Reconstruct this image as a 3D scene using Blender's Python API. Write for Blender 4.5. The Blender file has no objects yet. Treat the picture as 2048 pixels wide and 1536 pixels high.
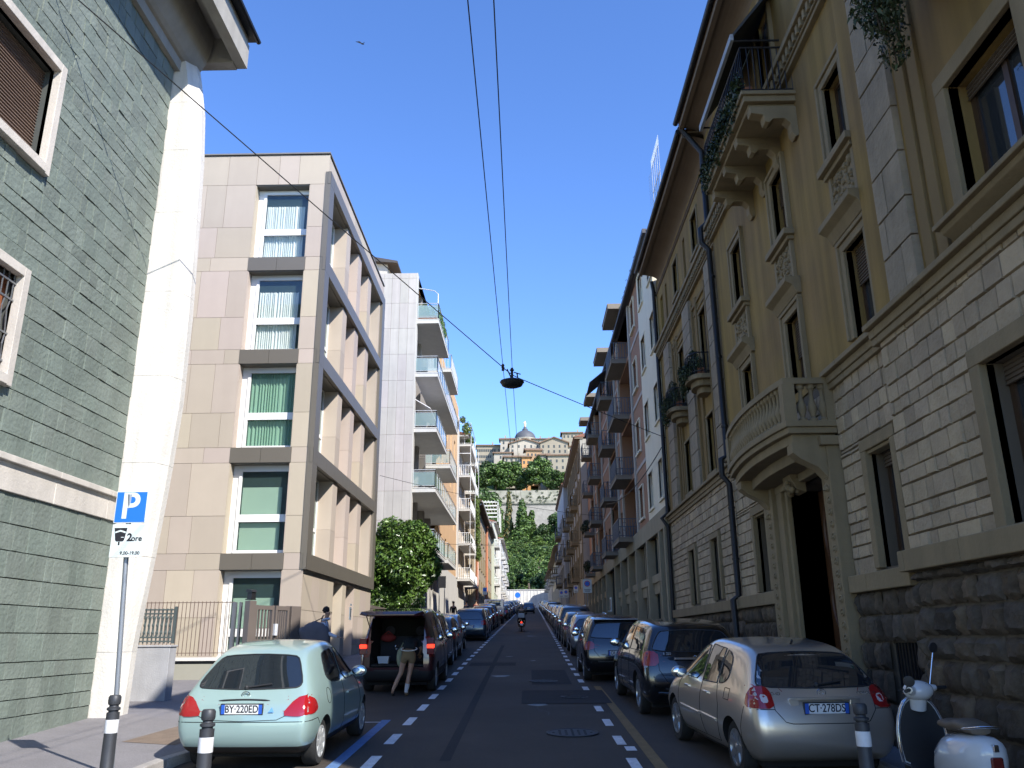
import bpy, bmesh, math, random
from mathutils import Vector, Matrix
from mathutils.bvhtree import BVHTree
from mathutils.geometry import delaunay_2d_cdt, tessellate_polygon
import numpy as np
R_ = math.radians
SC = bpy.context.scene
COL = SC.collection
K = 0.0442                       # the street climbs 4.4 %
def gz(y): return K * y
# ---------------------------------------------------------------- camera, sky, sun, exposure
cd = bpy.data.cameras.new('camera'); cam = bpy.data.objects.new('camera', cd); COL.objects.link(cam); SC.camera = cam
cd.lens = 1656 / 2048 * 36; cd.sensor_width = 36; cd.clip_start = 0.05; cd.clip_end = 3000
cr = Vector((0.99981605, 0.01789683, -0.00689701)); cu = Vector((0.01183502, -0.29269971, 0.95613117)); cb = Vector((0.01509296, -0.95603692, -0.29285768))
cam.matrix_world = Matrix(((cr.x, cu.x, cb.x, 0), (cr.y, cu.y, cb.y, 0), (cr.z, cu.z, cb.z, 2.1), (0, 0, 0, 1)))
SUN_AZ = math.atan2(0.67, -0.74); SUN_EL = R_(39.7)
w = bpy.data.worlds.new('World'); SC.world = w; w.use_nodes = True
nt = w.node_tree; nt.nodes.clear()
sky = nt.nodes.new('ShaderNodeTexSky'); sky.sky_type = 'NISHITA'; sky.sun_disc = False
sky.sun_elevation = SUN_EL; sky.sun_rotation = SUN_AZ; sky.altitude = 300; sky.air_density = 0.78; sky.dust_density = 0.0; sky.ozone_density = 3.0
bg = nt.nodes.new('ShaderNodeBackground'); bg.inputs[1].default_value = 0.115
hs = nt.nodes.new('ShaderNodeHueSaturation'); hs.inputs['Hue'].default_value = 0.509; hs.inputs['Saturation'].default_value = 1.16; hs.inputs['Value'].default_value = 1.88
wo = nt.nodes.new('ShaderNodeOutputWorld')
nt.links.new(sky.outputs[0], hs.inputs['Color']); nt.links.new(hs.outputs[0], bg.inputs[0]); nt.links.new(bg.outputs[0], wo.inputs[0])
sl = bpy.data.lights.new('sun', 'SUN'); sl.energy = 4.7; sl.angle = R_(0.53); sl.color = (1.0, 0.95, 0.87)
so = bpy.data.objects.new('sun', sl); COL.objects.link(so)
sd = Vector((math.sin(SUN_AZ) * math.cos(SUN_EL), math.cos(SUN_AZ) * math.cos(SUN_EL), math.sin(SUN_EL)))
so.rotation_euler = sd.to_track_quat('Z', 'Y').to_euler(); so.location = (20, -30, 40)
SC.view_settings.view_transform = 'Standard'; SC.view_settings.look = 'None'; SC.view_settings.gamma = 1; SC.view_settings.use_curve_mapping = False
SC.view_settings.exposure = 0.85
SC.render.engine = 'CYCLES'
SC.cycles.max_bounces = 6; SC.cycles.diffuse_bounces = 4; SC.cycles.glossy_bounces = 4; SC.cycles.transmission_bounces = 4; SC.cycles.transparent_max_bounces = 8
SC.cycles.use_denoising = True
# ---------------------------------------------------------------- materials
MC = {}
def M(name, col, rough=0.75, metal=0.0, var=0.12, vs=1.5, bump=0.0, bs=30, island=0.0, streak=0.0, spec=0.4, coat=0.0, emit=0.0, col2=None, hue=0.0, grain=0.0):
    if name in MC: return MC[name]
    m = bpy.data.materials.new(name); m.use_nodes = True; t = m.node_tree; N = t.nodes; L = t.links
    b = N['Principled BSDF']; MC[name] = m
    b.inputs['Roughness'].default_value = rough; b.inputs['Metallic'].default_value = metal
    b.inputs['Specular IOR Level'].default_value = spec; b.inputs['Coat Weight'].default_value = coat; b.inputs['Coat Roughness'].default_value = 0.03
    tc = N.new('ShaderNodeTexCoord'); c = (*col, 1)
    last = None
    def mixmul(prev, fac_socket, lo, hi):
        mr = N.new('ShaderNodeMapRange'); mr.inputs[3].default_value = lo; mr.inputs[4].default_value = hi; L.new(fac_socket, mr.inputs[0])
        hv = N.new('ShaderNodeHueSaturation'); L.new(mr.outputs[0], hv.inputs['Value'])
        if prev is None: hv.inputs['Color'].default_value = c
        else: L.new(prev, hv.inputs['Color'])
        return hv.outputs[0]
    if col2:
        mx = N.new('ShaderNodeMix'); mx.data_type = 'RGBA'; mx.inputs[6].default_value = c; mx.inputs[7].default_value = (*col2, 1)
        if island:
            g = N.new('ShaderNodeNewGeometry'); L.new(g.outputs['Random Per Island'], mx.inputs[0])
        else:
            n = N.new('ShaderNodeTexNoise'); n.inputs['Scale'].default_value = vs * .6; n.inputs['Detail'].default_value = 5; L.new(tc.outputs['Object'], n.inputs[0])
            mr = N.new('ShaderNodeMapRange'); mr.inputs[1].default_value = .4; mr.inputs[2].default_value = .6; L.new(n.outputs[0], mr.inputs[0]); L.new(mr.outputs[0], mx.inputs[0])
        last = mx.outputs[2]
    if island:
        g = N.new('ShaderNodeNewGeometry')
        wn = N.new('ShaderNodeTexWhiteNoise'); wn.noise_dimensions = '1D'; L.new(g.outputs['Random Per Island'], wn.inputs['W'])
        last = mixmul(last, wn.outputs['Value'], 1 - island, 1 + island)
    if var:
        n = N.new('ShaderNodeTexNoise'); n.inputs['Scale'].default_value = vs; n.inputs['Detail'].default_value = 8; n.inputs['Roughness'].default_value = .65
        L.new(tc.outputs['Object'], n.inputs[0]); last = mixmul(last, n.outputs[0], 1 - var * 2.2, 1 + var * 2.2)
    if grain:
        n = N.new('ShaderNodeTexNoise'); n.inputs['Scale'].default_value = 60; n.inputs['Detail'].default_value = 3
        L.new(tc.outputs['Object'], n.inputs[0]); last = mixmul(last, n.outputs[0], 1 - grain * 2, 1 + grain * 2)
    if streak:
        mp = N.new('ShaderNodeMapping'); mp.inputs['Scale'].default_value = (3.5, 3.5, .22); L.new(tc.outputs['Object'], mp.inputs[0])
        n = N.new('ShaderNodeTexNoise'); n.inputs['Scale'].default_value = 1; n.inputs['Detail'].default_value = 6; L.new(mp.outputs[0], n.inputs[0])
        last = mixmul(last, n.outputs[0], 1 - streak * 2, 1 + streak * 2)
    if last is not None: L.new(last, b.inputs['Base Color'])
    else: b.inputs['Base Color'].default_value = c
    if bump:
        n = N.new('ShaderNodeTexNoise'); n.inputs['Scale'].default_value = bs; n.inputs['Detail'].default_value = 8; L.new(tc.outputs['Object'], n.inputs[0])
        bp = N.new('ShaderNodeBump'); bp.inputs['Strength'].default_value = bump; bp.inputs['Distance'].default_value = .02; L.new(n.outputs[0], bp.inputs['Height']); L.new(bp.outputs[0], b.inputs['Normal'])
    if emit:
        b.inputs['Emission Color'].default_value = c; b.inputs['Emission Strength'].default_value = emit
    return m
def glassmat(name, col=(.02, .025, .03), rough=.04, spec=.9, var=0, bump=0):
    m = M(name, col, rough=rough, var=var, spec=spec)
    b = m.node_tree.nodes['Principled BSDF']; b.inputs['IOR'].default_value = 1.6
    if bump:
        N = m.node_tree.nodes; L = m.node_tree.links
        n = N.new('ShaderNodeTexNoise'); n.inputs['Scale'].default_value = .8; bp = N.new('ShaderNodeBump'); bp.inputs['Strength'].default_value = bump; bp.inputs['Distance'].default_value = .05
        tc = N.new('ShaderNodeTexCoord'); L.new(tc.outputs['Object'], n.inputs[0]); L.new(n.outputs[0], bp.inputs['Height']); L.new(bp.outputs[0], b.inputs['Normal'])
    return m
def clearglass(name, tint=(.8, .95, .9), alpha=.25):
    m = M(name, tint, rough=.03, var=0, spec=.8); m.node_tree.nodes['Principled BSDF'].inputs['Alpha'].default_value = alpha
    return m
# ---------------------------------------------------------------- mesh builder
class FR:                                    # facade frame: s along, d outward, z up
    def __init__(f, o, S, N): f.o = Vector(o); f.S = Vector(S); f.N = Vector(N)
    def __call__(f, s, d, z): return f.o + f.S * s + f.N * d + Vector((0, 0, z))
W_ = FR((0, 0, 0), (1, 0, 0), (0, 1, 0))     # plain world axes: s=x, d=y
ORG = {}
class MB:
    def __init__(s, fr=W_): s.v = []; s.f = []; s.m = []; s.fr = fr; s.mi = 0; s.sm = False
    def add(s, pts, faces, tr=True):
        b = len(s.v)
        for p in pts: s.v.append(tuple(s.fr(*p)) if tr else tuple(p))
        for f in faces: s.f.append(tuple(i + b for i in f)); s.m.append(s.mi)
    def quad(s, *pts): s.add(pts, [tuple(range(len(pts)))])
    def box(s, a, b, c, d, e, f):
        s.add([(a, c, e), (b, c, e), (b, d, e), (a, d, e), (a, c, f), (b, c, f), (b, d, f), (a, d, f)],
              [(0, 3, 2, 1), (4, 5, 6, 7), (0, 1, 5, 4), (1, 2, 6, 5), (2, 3, 7, 6), (3, 0, 4, 7)])
    def prism(s, poly, ax, a, b):            # poly: 2-D outline; ax: axis extruded ('s','d','z')
        def P(u, v, w): return {'s': (w, u, v), 'd': (u, w, v), 'z': (u, v, w)}[ax]
        n = len(poly); s.add([P(u, v, a) for u, v in poly] + [P(u, v, b) for u, v in poly],
              [tuple(range(n))[::-1], tuple(range(n, 2 * n))] + [(i, (i + 1) % n, n + (i + 1) % n, n + i) for i in range(n)])
    def tube(s, pts, r, n=6, closed=False, cap=True, tr=True):
        P = [Vector(s.fr(*p)) if tr else Vector(p) for p in pts]; b = len(s.v); m = len(P)
        rr = r if isinstance(r, (list, tuple)) else [r] * m
        up = Vector((0, 0, 1)); prev = None
        for i, p in enumerate(P):
            a = P[i - 1] if i > 0 or closed else P[0]; c = P[(i + 1) % m] if i < m - 1 or closed else P[-1]
            t = (c - a); t = t.normalized() if t.length > 1e-9 else up
            if prev is None: x = t.cross(up if abs(t.z) < .95 else Vector((1, 0, 0))).normalized()
            else:
                x = prev - t * prev.dot(t); x = x.normalized() if x.length > 1e-6 else t.cross(up).normalized()
            prev = x; y = t.cross(x)
            for k in range(n):
                q = p + (x * math.cos(2 * math.pi * k / n) + y * math.sin(2 * math.pi * k / n)) * rr[i]; s.v.append(tuple(q))
        for i in range(m if closed else m - 1):
            j = (i + 1) % m
            for k in range(n): s.f.append((b + i * n + k, b + i * n + (k + 1) % n, b + j * n + (k + 1) % n, b + j * n + k)); s.m.append(s.mi)
        if cap and not closed: s.f.append(tuple(b + k for k in range(n))[::-1]); s.m.append(s.mi); s.f.append(tuple(b + (m - 1) * n + k for k in range(n))); s.m.append(s.mi)
    def lathe(s, prof, c, n=16, axis='z'):   # prof [(r, h)] round c
        b = len(s.v)
        for r, h in prof:
            for k in range(n):
                a = 2 * math.pi * k / n; u, v = r * math.cos(a), r * math.sin(a)
                p = {'z': (u, v, h), 's': (h, u, v), 'd': (u, h, v)}[axis]
                s.v.append(tuple(s.fr(c[0] + p[0], c[1] + p[1], c[2] + p[2])))
        for i in range(len(prof) - 1):
            for k in range(n): s.f.append((b + i * n + k, b + i * n + (k + 1) % n, b + (i + 1) * n + (k + 1) % n, b + (i + 1) * n + k)); s.m.append(s.mi)
        s.f.append(tuple(b + k for k in range(n))[::-1]); s.m.append(s.mi)
        s.f.append(tuple(b + (len(prof) - 1) * n + k for k in range(n))); s.m.append(s.mi)
    def ball(s, c, r, nu=10, nv=7):
        if not isinstance(r, (tuple, list)): r = (r, r, r)
        pr = []; b = len(s.v)
        for j in range(nv + 1):
            ph = math.pi * j / nv
            for k in range(nu):
                a = 2 * math.pi * k / nu; s.v.append(tuple(s.fr(c[0] + r[0] * math.sin(ph) * math.cos(a), c[1] + r[1] * math.sin(ph) * math.sin(a), c[2] + r[2] * math.cos(ph))))
        for j in range(nv):
            for k in range(nu): s.f.append((b + j * nu + k, b + j * nu + (k + 1) % nu, b + (j + 1) * nu + (k + 1) % nu, b + (j + 1) * nu + k)); s.m.append(s.mi)
    def build(s, name, mats, parent=None, smooth=None, bevel=0, loc=None):
        if not isinstance(mats, (list, tuple)): mats = [mats]
        o0 = Vector(loc) if loc is not None else (ORG.get(parent.name, Vector((0, 0, 0))) if parent else Vector((0, 0, 0)))
        me = bpy.data.meshes.new(name)
        me.from_pydata([(x - o0.x, y - o0.y, z - o0.z) for x, y, z in s.v], [], s.f)
        for m in mats: me.materials.append(m)
        if len(mats) > 1: me.polygons.foreach_set('material_index', s.m)
        bm = bmesh.new(); bm.from_mesh(me); bmesh.ops.recalc_face_normals(bm, faces=bm.faces); bm.to_mesh(me); bm.free()
        o = bpy.data.objects.new(name, me); COL.objects.link(o)
        if parent: o.parent = parent; ORG[o.name] = o0
        elif loc is not None: o.location = o0
        if not parent: ORG[o.name] = o0
        if smooth or s.sm: shade(me, smooth or 40)
        if bevel:
            bv = o.modifiers.new('b', 'BEVEL'); bv.width = bevel; bv.segments = 2; bv.limit_method = 'ANGLE'
        return o
def shade(me, ang=40):
    me.polygons.foreach_set('use_smooth', [True] * len(me.polygons))
    try: me.set_sharp_from_angle(angle=R_(ang))
    except Exception: pass
def tag(o, label=None, cat=None, group=None, kind=None):
    if label: o['label'] = label
    if cat: o['category'] = cat
    if group: o['group'] = group
    if kind: o['kind'] = kind
    return o
def thing(name, loc, label, cat, group=None, rot=None):
    o = bpy.data.objects.new(name, None); COL.objects.link(o); o.location = loc; o.empty_display_size = .2
    if rot: o.rotation_euler = rot
    ORG[o.name] = Vector((0, 0, 0)) if rot is not None else Vector(loc)
    return tag(o, label, cat, group)
def kids(o): return [c for c in o.children]
def dup(root, loc, rot=None, label=None, group=None, scale=None):
    def rec(o, par):
        c = o.copy(); COL.objects.link(c)
        if par: c.parent = par
        for ch in list(o.children): rec(ch, c)
        return c
    r = rec(root, None); r.location = loc
    if rot is not None: r.rotation_euler = rot
    if scale is not None: r.scale = scale
    if label: r['label'] = label
    if group: r['group'] = group
    return r
def text(name, body, size, mat, parent, mw, extr=.002, align='CENTER', sx=1.0, bold=0.0):
    cu_ = bpy.data.curves.new(name, 'FONT'); cu_.body = body; cu_.size = size; cu_.extrude = extr; cu_.align_x = align; cu_.align_y = 'CENTER'; cu_.offset = bold
    t = bpy.data.objects.new('tmp', cu_); COL.objects.link(t)
    dg = bpy.context.evaluated_depsgraph_get(); me = bpy.data.meshes.new_from_object(t.evaluated_get(dg))
    bpy.data.objects.remove(t); me.materials.clear(); me.materials.append(mat)
    o0 = ORG.get(parent.name, Vector((0, 0, 0))); me.transform(Matrix.Translation(-o0) @ mw @ Matrix.Diagonal((sx, 1, 1, 1)))
    o = bpy.data.objects.new(name, me); COL.objects.link(o); o.parent = parent; ORG[o.name] = o0
    return o
def face_mat(p, right, up):                  # text plane at p with given right and up directions
    r = Vector(right).normalized(); u = Vector(up).normalized(); n = r.cross(u)
    return Matrix(((r.x, u.x, n.x, p[0]), (r.y, u.y, n.y, p[1]), (r.z, u.z, n.z, p[2]), (0, 0, 0, 1)))
# ---------------------------------------------------------------- facade tools
def wall(mb, s0, s1, z0, z1, holes=(), d=0.0, depth=.25):
    S = sorted({s0, s1, *[h[0] for h in holes], *[h[1] for h in holes]}); Z = sorted({z0, z1, *[h[2] for h in holes], *[h[3] for h in holes]})
    S = [x for x in S if s0 <= x <= s1]; Z = [x for x in Z if z0 <= x <= z1]
    for i in range(len(S) - 1):
        for j in range(len(Z) - 1):
            a, b, c, e = S[i], S[i + 1], Z[j], Z[j + 1]; ms, mz = (a + b) / 2, (c + e) / 2
            if any(h[0] < ms < h[1] and h[2] < mz < h[3] for h in holes): continue
            mb.quad((a, d, c), (b, d, c), (b, d, e), (a, d, e))
    for h in holes:
        a, b, c, e = h[:4]; k = h[4] if len(h) > 4 else depth
        mb.quad((a, d, c), (a, d - k, c), (a, d - k, e), (a, d, e)); mb.quad((b, d, c), (b, d - k, c), (b, d - k, e), (b, d, e))
        mb.quad((a, d, e), (b, d, e), (b, d - k, e), (a, d - k, e)); mb.quad((a, d, c), (b, d, c), (b, d - k, c), (a, d - k, c))
def blocks(mb, s0, s1, z0, z1, holes, rh, wmin, wmax, d, rnd, joint=.008, rough=0.0, out=.02, bev=.012, th=.05, tilt=0.0):
    z = z0
    while z < z1 - .02:
        h = min(rh * rnd.uniform(.72, 1.3), z1 - z); zt = z + h
        if z1 - zt < rh * .35: zt = z1
        # break rows at hole edges
        for hh in holes:
            for e in (hh[2], hh[3]):
                if z + .04 < e < zt - .04: zt = e if e - z > .06 else zt
        mz = (z + zt) / 2; iv = [(s0, s1)]
        for hh in holes:
            if hh[2] < mz < hh[3]:
                nv = []
                for a, b in iv:
                    if hh[1] <= a or hh[0] >= b: nv.append((a, b)); continue
                    if hh[0] > a: nv.append((a, hh[0]))
                    if hh[1] < b: nv.append((hh[1], b))
                iv = nv
        for a, b in iv:
            s = a
            while s < b - .01:
                e = s + rnd.uniform(wmin, wmax)
                if b - e < wmin * .6: e = b
                o = d + rnd.uniform(0, out); j = joint
                x0, x1, y0, y1 = s + j, e - j, z + j, zt - j
                if x1 - x0 > .02 and y1 - y0 > .02:
                    if rough:
                        n1, n2 = max(5, int((x1 - x0) / .055)), max(4, int((y1 - y0) / .055)); pts = []; fs = []; ph = rnd.uniform(0, 9); tx, ty = rnd.uniform(-.5, .5), rnd.uniform(-.5, .5)
                        for q in range(n2 + 1):
                            for p in range(n1 + 1):
                                u, v = p / n1, q / n2; edge = p in (0, n1) or q in (0, n2); e_ = min(u, 1 - u, .22) / .22 * min(v, 1 - v, .25) / .25
                                nz = .5 + .28 * math.sin(u * 5 + ph) * math.cos(v * 4 + ph * 2) + .30 * rnd.uniform(-1, 1) + tx * (u - .5) + ty * (v - .5)
                                dd = d - .0 if edge else o + rough * (.12 + .22 * e_ ** .5 + .70 * nz * e_ ** .25)
                                pts.append((x0 + (x1 - x0) * u + (rnd.uniform(-.01, .01)), dd, y0 + (y1 - y0) * v + (rnd.uniform(-.01, .01))))
                        for q in range(n2):
                            for p in range(n1): i0 = q * (n1 + 1) + p; fs.append((i0, i0 + 1, i0 + n1 + 2, i0 + n1 + 1))
                        mb.add(pts, fs)
                    else:
                        bb = min(bev, (x1 - x0) / 4, (y1 - y0) / 4); t1 = rnd.uniform(-tilt, tilt); t2 = rnd.uniform(-tilt, tilt); w1 = rnd.uniform(-tilt, tilt) * .5
                        mb.add([(x0, d - th, y0), (x1, d - th, y0), (x1, d - th, y1), (x0, d - th, y1),
                                (x0 + bb, o + t1, y0 + bb + w1), (x1 - bb, o + t2, y0 + bb - w1), (x1 - bb, o - t1 * .5, y1 - bb), (x0 + bb, o - t2 * .5, y1 - bb)],
                               [(4, 5, 6, 7), (0, 1, 5, 4), (1, 2, 6, 5), (2, 3, 7, 6), (3, 0, 4, 7)])
                s = e
        z = zt
def surround(mb, a, b, c, e, w, d0, d1, sill=True, step=0):
    mb.box(a - w, a, d0, d1, c, e); mb.box(b, b + w, d0, d1, c, e); mb.box(a - w - .002, b + w + .002, d0, d1 + .004, e, e + w)
    if step: mb.box(a - w - .05, b + w + .05, d0, d1 + .05, e + w, e + w + .06); 
    if sill: mb.box(a - w - .05, b + w + .05, d0, d1 + .06, c - .1, c)
def sash(fr, root, a, b, c, e, d, fmat, gmat, fw=.06, mull=1, trans=0, shut=0.0, smat=None, name='window', curtain=None, half=False):
    """a window unit filling the opening a..b, c..e at depth d: frame (part), pane and blind (sub-parts)"""
    f = MB(fr); t = .05
    f.box(a, a + fw, d, d + t, c, e); f.box(b - fw, b, d, d + t, c, e); f.box(a + fw, b - fw, d, d + t, c, c + fw); f.box(a + fw, b - fw, d, d + t, e - fw, e)
    for k in range(mull):
        x = a + (b - a) * (k + 1) / (mull + 1); f.box(x - fw * .5, x + fw * .5, d + .001, d + t - .001, c + fw, e - fw)
    if trans: f.box(a + fw, b - fw, d + .002, d + t + .002, trans - fw * .7, trans + fw * .7)
    o = f.build(name, fmat, root)
    g = MB(fr); g.quad((a + fw * .5, d + .02, c + fw * .5), (b - fw * .5, d + .02, c + fw * .5), (b - fw * .5, d + .02, e - fw * .5), (a + fw * .5, d + .02, e - fw * .5)); g.build('pane', gmat, o)
    if shut:
        s = MB(fr); z = e; zz = e - (e - c) * shut
        while z > zz:
            s.add([(a + .02, d + t + .02, z), (b - .02, d + t + .02, z), (b - .02, d + t + .045, z - .045), (a + .02, d + t + .045, z - .045), (a + .02, d + t + .022, z - .05), (b - .02, d + t + .022, z - .05)], [(0, 1, 2, 3), (3, 2, 5, 4)]); z -= .05
        s.build('roller_blind', smat, o)
    return o
def leafcloud(name, lobes, n, size, mats, seed, parent=None, loc=None, shell=.55, droop=0.0, asp=.5, split=.5):
    rs = np.random.RandomState(seed); C = np.array([l[0] for l in lobes], float); Rr = np.array([l[1] if isinstance(l[1], (tuple, list)) else (l[1],) * 3 for l in lobes], float)
    vol = Rr.prod(1) ** .8; pick = rs.choice(len(lobes), n, p=vol / vol.sum())
    dr = rs.normal(size=(n, 3)); dr /= np.linalg.norm(dr, axis=1)[:, None]
    rad = (shell + (1 - shell) * rs.rand(n) ** .5); rad *= 1 + .12 * np.sin(dr[:, 0] * 7 + pick) * np.cos(dr[:, 2] * 6 + pick * 2)
    P = C[pick] + dr * rad[:, None] * Rr[pick]
    nrm = dr * .6 + rs.normal(size=(n, 3)) * .6 + np.array([0, 0, .35]); nrm /= np.linalg.norm(nrm, axis=1)[:, None]
    t = np.cross(nrm, rs.normal(size=(n, 3))); t /= np.linalg.norm(t, axis=1)[:, None] + 1e-9; u = np.cross(nrm, t)
    s = size * (.6 + .8 * rs.rand(n))[:, None]
    a = P - t * s * .5; b = P + u * s * asp * .5 + nrm * s * .1; c = P + t * s * .5 - np.array([0, 0, 1]) * s * droop; d = P - u * s * asp * .5 + nrm * s * .1
    V = np.stack([a, b, c, d], 1).reshape(-1, 3)
    o0 = np.array(loc if loc is not None else (ORG[parent.name] if parent else (0, 0, 0)), float); V = V - o0
    me = bpy.data.meshes.new(name); me.vertices.add(4 * n); me.vertices.foreach_set('co', V.ravel()); me.loops.add(4 * n); me.loops.foreach_set('vertex_index', np.arange(4 * n, dtype=np.int32))
    me.polygons.add(n); me.polygons.foreach_set('loop_start', np.arange(0, 4 * n, 4, dtype=np.int32)); me.polygons.foreach_set('loop_total', np.full(n, 4, dtype=np.int32))
    if not isinstance(mats, (list, tuple)): mats = [mats]
    for m in mats: me.materials.append(m)
    if len(mats) > 1: me.polygons.foreach_set('material_index', rs.choice(len(mats), n, p=[split] + [(1 - split) / (len(mats) - 1)] * (len(mats) - 1)).astype(np.int32))
    me.update(); me.validate(); o = bpy.data.objects.new(name, me); COL.objects.link(o)
    if parent: o.parent = parent; ORG[o.name] = Vector(o0)
    elif loc is not None: o.location = loc
    return o
def leafmat(name, col, col2=None, tr=.25, rough=.5, spec=.4):
    m = M(name, col, rough=rough, var=.0, island=.35, col2=col2, spec=spec)
    return m
RAIL = 0

def split(o, name, tol=.05):
    """cut a mesh into its spatially separate pieces, each an object of its own with the same parent"""
    me = o.data; n = len(me.vertices); E = np.empty(len(me.edges) * 2, np.int32); me.edges.foreach_get('vertices', E); E = E.reshape(-1, 2); co = np.empty(n * 3); me.vertices.foreach_get('co', co); co = co.reshape(-1, 3)
    lab = np.arange(n)
    while True:
        l2 = lab.copy(); np.minimum.at(l2, E[:, 0], lab[E[:, 1]]); np.minimum.at(l2, E[:, 1], lab[E[:, 0]]); l2 = l2[l2]
        if (l2 == lab).all(): break
        lab = l2
    u, inv = np.unique(lab, return_inverse=True); k = len(u); lo = np.full((k, 3), 1e9); hi = -lo; np.minimum.at(lo, inv, co); np.maximum.at(hi, inv, co); par = list(range(k))
    def find(i):
        while par[i] != i: par[i] = par[par[i]]; i = par[i]
        return i
    for i in range(k):
        g = np.maximum(0, np.maximum(lo[i] - hi[i + 1:], lo[i + 1:] - hi[i])).max(1); 
        for j in np.nonzero(g <= tol)[0]: a, b = find(i), find(int(j) + i + 1); par[b] = a
    cl = np.array([find(i) for i in range(k)])[inv]; ids = np.unique(cl)
    o.name = name
    if len(ids) < 2: return [o]
    out = [o]; base = me.copy()
    for q in ids:
        bm = bmesh.new(); bm.from_mesh(base); bm.verts.ensure_lookup_table(); bmesh.ops.delete(bm, geom=[bm.verts[i] for i in np.nonzero(cl != q)[0]], context='VERTS')
        m2 = bpy.data.meshes.new(name); bm.to_mesh(m2); bm.free(); [m2.materials.append(x) for x in base.materials]
        if q == ids[0]: o.data = m2
        else: c = o.copy(); c.data = m2; COL.objects.link(c); out.append(c); ORG[c.name] = ORG.get(o.name, Vector((0, 0, 0)))
    return out
# ================================================================ ground, road, pavements
rnd = random.Random(7)
asph = M('asphalt', (.060, .049, .040), rough=.8, var=.2, vs=.5, bump=.5, bs=140, grain=.3, spec=.35, col2=(.046, .038, .032))
asph2 = M('asphalt_patch', (.020, .020, .023), rough=.9, var=.2, vs=2, bump=.6, bs=90, grain=.2)
pave = M('pavement_asphalt', (.19, .18, .185), rough=.9, var=.13, vs=1.2, bump=.6, bs=110, grain=.25)
kerbm = M('kerb_granite', (.30, .28, .26), rough=.85, var=.2, vs=3, bump=.3, bs=60, grain=.2)
white_p = M('road_white', (.62, .62, .62), rough=.8, var=.22, vs=6, grain=.2)
blue_p = M('road_blue', (.09, .17, .33), rough=.8, var=.2, vs=5, grain=.2)
yel_p = M('road_yellow', (.20, .13, .055), rough=.85, var=.25, vs=5, grain=.2)
iron = M('cast_iron', (.03, .03, .033), rough=.6, var=.2, metal=.4)
def strip(mb, x0, x1, y0, y1, dz, n=1):
    for i in range(n):
        a = y0 + (y1 - y0) * i / n; b = y0 + (y1 - y0) * (i + 1) / n
        mb.quad((x0, a, gz(a) + dz), (x1, a, gz(a) + dz), (x1, b, gz(b) + dz), (x0, b, gz(b) + dz))
YE = 193
mb = MB(); mb.quad((-400, -60, gz(-60) - .35), (400, -60, gz(-60) - .35), (400, YE + 3, gz(YE + 3) - .35), (-400, YE + 3, gz(YE + 3) - .35)); tag(mb.build('ground', pave), kind='structure')
mb = MB(); strip(mb, -4.62, 4.32, -60, YE, 0, 1)
mb.quad((-60, -20, gz(-20) - .01), (60, -20, gz(-20) - .01), (60, 2.5, gz(2.5) - .01), (-60, 2.5, gz(2.5) - .01)); tag(mb.build('road', asph), kind='structure')
def pavement(name, outline, kerb):
    mb = MB(); n = len(outline)
    mb.add([(x, y, gz(y) + .12) for x, y in outline], [tuple(range(n))]); tag(mb.build(name, pave), kind='structure')
    mb = MB()
    for (a, b) in zip(kerb[:-1], kerb[1:]):
        L = math.dist(a, b); k = max(1, int(L / 1.0)) if a[1] < 60 else max(1, int(L / 6)); tx, ty = (b[0] - a[0]) / L, (b[1] - a[1]) / L; nx, ny = -ty, tx
        for i in range(k):
            u0 = i * L / k + .006; u1 = (i + 1) * L / k - .006
            P = lambda u, w, dz: (a[0] + tx * u + nx * w, a[1] + ty * u + ny * w, gz(a[1] + ty * u + ny * w) + dz)
            mb.add([P(u0, -.07, -.05), P(u1, -.07, -.05), P(u1, .07, -.05), P(u0, .07, -.05), P(u0, -.07, .125), P(u1, -.07, .125), P(u1, .07, .125), P(u0, .07, .125)],
                   [(0, 3, 2, 1), (4, 5, 6, 7), (0, 1, 5, 4), (1, 2, 6, 5), (2, 3, 7, 6), (3, 0, 4, 7)])
    tag(mb.build('kerb', kerbm, bevel=.012), kind='structure')
kl = [(-4.6, YE), (-4.6, 12.3), (-4.75, 11.6), (-4.8, 10.8), (-4.2, 10.0), (-3.0, 9.3), (-2.3, 8.6), (-2.2, 7.0), (-2.6, 5.2), (-4.0, 3.4), (-6.2, 2.7), (-60, 2.6)]
pavement('pavement', [(-60, 30), (-60, 2.6)] + kl[::-1][1:] + [(-9, YE)], kl)
kr = [(4.3, YE), (4.3, 10.6), (3.9, 9.9), (3.0, 9.4), (2.5, 8.8), (2.4, 7.0), (2.8, 5.2), (4.0, 3.6), (6.0, 2.7), (60, 2.6)]
pavement('pavement', [(60, 30), (60, 2.6)] + kr[::-1][1:] + [(9, YE)], kr)
def drift(y): return .0058 * max(0, y - 30)           # the street drifts a little to the right
def lstrip(mb, x0, x1, y0, y1, dz, n=1):
    for i in range(n):
        a = y0 + (y1 - y0) * i / n; b = y0 + (y1 - y0) * (i + 1) / n
        mb.quad((x0 + drift(a), a, gz(a) + dz), (x1 + drift(a), a, gz(a) + dz), (x1 + drift(b), b, gz(b) + dz), (x0 + drift(b), b, gz(b) + dz))
mb = MB()                                            # dashed edge lines of the lane, then the far solid ones
y = 9.55
while y < 84: lstrip(mb, -2.17, -2.02, y, y + .95, .004); y += 1.9
y = 11.35
ys = []
while y < 86: ys.append(y); y += 1.85
for i, y in enumerate(ys):
    if i in (4,): continue
    lstrip(mb, 1.30, 1.44, y, y + .8, .004)
lstrip(mb, 1.36, 1.48, 10.0, 10.6, .004); lstrip(mb, 1.38, 1.53, 12.7, 13.05, .0045)
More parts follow.
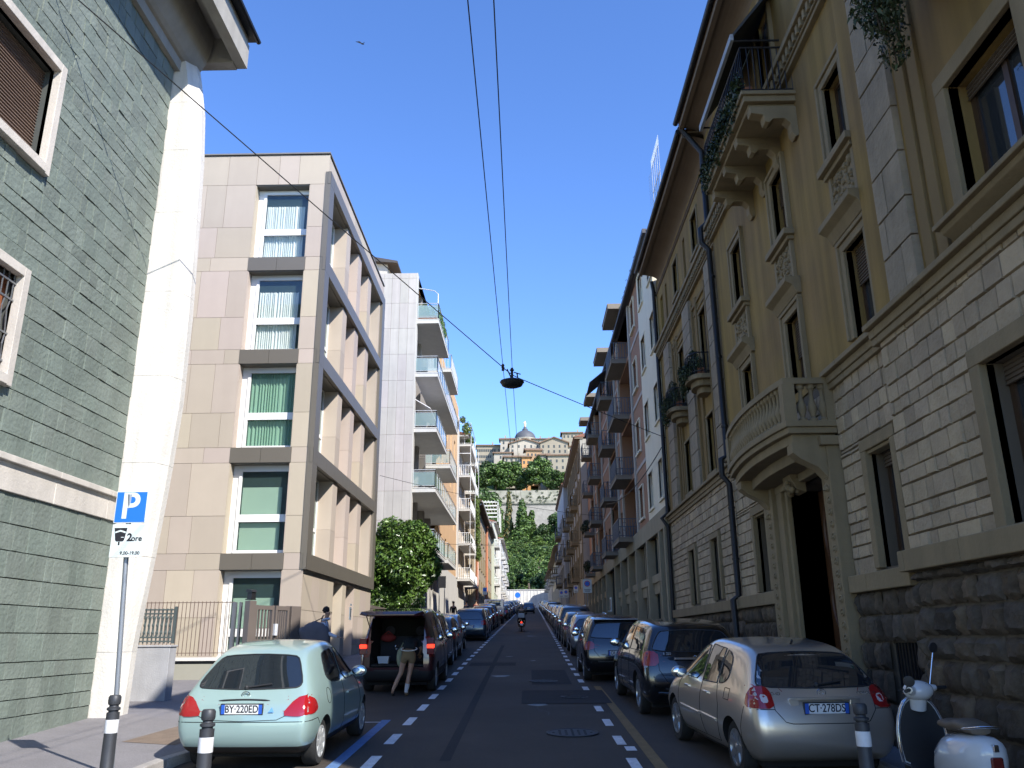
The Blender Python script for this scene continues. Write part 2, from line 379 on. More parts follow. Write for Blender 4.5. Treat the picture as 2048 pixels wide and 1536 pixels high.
lstrip(mb, -2.14, -2.0, 85, YE, .004, 8); lstrip(mb, 1.32, 1.46, 87, YE, .004, 8); lstrip(mb, -4.5, -2.2, 88, 88.15, .004); lstrip(mb, -2.2, .2, 88, 88.12, .0045)
tag(mb.build('lane_marking', white_p), kind='structure')
mb = MB(); strip(mb, -2.62, -2.46, 9.2, 15.9, .004); mb2 = MB(); strip(mb2, -4.5, -2.6, 15.6, 15.66, .004)
tag(mb.build('parking_line', blue_p), kind='structure'); tag(mb2.build('parking_line', white_p), kind='structure')
mb = MB(); strip(mb, 1.60, 1.76, 9.6, 21.5, .004); tag(mb.build('no_parking_line', yel_p), kind='structure')
mb = MB(); strip(mb, -.14, 1.72, 18.1, 20.6, .0085); strip(mb, -1.9, -.4, 28, 29.4, .004); strip(mb, .1, 1.1, 22.0, 26.3, .003); strip(mb, -1.2, -1.05, 12, 40, .003); tag(mb.build('road_patch', asph2), kind='structure')
rc_ = random.Random(12); mb = MB()
for k in range(16):
    x = rc_.uniform(-4.2, 3.8); y = rc_.uniform(10, 55); a = rc_.choice([0, 1.57, 1.4, .2]) + rc_.uniform(-.25, .25); L = [(x, y)]
    for i in range(rc_.randint(6, 16)): a += rc_.uniform(-.5, .5); x += .22 * math.sin(a); y += .22 * math.cos(a); L.append((x, y))
    for p, q in zip(L[:-1], L[1:]):
        w2 = rc_.uniform(.004, .012); mb.quad((p[0] - w2, p[1], gz(p[1]) + .0015), (p[0] + w2, p[1] + .004, gz(p[1]) + .0015), (q[0] + w2, q[1] + .004, gz(q[1]) + .0015), (q[0] - w2, q[1], gz(q[1]) + .0015))
tag(mb.build('road_crack', M('crack_tar', (.012, .012, .013), rough=.6, var=.1)), kind='structure')
mb = MB()
for k in range(26):
    x = rc_.choice([-3.4, -3.1, 2.9, 3.2, .2, -.4]) + rc_.uniform(-.4, .4); y = rc_.uniform(9, 60); r_ = rc_.uniform(.04, .22)
    mb.add([(x + r_ * (1 + .35 * math.sin(t * 3 + k)) * math.cos(t), y + r_ * 1.4 * (1 + .3 * math.cos(t * 2 + k)) * math.sin(t), gz(y + r_ * 1.4 * (1 + .3 * math.cos(t * 2 + k)) * math.sin(t)) + .0022) for t in [i * math.pi / 8 for i in range(16)]], [tuple(range(16))])
tag(mb.build('oil_stain', M('oil_stain', (.022, .021, .022), rough=.45, var=.2, vs=5)), kind='structure')
for i, (x, y, r, lab) in enumerate([(.7, 14.3, .42, 'round cast iron manhole cover in the lane, nearest to the camera'), (.4, 22.8, .38, 'round cast iron manhole cover beyond the dark asphalt patch'), (1.0, 19.2, .3, 'small round cover set in the dark asphalt patch')]):
    m = MB(); m.lathe([(r, 0), (r, .012), (r * .93, .014), (r * .9, .008), (r * .2, .008)], (0, 0, 0), 32)
    for a in range(-3, 4):
        for b in range(-3, 4):
            if a * a + b * b < 10: m.box(a * r * .24 - .02, a * r * .24 + .02, b * r * .24 - .02, b * r * .24 + .02, .006, .014)
    o = m.build('manhole_cover', iron); o.location = (x, y, gz(y) + .006); o.rotation_euler = (math.atan(K), 0, .3 * i); tag(o, lab, 'manhole cover', 'manhole covers in the road')
mb = MB(); mb.add([(-5.9, 12.9, gz(12.9) + .125), (-5.0, 12.6, gz(12.6) + .125), (-4.75, 14.4, gz(14.4) + .125), (-5.7, 14.4, gz(14.4) + .125)], [(0, 1, 2, 3)])
tag(mb.build('road_patch', M('brown_patch', (.16, .12, .09), rough=.9, var=.2, vs=4, grain=.2)), kind='structure')
# ================================================================ LEFT SIDE
LG = FR((-7.7, 0, 0), (0, 1, 0), (1, 0, 0))          # green building facade: s = Y, d outward (+X)
LF = FR((-6.4, 0, 0), (0, 1, 0), (1, 0, 0))
slate = M('green_slate', (.145, .175, .15), rough=.7, var=.16, vs=1.3, bump=.9, bs=14, island=.10, col2=(.16, .185, .16), streak=.05)
joint = M('dark_joint', (.06, .065, .06), rough=.95, var=.1)
trav = M('travertine', (.58, .555, .51), rough=.75, var=.09, vs=1.6, bump=.4, bs=22, streak=.22, grain=.05)
trav2 = M('travertine_frame', (.50, .46, .41), rough=.75, var=.1, vs=2.5, bump=.3, bs=25, streak=.16)
concrete = M('eave_concrete', (.33, .31, .27), rough=.85, var=.12, vs=1.4, bump=.3, bs=20, streak=.1)
brownsh = M('brown_shutter', (.16, .11, .085), rough=.6, var=.08)
woodm = M('red_wood', (.26, .09, .04), rough=.5, var=.15, vs=6)
blackm = M('black_metal', (.02, .02, .022), rough=.45, var=0, metal=.3)
greym = M('grey_metal', (.22, .23, .24), rough=.4, var=.05, metal=.6)
whitef = M('white_frame', (.74, .74, .72), rough=.4, var=.03)
gdark = glassmat('glass_dark')
gb = thing('green_slate_building', (-7.7, 10, gz(10)), 'building clad in green slate slabs with a tall white tapering stone fin at its corner', 'building')
H1 = [(9.25, 10.25 + 1.22, 9.38, 11.12, .32), (9.3, 11.46, 5.85, 7.42, .28)]
holes = [(h[0], h[1], h[2], h[3], h[4]) for h in H1] + [(4.6, 7.0, 9.38, 11.12, .3), (4.6, 7.0, 5.85, 7.42, .3)]
mb = MB(LG); wall(mb, 1.0, 15.5, -.3, 16.0, holes, d=-.03); mb.quad((1.0, -.03, -.3), (1.0, -9, -.3), (1.0, -9, 16), (1.0, -.03, 16)); mb.quad((15.9, -.03, -.3), (15.9, -9, -.3), (15.9, -9, 16), (15.9, -.03, 16)); mb.quad((1.0, -9, -.3), (15.9, -9, -.3), (15.9, -9, 16), (1.0, -9, 16)); mb.quad((1.0, -.03, 16), (15.9, -.03, 16), (15.9, -9, 16), (1.0, -9, 16))
mb.build('wall', joint, gb)
bh = [(h[0] - .16, h[1] + .16, h[2] - .16, h[3] + .16) for h in H1] + [(4.4, 7.2, 9.2, 11.3), (4.4, 7.2, 5.7, 7.6)]
rnd = random.Random(3)
mb = MB(LG); blocks(mb, 3.0, 15.4, gz(3) - .1, 4.22, bh, .33, .22, .55, 0, rnd, joint=.003, out=.012, bev=.006, th=.04, tilt=.007)
blocks(mb, 3.0, 15.4, 4.72, 14.6, bh, .30, .2, .52, 0, rnd, joint=.003, out=.016, bev=.006, th=.04, tilt=.01)
mb.build('slate_cladding', slate, gb)
mb = MB(LG); s = 1.0
while s < 15.5:
    e = min(s + 1.75, 15.5); mb.box(s + .004, e - .004, -.05, .05, 4.22, 4.64); mb.box(s + .004, e - .004, -.05, .12, 4.64, 4.74); s = e
mb.build('stone_band', trav2, gb, bevel=.01)
# the white fin: outline on its front plane (X, Z), 0.5 m thick
fin = [(-7.74, .3), (-7.29, .3), (-7.24, 2.0), (-7.1, 3.5), (-6.98, 5.0), (-6.89, 6.6), (-6.9, 8.4), (-6.97, 10.6), (-7.04, 12.2), (-7.14, 13.4), (-7.32, 14.35), (-7.5, 15.1), (-7.74, 15.1)]
mb = MB()
def finx(z):
    P = fin[1:-1]
    for (x0, z0), (x1, z1) in zip(P[:-1], P[1:]):
        if z0 <= z <= z1: return x0 + (x1 - x0) * (z - z0) / (z1 - z0)
    return P[-1][0]
zs = [.3, 1.9, 3.6, 5.35, 7.1, 8.9, 10.7, 12.2, 13.4, 15.1]
for a, b in zip(zs[:-1], zs[1:]):
    n = 4; L = []
    for i in range(n + 1): z = a + (b - a) * i / n + (.003 if i == 0 else -.003 if i == n else 0); L.append((finx(z), z))
    for (x0, z0), (x1, z1) in zip(L[:-1], L[1:]):
        c = .14
        mb.add([(-7.74, 15.45, z0), (x0 - c, 15.45, z0), (x0, 15.8, z0), (x0, 16.0, z0), (-7.74, 16.0, z0), (-7.74, 15.45, z1), (x1 - c, 15.45, z1), (x1, 15.8, z1), (x1, 16.0, z1), (-7.74, 16.0, z1)],
               [(0, 1, 6, 5), (1, 2, 7, 6), (2, 3, 8, 7), (3, 4, 9, 8), (4, 0, 5, 9), (0, 4, 3, 2, 1), (5, 6, 7, 8, 9)])
mb.build('corner_fin', trav, gb)
# roof overhang: soffit, beam, hollow fascia box
mb = MB(LG)
mb.box(1, 16.35, -.1, 1.22, 15.62, 15.8)                 # slab
mb.box(1, 16.4, 1.0, 1.24, 14.98, 15.62)                 # outer fascia
mb.box(16.12, 16.4, -.1, 1.0, 14.95, 15.62)              # end fascia
mb.box(1, 16.1, .92, 1.0, 15.2, 15.3)
for i in range(8):
    a = i / 8 * math.pi / 2; b = (i + 1) / 8 * math.pi / 2
    y0, z0 = .1 + .45 * math.sin(a), 14.45 + 1.1 * (1 - math.cos(a)); y1, z1 = .1 + .45 * math.sin(b), 14.45 + 1.1 * (1 - math.cos(b))
    mb.add([(1, y0, z0), (16.0, y0, z0), (16.0, y1, z1), (1, y1, z1), (1, -.1, z0), (16.0, -.1, z0), (16.0, -.1, z1), (1, -.1, z1)], [(0, 1, 2, 3), (4, 7, 6, 5), (1, 5, 6, 2), (0, 3, 7, 4)])
mb.box(1, 16.0, -.1, .12, 14.2, 14.47)
mb.build('roof_overhang', concrete, gb)
mb = MB(LG); mb.box(1, 16.5, .4, 1.38, 15.8, 15.86); mb.tube([(1, 1.42, 15.8), (16.5, 1.42, 15.8)], .06, 8); mb.build('roof_gutter', blackm, gb)
for i, h in enumerate(H1):
    a, b, c, e, k = h
    f = MB(LG); t = .15
    f.box(a - t, a, -.1, .10, c - t, e + t); f.box(b, b + t, -.1, .10, c - t, e + t); f.box(a, b, -.1, .098, e, e + t); f.box(a, b, -.1, .13, c - t, c)
    wf = f.build('window', trav2, gb, bevel=.008)
    if i == 0:
        sm = MB(LG); z = e
        while z > c + .28: sm.add([(a, -.2, z), (b, -.2, z), (b, -.17, z - .05), (a, -.17, z - .05), (a, -.2, z - .056), (b, -.2, z - .056)], [(0, 1, 2, 3), (3, 2, 5, 4)]); z -= .056
        sm.build('roller_blind', brownsh, wf)
        g = MB(LG); g.box(a, b, -.31, -.27, c, e); g.build('pane', gdark, wf)
        g = MB(LG); g.box(b - .1, b, -.27, -.2, c, e); g.box(b - .9, b - .8, -.27, -.2, c, e); g.box(a, b, -.27, -.21, c, c + .08); g.build('sash', woodm, wf)
    else:
        g = MB(LG); g.box(a, b, -.27, -.24, c, e); g.build('pane', gdark, wf)
        g = MB(LG); g.box(b - .1, b, -.24, -.16, c, e); g.box(a, b, -.24, -.17, c, c + .1); g.box(b - .95, b - .85, -.24, -.16, c, e)
        z = c + .15
        while z < e - .1: g.box(b - .84, b - .12, -.23, -.2, z, z + .05); z += .08
        g.build('sash', woodm, wf)
        g = MB(LG); s = b - .05
        while s > a + .05:
            g.tube([(s, -.02, c), (s, -.02, c + .3), (s - .05, .0, c + .45), (s, -.02, c + .6), (s - .05, -.02, c + 1.0), (s, -.02, c + 1.2), (s, -.02, e)], .011, 5); s -= .13
        for z in (c + .2, c + .62, c + 1.15, e - .15): g.box(a, b, -.03, -.005, z, z + .03)
        g.build('iron_grille', greym, wf)
# ---------------- grey pier with cast iron railing
pier_m = M('grey_render', (.36, .36, .37), rough=.9, var=.14, vs=1.6, bump=.25, bs=30, streak=.14)
pr = thing('boundary_wall', (-7.5, 17.9, gz(17.9) + .12), 'low grey rendered wall beside the white stone fin, carrying an ornate iron railing', 'wall')
PF = FR((0, 17.9, 0), (1, 0, 0), (0, -1, 0))
mb = MB(PF); mb.box(-8.9, -7.42, -.35, 0, .6, 1.96); mb.box(-8.9, -7.40, -.37, .02, 1.96, 2.0); mb.build('wall', pier_m, pr, bevel=.01)
iron_g = M('green_iron', (.10, .125, .125), rough=.5, var=.1, metal=.3)
mb = MB(PF); z0, z1 = 2.03, 2.74
for z in (2.06, 2.14, 2.62, 2.70): mb.box(-8.9, -7.44, -.19, -.15, z, z + .03)
s = -7.44
while s > -8.9:
    mb.box(s - .02, s, -.185, -.155, z0, z1)
    for zz in (2.25, 2.4, 2.55): mb.lathe([(.01, -.05), (.025, -.02), (.03, 0), (.025, .02), (.01, .05)], (s - .01, -.17, zz), 6)
    mb.tube([(s - .045 + .035 * math.cos(t * .7), -.17, 2.38 + .22 * math.sin(t * .7)) for t in range(10)], .009, 4)
    s -= .09
mb.box(-7.47, -7.42, -.20, -.14, z0, 2.78); mb.build('iron_railing', iron_g, pr)
# ---------------- thin bar fence on the low wall in front of the beige building
bronze = M('bronze_panel', (.155, .138, .112), rough=.42, var=.04, vs=.8, metal=.25, spec=.5)
olive = M('olive_render', (.30, .29, .24), rough=.85, var=.06, vs=1)
fc = thing('bar_fence', (-8.6, 22.5, gz(22.5)), 'low wall with white ledge and tall thin vertical bars in front of the beige building', 'fence')
FF = FR((0, 22.5, 0), (1, 0, 0), (0, -1, 0))
mb = MB(FF); mb.box(-12, -7.35, -.25, 0, .8, 1.50); mb.build('wall', olive, fc)
mb = MB(FF); mb.box(-12, -7.33, -.3, .06, 1.58, 1.66); mb.build('ledge', M('white_ledge', (.62, .60, .56), rough=.7, var=.08), fc)
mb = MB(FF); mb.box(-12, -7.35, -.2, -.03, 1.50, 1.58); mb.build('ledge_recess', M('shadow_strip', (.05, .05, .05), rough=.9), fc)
mb = MB(FF); s = -12
while s < -7.75: mb.box(s, s + .012, -.13, -.11, 1.7, 3.08); s += .105
for z in (1.76, 3.04): mb.box(-12, -7.75, -.135, -.115, z, z + .02)
mb.build('bars', M('rust_bar', (.14, .10, .08), rough=.6, var=.15), fc)
mb = MB(FF); mb.box(-7.8, -7.72, -.2, -.04, 1.4, 3.05); mb.box(-7.62, -7.58, -.2, -.04, 1.4, 3.05); mb.build('post', M('blue_grey_post', (.10, .11, .13), rough=.5), fc)
gate = thing('entrance_gate', (-6.9, 23.3, gz(23.3)), 'brown metal gate of square posts and flat vertical bars beside the beige building', 'gate')
a = Vector((-7.34, 22.4, 0)); b = Vector((-6.42, 24.05, 0)); GF = FR(a, (b - a).normalized(), Vector((.87, -.49, 0)).normalized()); Lg = (b - a).length
gm = M('brown_gate', (.15, .125, .11), rough=.45, var=.08, metal=.2)
mb = MB(GF); mb.box(-.02, .2, -.1, .1, .95, 3.08); mb.box(Lg - .38, Lg - .02, -.1, .1, .95, 2.98); mb.build('post', gm, gate, bevel=.01)
mb = MB(GF)
for (p, q) in ((.24, .9), (.96, Lg - .42)):
    mb.box(p, q, -.03, .05, 2.86, 2.97); mb.box(p, q, -.03, .05, 1.12, 1.24); mb.box(p, q, -.025, .045, 2.02, 2.1)
    mb.box(p, p + .07, -.031, .051, 1.1, 2.98); mb.box(q - .07, q, -.031, .051, 1.1, 2.98)
    n = 4
    for i in range(n): x = p + .1 + (q - p - .2) * (i + .5) / n; mb.box(x - .02, x + .02, -.01, .03, 1.2, 2.9)
mb.build('gate_leaf', gm, gate)
mb = MB(GF); mb.box(.9, 1.0, .05, .12, 2.2, 2.5); mb.box(.93, .97, .12, .13, 2.3, 2.4); mb.build('entry_phone', M('phone_white', (.5, .52, .56), rough=.5), gate)
mb = MB(GF); mb.box(-.02, .17, -.1, .1, 3.1, 3.13); mb.box(.02, .16, -.08, .09, 3.13, 3.3); mb.prism([(-.12, 3.3), (.12, 3.3), (.06, 3.36), (-.1, 3.38)], 's', 0, .18); mb.build('gate_lamp', blackm, gate)
# ================================================================ beige panel building
beige = M('beige_stone', (.41, .355, .27), rough=.62, var=.035, vs=1.2, island=.09, col2=(.41, .34, .295), streak=.02)
beigej = M('beige_joint', (.22, .18, .15), rough=.9, var=0)
bb = thing('beige_apartment_building', (-6.45, 24.2, gz(24.2)), 'modern block clad in beige stone panels with bronze window frames and deep angled recesses', 'building')
BF = FR((0, 24.2, 0), (1, 0, 0), (0, -1, 0))
zt = 17.66; LV = [4.02, 7.15, 10.27, 13.42, 16.53]
wz = [(1.15, 4.02)] + [(LV[i] + .46, LV[i + 1]) for i in range(4)]
FH = [(-8.83, -7.03, c, e, .42) for c, e in wz]
spn = [(-8.85, -7.01, z, z + .47, .0) for z in LV[:4]]
mb = MB(BF); wall(mb, -13.2, -6.42, .5, zt, FH, d=-.02); mb.build('wall', beigej, bb)
rnd = random.Random(11)
def panels(mb, fr, s0, s1, rows, holes, d, wid, seed):
    r = random.Random(seed)
    for z0, z1 in rows:
        blocks(mb, s0, s1, z0, z1, holes, z1 - z0 + 1e-4, wid * .75, wid * 1.25, d, r, joint=.0035, out=.001, bev=.002, th=.018)
rows = [(.5, 1.5), (1.5, 2.7), (2.7, 4.02)]
for i in range(4): z = LV[i]; rows += [(z, z + .47), (z + .47, z + 1.55), (z + 1.55, LV[i + 1])]
rows += [(16.53, 17.63)]
mb = MB(BF); panels(mb, BF, -13.2, -6.42, rows, [(h[0], h[1], h[2], h[3]) for h in FH] + [s[:4] for s in spn], 0, .85, 5)
for h in FH: mb.box(h[0] - .002, h[0] + .022, -.42, -.004, h[2] + .01, h[3] - .03); mb.box(h[1] - .015, h[1] + .002, -.42, -.004, h[2] + .01, h[3] - .03)
mb.build('panel_cladding', beige, bb)
mb = MB(BF)
for z in LV[:4]:
    for a, b in ((-8.85, -7.935), (-7.925, -7.01)): mb.box(a, b, -.02, .012, z + .003, z + .467)
    mb.box(-8.83, -7.03, -.40, -.02, z - .02, z + .002)
mb.box(-8.83, -7.03, -.40, -.03, 16.50, 16.535); mb.build('spandrel', bronze, bb)
curt = M('curtain', (.74, .80, .77), rough=.9, var=.04); blind = M('green_blind', (.34, .50, .38), rough=.8, var=.03)
def winglass(name, tint):
    m = clearglass(name, tint, .28); m.node_tree.nodes['Principled BSDF'].inputs['Roughness'].default_value = .015; m.node_tree.nodes['Principled BSDF'].inputs['IOR'].default_value = 2.3
    return m
wg = winglass('bright_glass', (.10, .17, .16))
for k, (c, e) in enumerate(wz):
    f = MB(BF); a, b, d = -8.62, -7.05, -.36; t = .09; e2 = e - .12; c2 = c + (.02 if k else .06)
    f.box(a - .19, a, d - .04, d + .02, c, e); f.box(a, a + t, d, d + .06, c2, e2); f.box(b - t * .4, b, d, d + .06, c2, e2); f.box(a, b, d, d + .058, e2 - t, e2); f.box(a, b, d, d + .07, c2, c2 + .1)
    m_ = c + (e - c) * .40; f.box(a + t, b - t * .4, d + .002, d + .062, m_ - .12, m_ + .1)
    f.box(a - .19, b, d - .04, d + .01, e2, e)
    wf = f.build('window', whitef, bb)
    g = MB(BF); g.quad((a, d + .02, c2), (b, d + .02, c2), (b, d + .02, e2), (a, d + .02, e2)); g.build('pane', wg, wf)
    s = MB(BF)
    if k >= 2:
        n = 90; pts = []; hi = e2 - (.45 if k > 2 else .05); x1 = b - (.22 if k > 2 else .02)
        for i in range(n + 1):
            u = i / n; x = a + .05 + (x1 - a - .05) * u; y = d - .12 + .035 * math.sin(u * (78 + 9 * k) + k * 1.7 + 2.5 * math.sin(u * (7 + 2 * k) + k)) + .012 * math.sin(u * (180 + 20 * k))
            pts += [(x, y, c2), (x + .012 * math.sin(u * 40), y, hi)]
        s.add(pts, [(2 * i, 2 * i + 1, 2 * i + 3, 2 * i + 2) for i in range(n)]); s.build('curtain', curt if k > 2 else M('green_curtain', (.26, .46, .33), rough=.9, var=.05), wf, smooth=60)
    else:
        for (p, q) in ((c2 + .05, m_ - .13), (m_ + .12, e2 - .1 - (.55 if k == 0 else .45))): s.box(a + .1, b - .28, d - .09, d - .08, p, q)
        s.build('blind', blind, wf)
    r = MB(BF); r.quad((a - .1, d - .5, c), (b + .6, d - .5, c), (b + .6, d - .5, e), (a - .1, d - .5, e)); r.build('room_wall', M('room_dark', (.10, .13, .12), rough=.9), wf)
# street side (faces +X): recess zones between bronze bands
S0, S1 = 24.2, 35.1
mb = MB(LF); wl = [(24.75, 34.55, LV[i] + .46, LV[i + 1], .6) for i in range(4)]; nich = [(28.25, 29.68, gz(28) + .2, 3.94, .45), (30.25, 31.7, gz(30) + .2, 3.94, .45)]
wall(mb, S0, S1, .5, zt, wl + nich, d=-.07, depth=.5)
mb.quad((S0, -.07, zt), (S1, -.07, zt), (S1, -9, zt), (S0, -9, zt)); mb.quad((S1, -.07, .5), (S1, -9, .5), (S1, -9, zt), (S1, -.07, zt)); mb.quad((S0, -9, .5), (S1, -9, .5), (S1, -9, zt), (S0, -9, zt)); mb.build('wall', beigej, bb)
mb = MB(LF); hs_ = [(24.2, 35.1, 4.05, 16.95)] + [n[:4] for n in nich]
panels(mb, LF, S0, S1, [(.9, 1.9), (1.9, 2.9), (2.9, 4.03), (16.95, 17.63)], hs_, -.05, 1.0, 8)
bk = [(24.7, 34.6, LV[i] + .46, LV[i + 1]) for i in range(4)]
for i in range(4):
    c, e = LV[i] + .46, LV[i + 1]
    for (p, q) in ((27.3, 27.95), (29.4, 30.05), (31.5, 32.15)):        # fins: box clad in stone
        for z0, z1 in ((c, c + 1.05), (c + 1.05, e - .01)):
            mb.box(p, q, -.6, -.03, z0 + .003, z1 - .003)
    for (p, q) in ((27.95, 29.4), (30.05, 31.5)): mb.box(p, q, -.62, -.58, c, e)
    mb.box(34.3, 34.55, -.6, -.05, c, e)
for n in nich: mb.box(n[0], n[1], -.5, -.44, n[2], n[3]); mb.box(n[1] - .02, n[1] + .002, -.44, -.052, n[2], n[3]); mb.box(n[0] - .002, n[0] + .02, -.44, -.052, n[2], n[3])
mb.build('stone_fins', beige, bb)
mb = MB(LF)
for z in [LV[0] + .01, LV[1], LV[2], LV[3], LV[4]]:
    s = S0 - .03
    for q in [24.7, 25.9, 27.1, 28.3, 29.5, 30.7, 31.9, 33.1, 34.3, 35.13]: mb.box(s + .004, q - .004, -.12, .06, z, z + .45); s = q
for z0, z1 in [(LV[i] + .45, LV[i + 1]) for i in range(4)]:
    mb.box(24.17, 24.72, -.12, .058, z0 + .002, z1 - .002); mb.box(34.56, 35.13, -.12, .058, z0 + .002, z1 - .002); mb.box(24.72, 24.76, -.6, .05, z0, z1); mb.box(34.5, 34.56, -.6, .05, z0, z1); mb.box(24.76, 34.5, -.6, -.08, z1 - .02, z1 + .003)
for i in range(5):       # the frame's thin return seen on the gable
    mb.box(24.16, 24.2, -.04, .06, LV[i], LV[i] + .45)
mb.build('bronze_frame', bronze, bb)
for i in range(4):
    c, e = LV[i] + .46, LV[i + 1]
    for (p, q) in ((24.76, 27.3), (32.15, 34.3)):
        sash(LF, bb, p, q, c, e, -.55, whitef, wg if 0 else glassmat('side_glass', (.10, .15, .13), rough=.05), fw=.08, mull=1, trans=c + 1.0)
mb = MB(LF); mb.box(31.0, 31.3, -.05, -.03, 2.75, 3.2); mb.box(31.0, 31.3, -.03, -.025, 3.25, 3.32); mb.build('intercom', M('steel_plate', (.45, .52, .58), rough=.35, metal=.6), bb)
mb = MB(LF); mb.box(31.12, 31.18, -.025, -.02, 2.85, 3.08); mb.ball((31.15, -.02, 3.12), .025, 8, 5); mb.build('intercom_camera', blackm, bb)
mb = MB(LF); mb.box(28.3, 29.6, -.43, -.38, gz(28) + .2, 3.3); mb.build('door', M('door_bronze', (.09, .08, .07), rough=.4, var=.1), bb)
mb = MB(); 
mb.box(-13.2, -6.4, 24.15, 35.2, zt, zt + .05); mb.build('roof_edge', M('roof_zinc', (.17, .16, .15), rough=.5), bb)
# antennas on the roof
for i, (x, y, h, lab) in enumerate([(-8.35, 26.0, .9, 'white multi-element aerial lying low on the flat roof, left'), (-7.9, 26.6, .9, 'thin white aerial with upright rods on the flat roof, right')]):
    m = MB(); z = 17.7
    if i == 0:
        m.tube([(x, y, z), (x, y, z + .75)], .03, 6)
        for k in range(3): m.tube([(x - .5 + .1 * k, y - .3, z + .75 - .22 * k), (x + .5, y + .3, z + .45 - .2 * k)], .022, 5)
        m.tube([(x - .3, y, z + .25), (x + .3, y, z + .65)], .02, 5)
    else:
        m.tube([(x - .2, y, z), (x + .5, y, z + .15)], .015, 5)
        for k in range(4): m.tube([(x + .15 * k, y, z), (x - .12 + .15 * k, y, z + .35 + .18 * k)], .012, 5)
    tag(m.build('roof_aerial', M('aerial', (.75, .75, .75), rough=.4), loc=(x, y, z)), lab, 'aerial', 'aerials on the beige building')
# ================================================================ RIGHT SIDE: stone palace
RF = FR((5.0, 0, 0), (0, 1, 0), (-1, 0, 0))
ochre = M('ochre_plaster', (.245, .16, .045), rough=.9, var=.09, vs=.8, bump=.25, bs=12, streak=.3, col2=(.21, .135, .05))
ochre2 = M('ochre_dark', (.19, .13, .055), rough=.9, var=.08, vs=1, streak=.06)
lime = M('limestone_trim', (.215, .165, .092), rough=.85, var=.1, vs=2, bump=.35, bs=25, streak=.12)
limeb = M('limestone_block', (.38, .30, .19), rough=.9, var=.16, vs=3, bump=1.0, bs=16, island=.16, col2=(.33, .26, .175))
rough_s = M('rough_stone', (.088, .065, .041), rough=.9, var=.42, vs=7, bump=1.0, bs=16, island=.45, col2=(.06, .05, .038))
mortar = M('mortar', (.11, .09, .065), rough=.95, var=.1)
soffm = M('soffit_brown', (.16, .115, .075), rough=.85, var=.1)
doorw = M('door_wood', (.10, .045, .02), rough=.4, var=.25, vs=5)
dwood = M('window_wood', (.06, .035, .02), rough=.45, var=.1)
gsky = glassmat('window_glass', (.03, .035, .04), rough=.05)
blindm = M('blind_brown', (.13, .10, .075), rough=.6, var=.05)
pal = thing('stone_palace', (5.0, 14, gz(14)), 'shaded ochre and stone palace with a carved doorway, balustraded balcony and rough stone base', 'building')
A0, A1, B1, C1 = 3.7, 10.75, 19.85, 29.55       # near bay, main part, wing
wn = [  # (s0, s1, z0, z1, depth)
    (6.95, 8.45, 3.13, 4.85, .34), (6.8, 8.15, 6.46, 8.08, .34), (3.9, 5.3, 3.13, 4.85, .34), (3.9, 5.3, 6.46, 8.6, .34), (6.8, 8.1, 9.75, 11.3, .34)]
wm = [(11.05, 11.9, 3.0, 4.66, .3), (17.3, 18.2, 2.98, 4.6, .3)]
wm2 = [(10.98, 11.75, 6.36, 7.78, .28), (14.05, 14.8, 6.36, 7.78, .28), (17.28, 18.02, 6.36, 7.85, .28)]
wm3 = [(11.03, 11.75, 9.3, 10.72, .28), (14.1, 14.82, 9.3, 10.75, .28), (17.28, 18.1, 9.3, 10.85, .28)]
wm4 = [(13.9, 14.8, 12.75, 14.5, .28), (17.4, 18.0, 12.8, 14.2, .25), (11.0, 11.8, 12.8, 14.2, .25)]
door = (13.75, 15.75, .2, 4.72, .75)
ww = [(25.45, 26.3, 3.02, 4.62, .25), (22.25, 23.1, 3.02, 4.62, .25)]
ww2 = [(21.75, 22.6, 6.35, 7.95, .25), (25.1, 25.95, 6.35, 7.95, .25)]
ww3 = [(21.75, 22.6, 9.15, 11.05, .25), (25.1, 25.95, 9.15, 11.05, .25), (28.3, 28.9, 9.15, 11.0, .2), (28.3, 28.9, 6.3, 7.9, .2)]
ww4 = [(21.9, 22.75, 12.95, 14.2, .25), (25.2, 26.0, 12.95, 14.2, .25), (28.3, 28.9, 12.95, 14.2, .2), (20.35, 20.75, 12.8, 14.25, .15), (23.9, 24.25, 12.8, 14.25, .15), (27.4, 27.75, 12.8, 14.25, .15)]
mb = MB(RF)
wall(mb, A0, A1, 6.2, 15.4, [h for h in wn if h[2] > 6], d=.12); wall(mb, A1, B1, 6.2, 15.4, wm2 + wm3 + wm4); wall(mb, B1, C1, 6.2, 15.2, ww2 + ww3 + ww4, d=-.12)
mb.quad((A1, .12, 6.2), (A1, 0, 6.2), (A1, 0, 15.4), (A1, .12, 15.4)); mb.quad((A0, .12, -.3), (A0, -9, -.3), (A0, -9, 15.4), (A0, .12, 15.4)); mb.quad((C1, -.12, 0), (C1, -9, 0), (C1, -9, 15.2), (C1, -.12, 15.2))
mb.quad((A0, -9, -.3), (C1, -9, -.3), (C1, -9, 15.4), (A0, -9, 15.4)); mb.quad((B1, 0, 0), (B1, -.12, 0), (B1, -.12, 15.4), (B1, 0, 15.4))
mb.build('plaster_wall', ochre, pal)
mb = MB(RF)
gr = (11.18, 12.0, 1.35, 2.0, .3)
wall(mb, A0, A1, -.3, 6.2, [h for h in wn if h[2] < 6], d=.09); wall(mb, A1, B1, -.3, 6.2, wm + [door, gr], d=-.03); wall(mb, B1, C1, -.3, 6.2, ww, d=-.15)
mb.build('backing_wall', mortar, pal)
rnd = random.Random(21)
pad = lambda L, w: [(h[0] - w, h[1] + w, h[2] - .1, h[3] + w) for h in L]
mb = MB(RF)
blocks(mb, A0, A1, 3.13, 6.0, pad(wn[:1] + wn[2:3], .2), .22, .16, .5, .12, rnd, joint=.0035, out=.022, bev=.012, th=.04, tilt=.007)
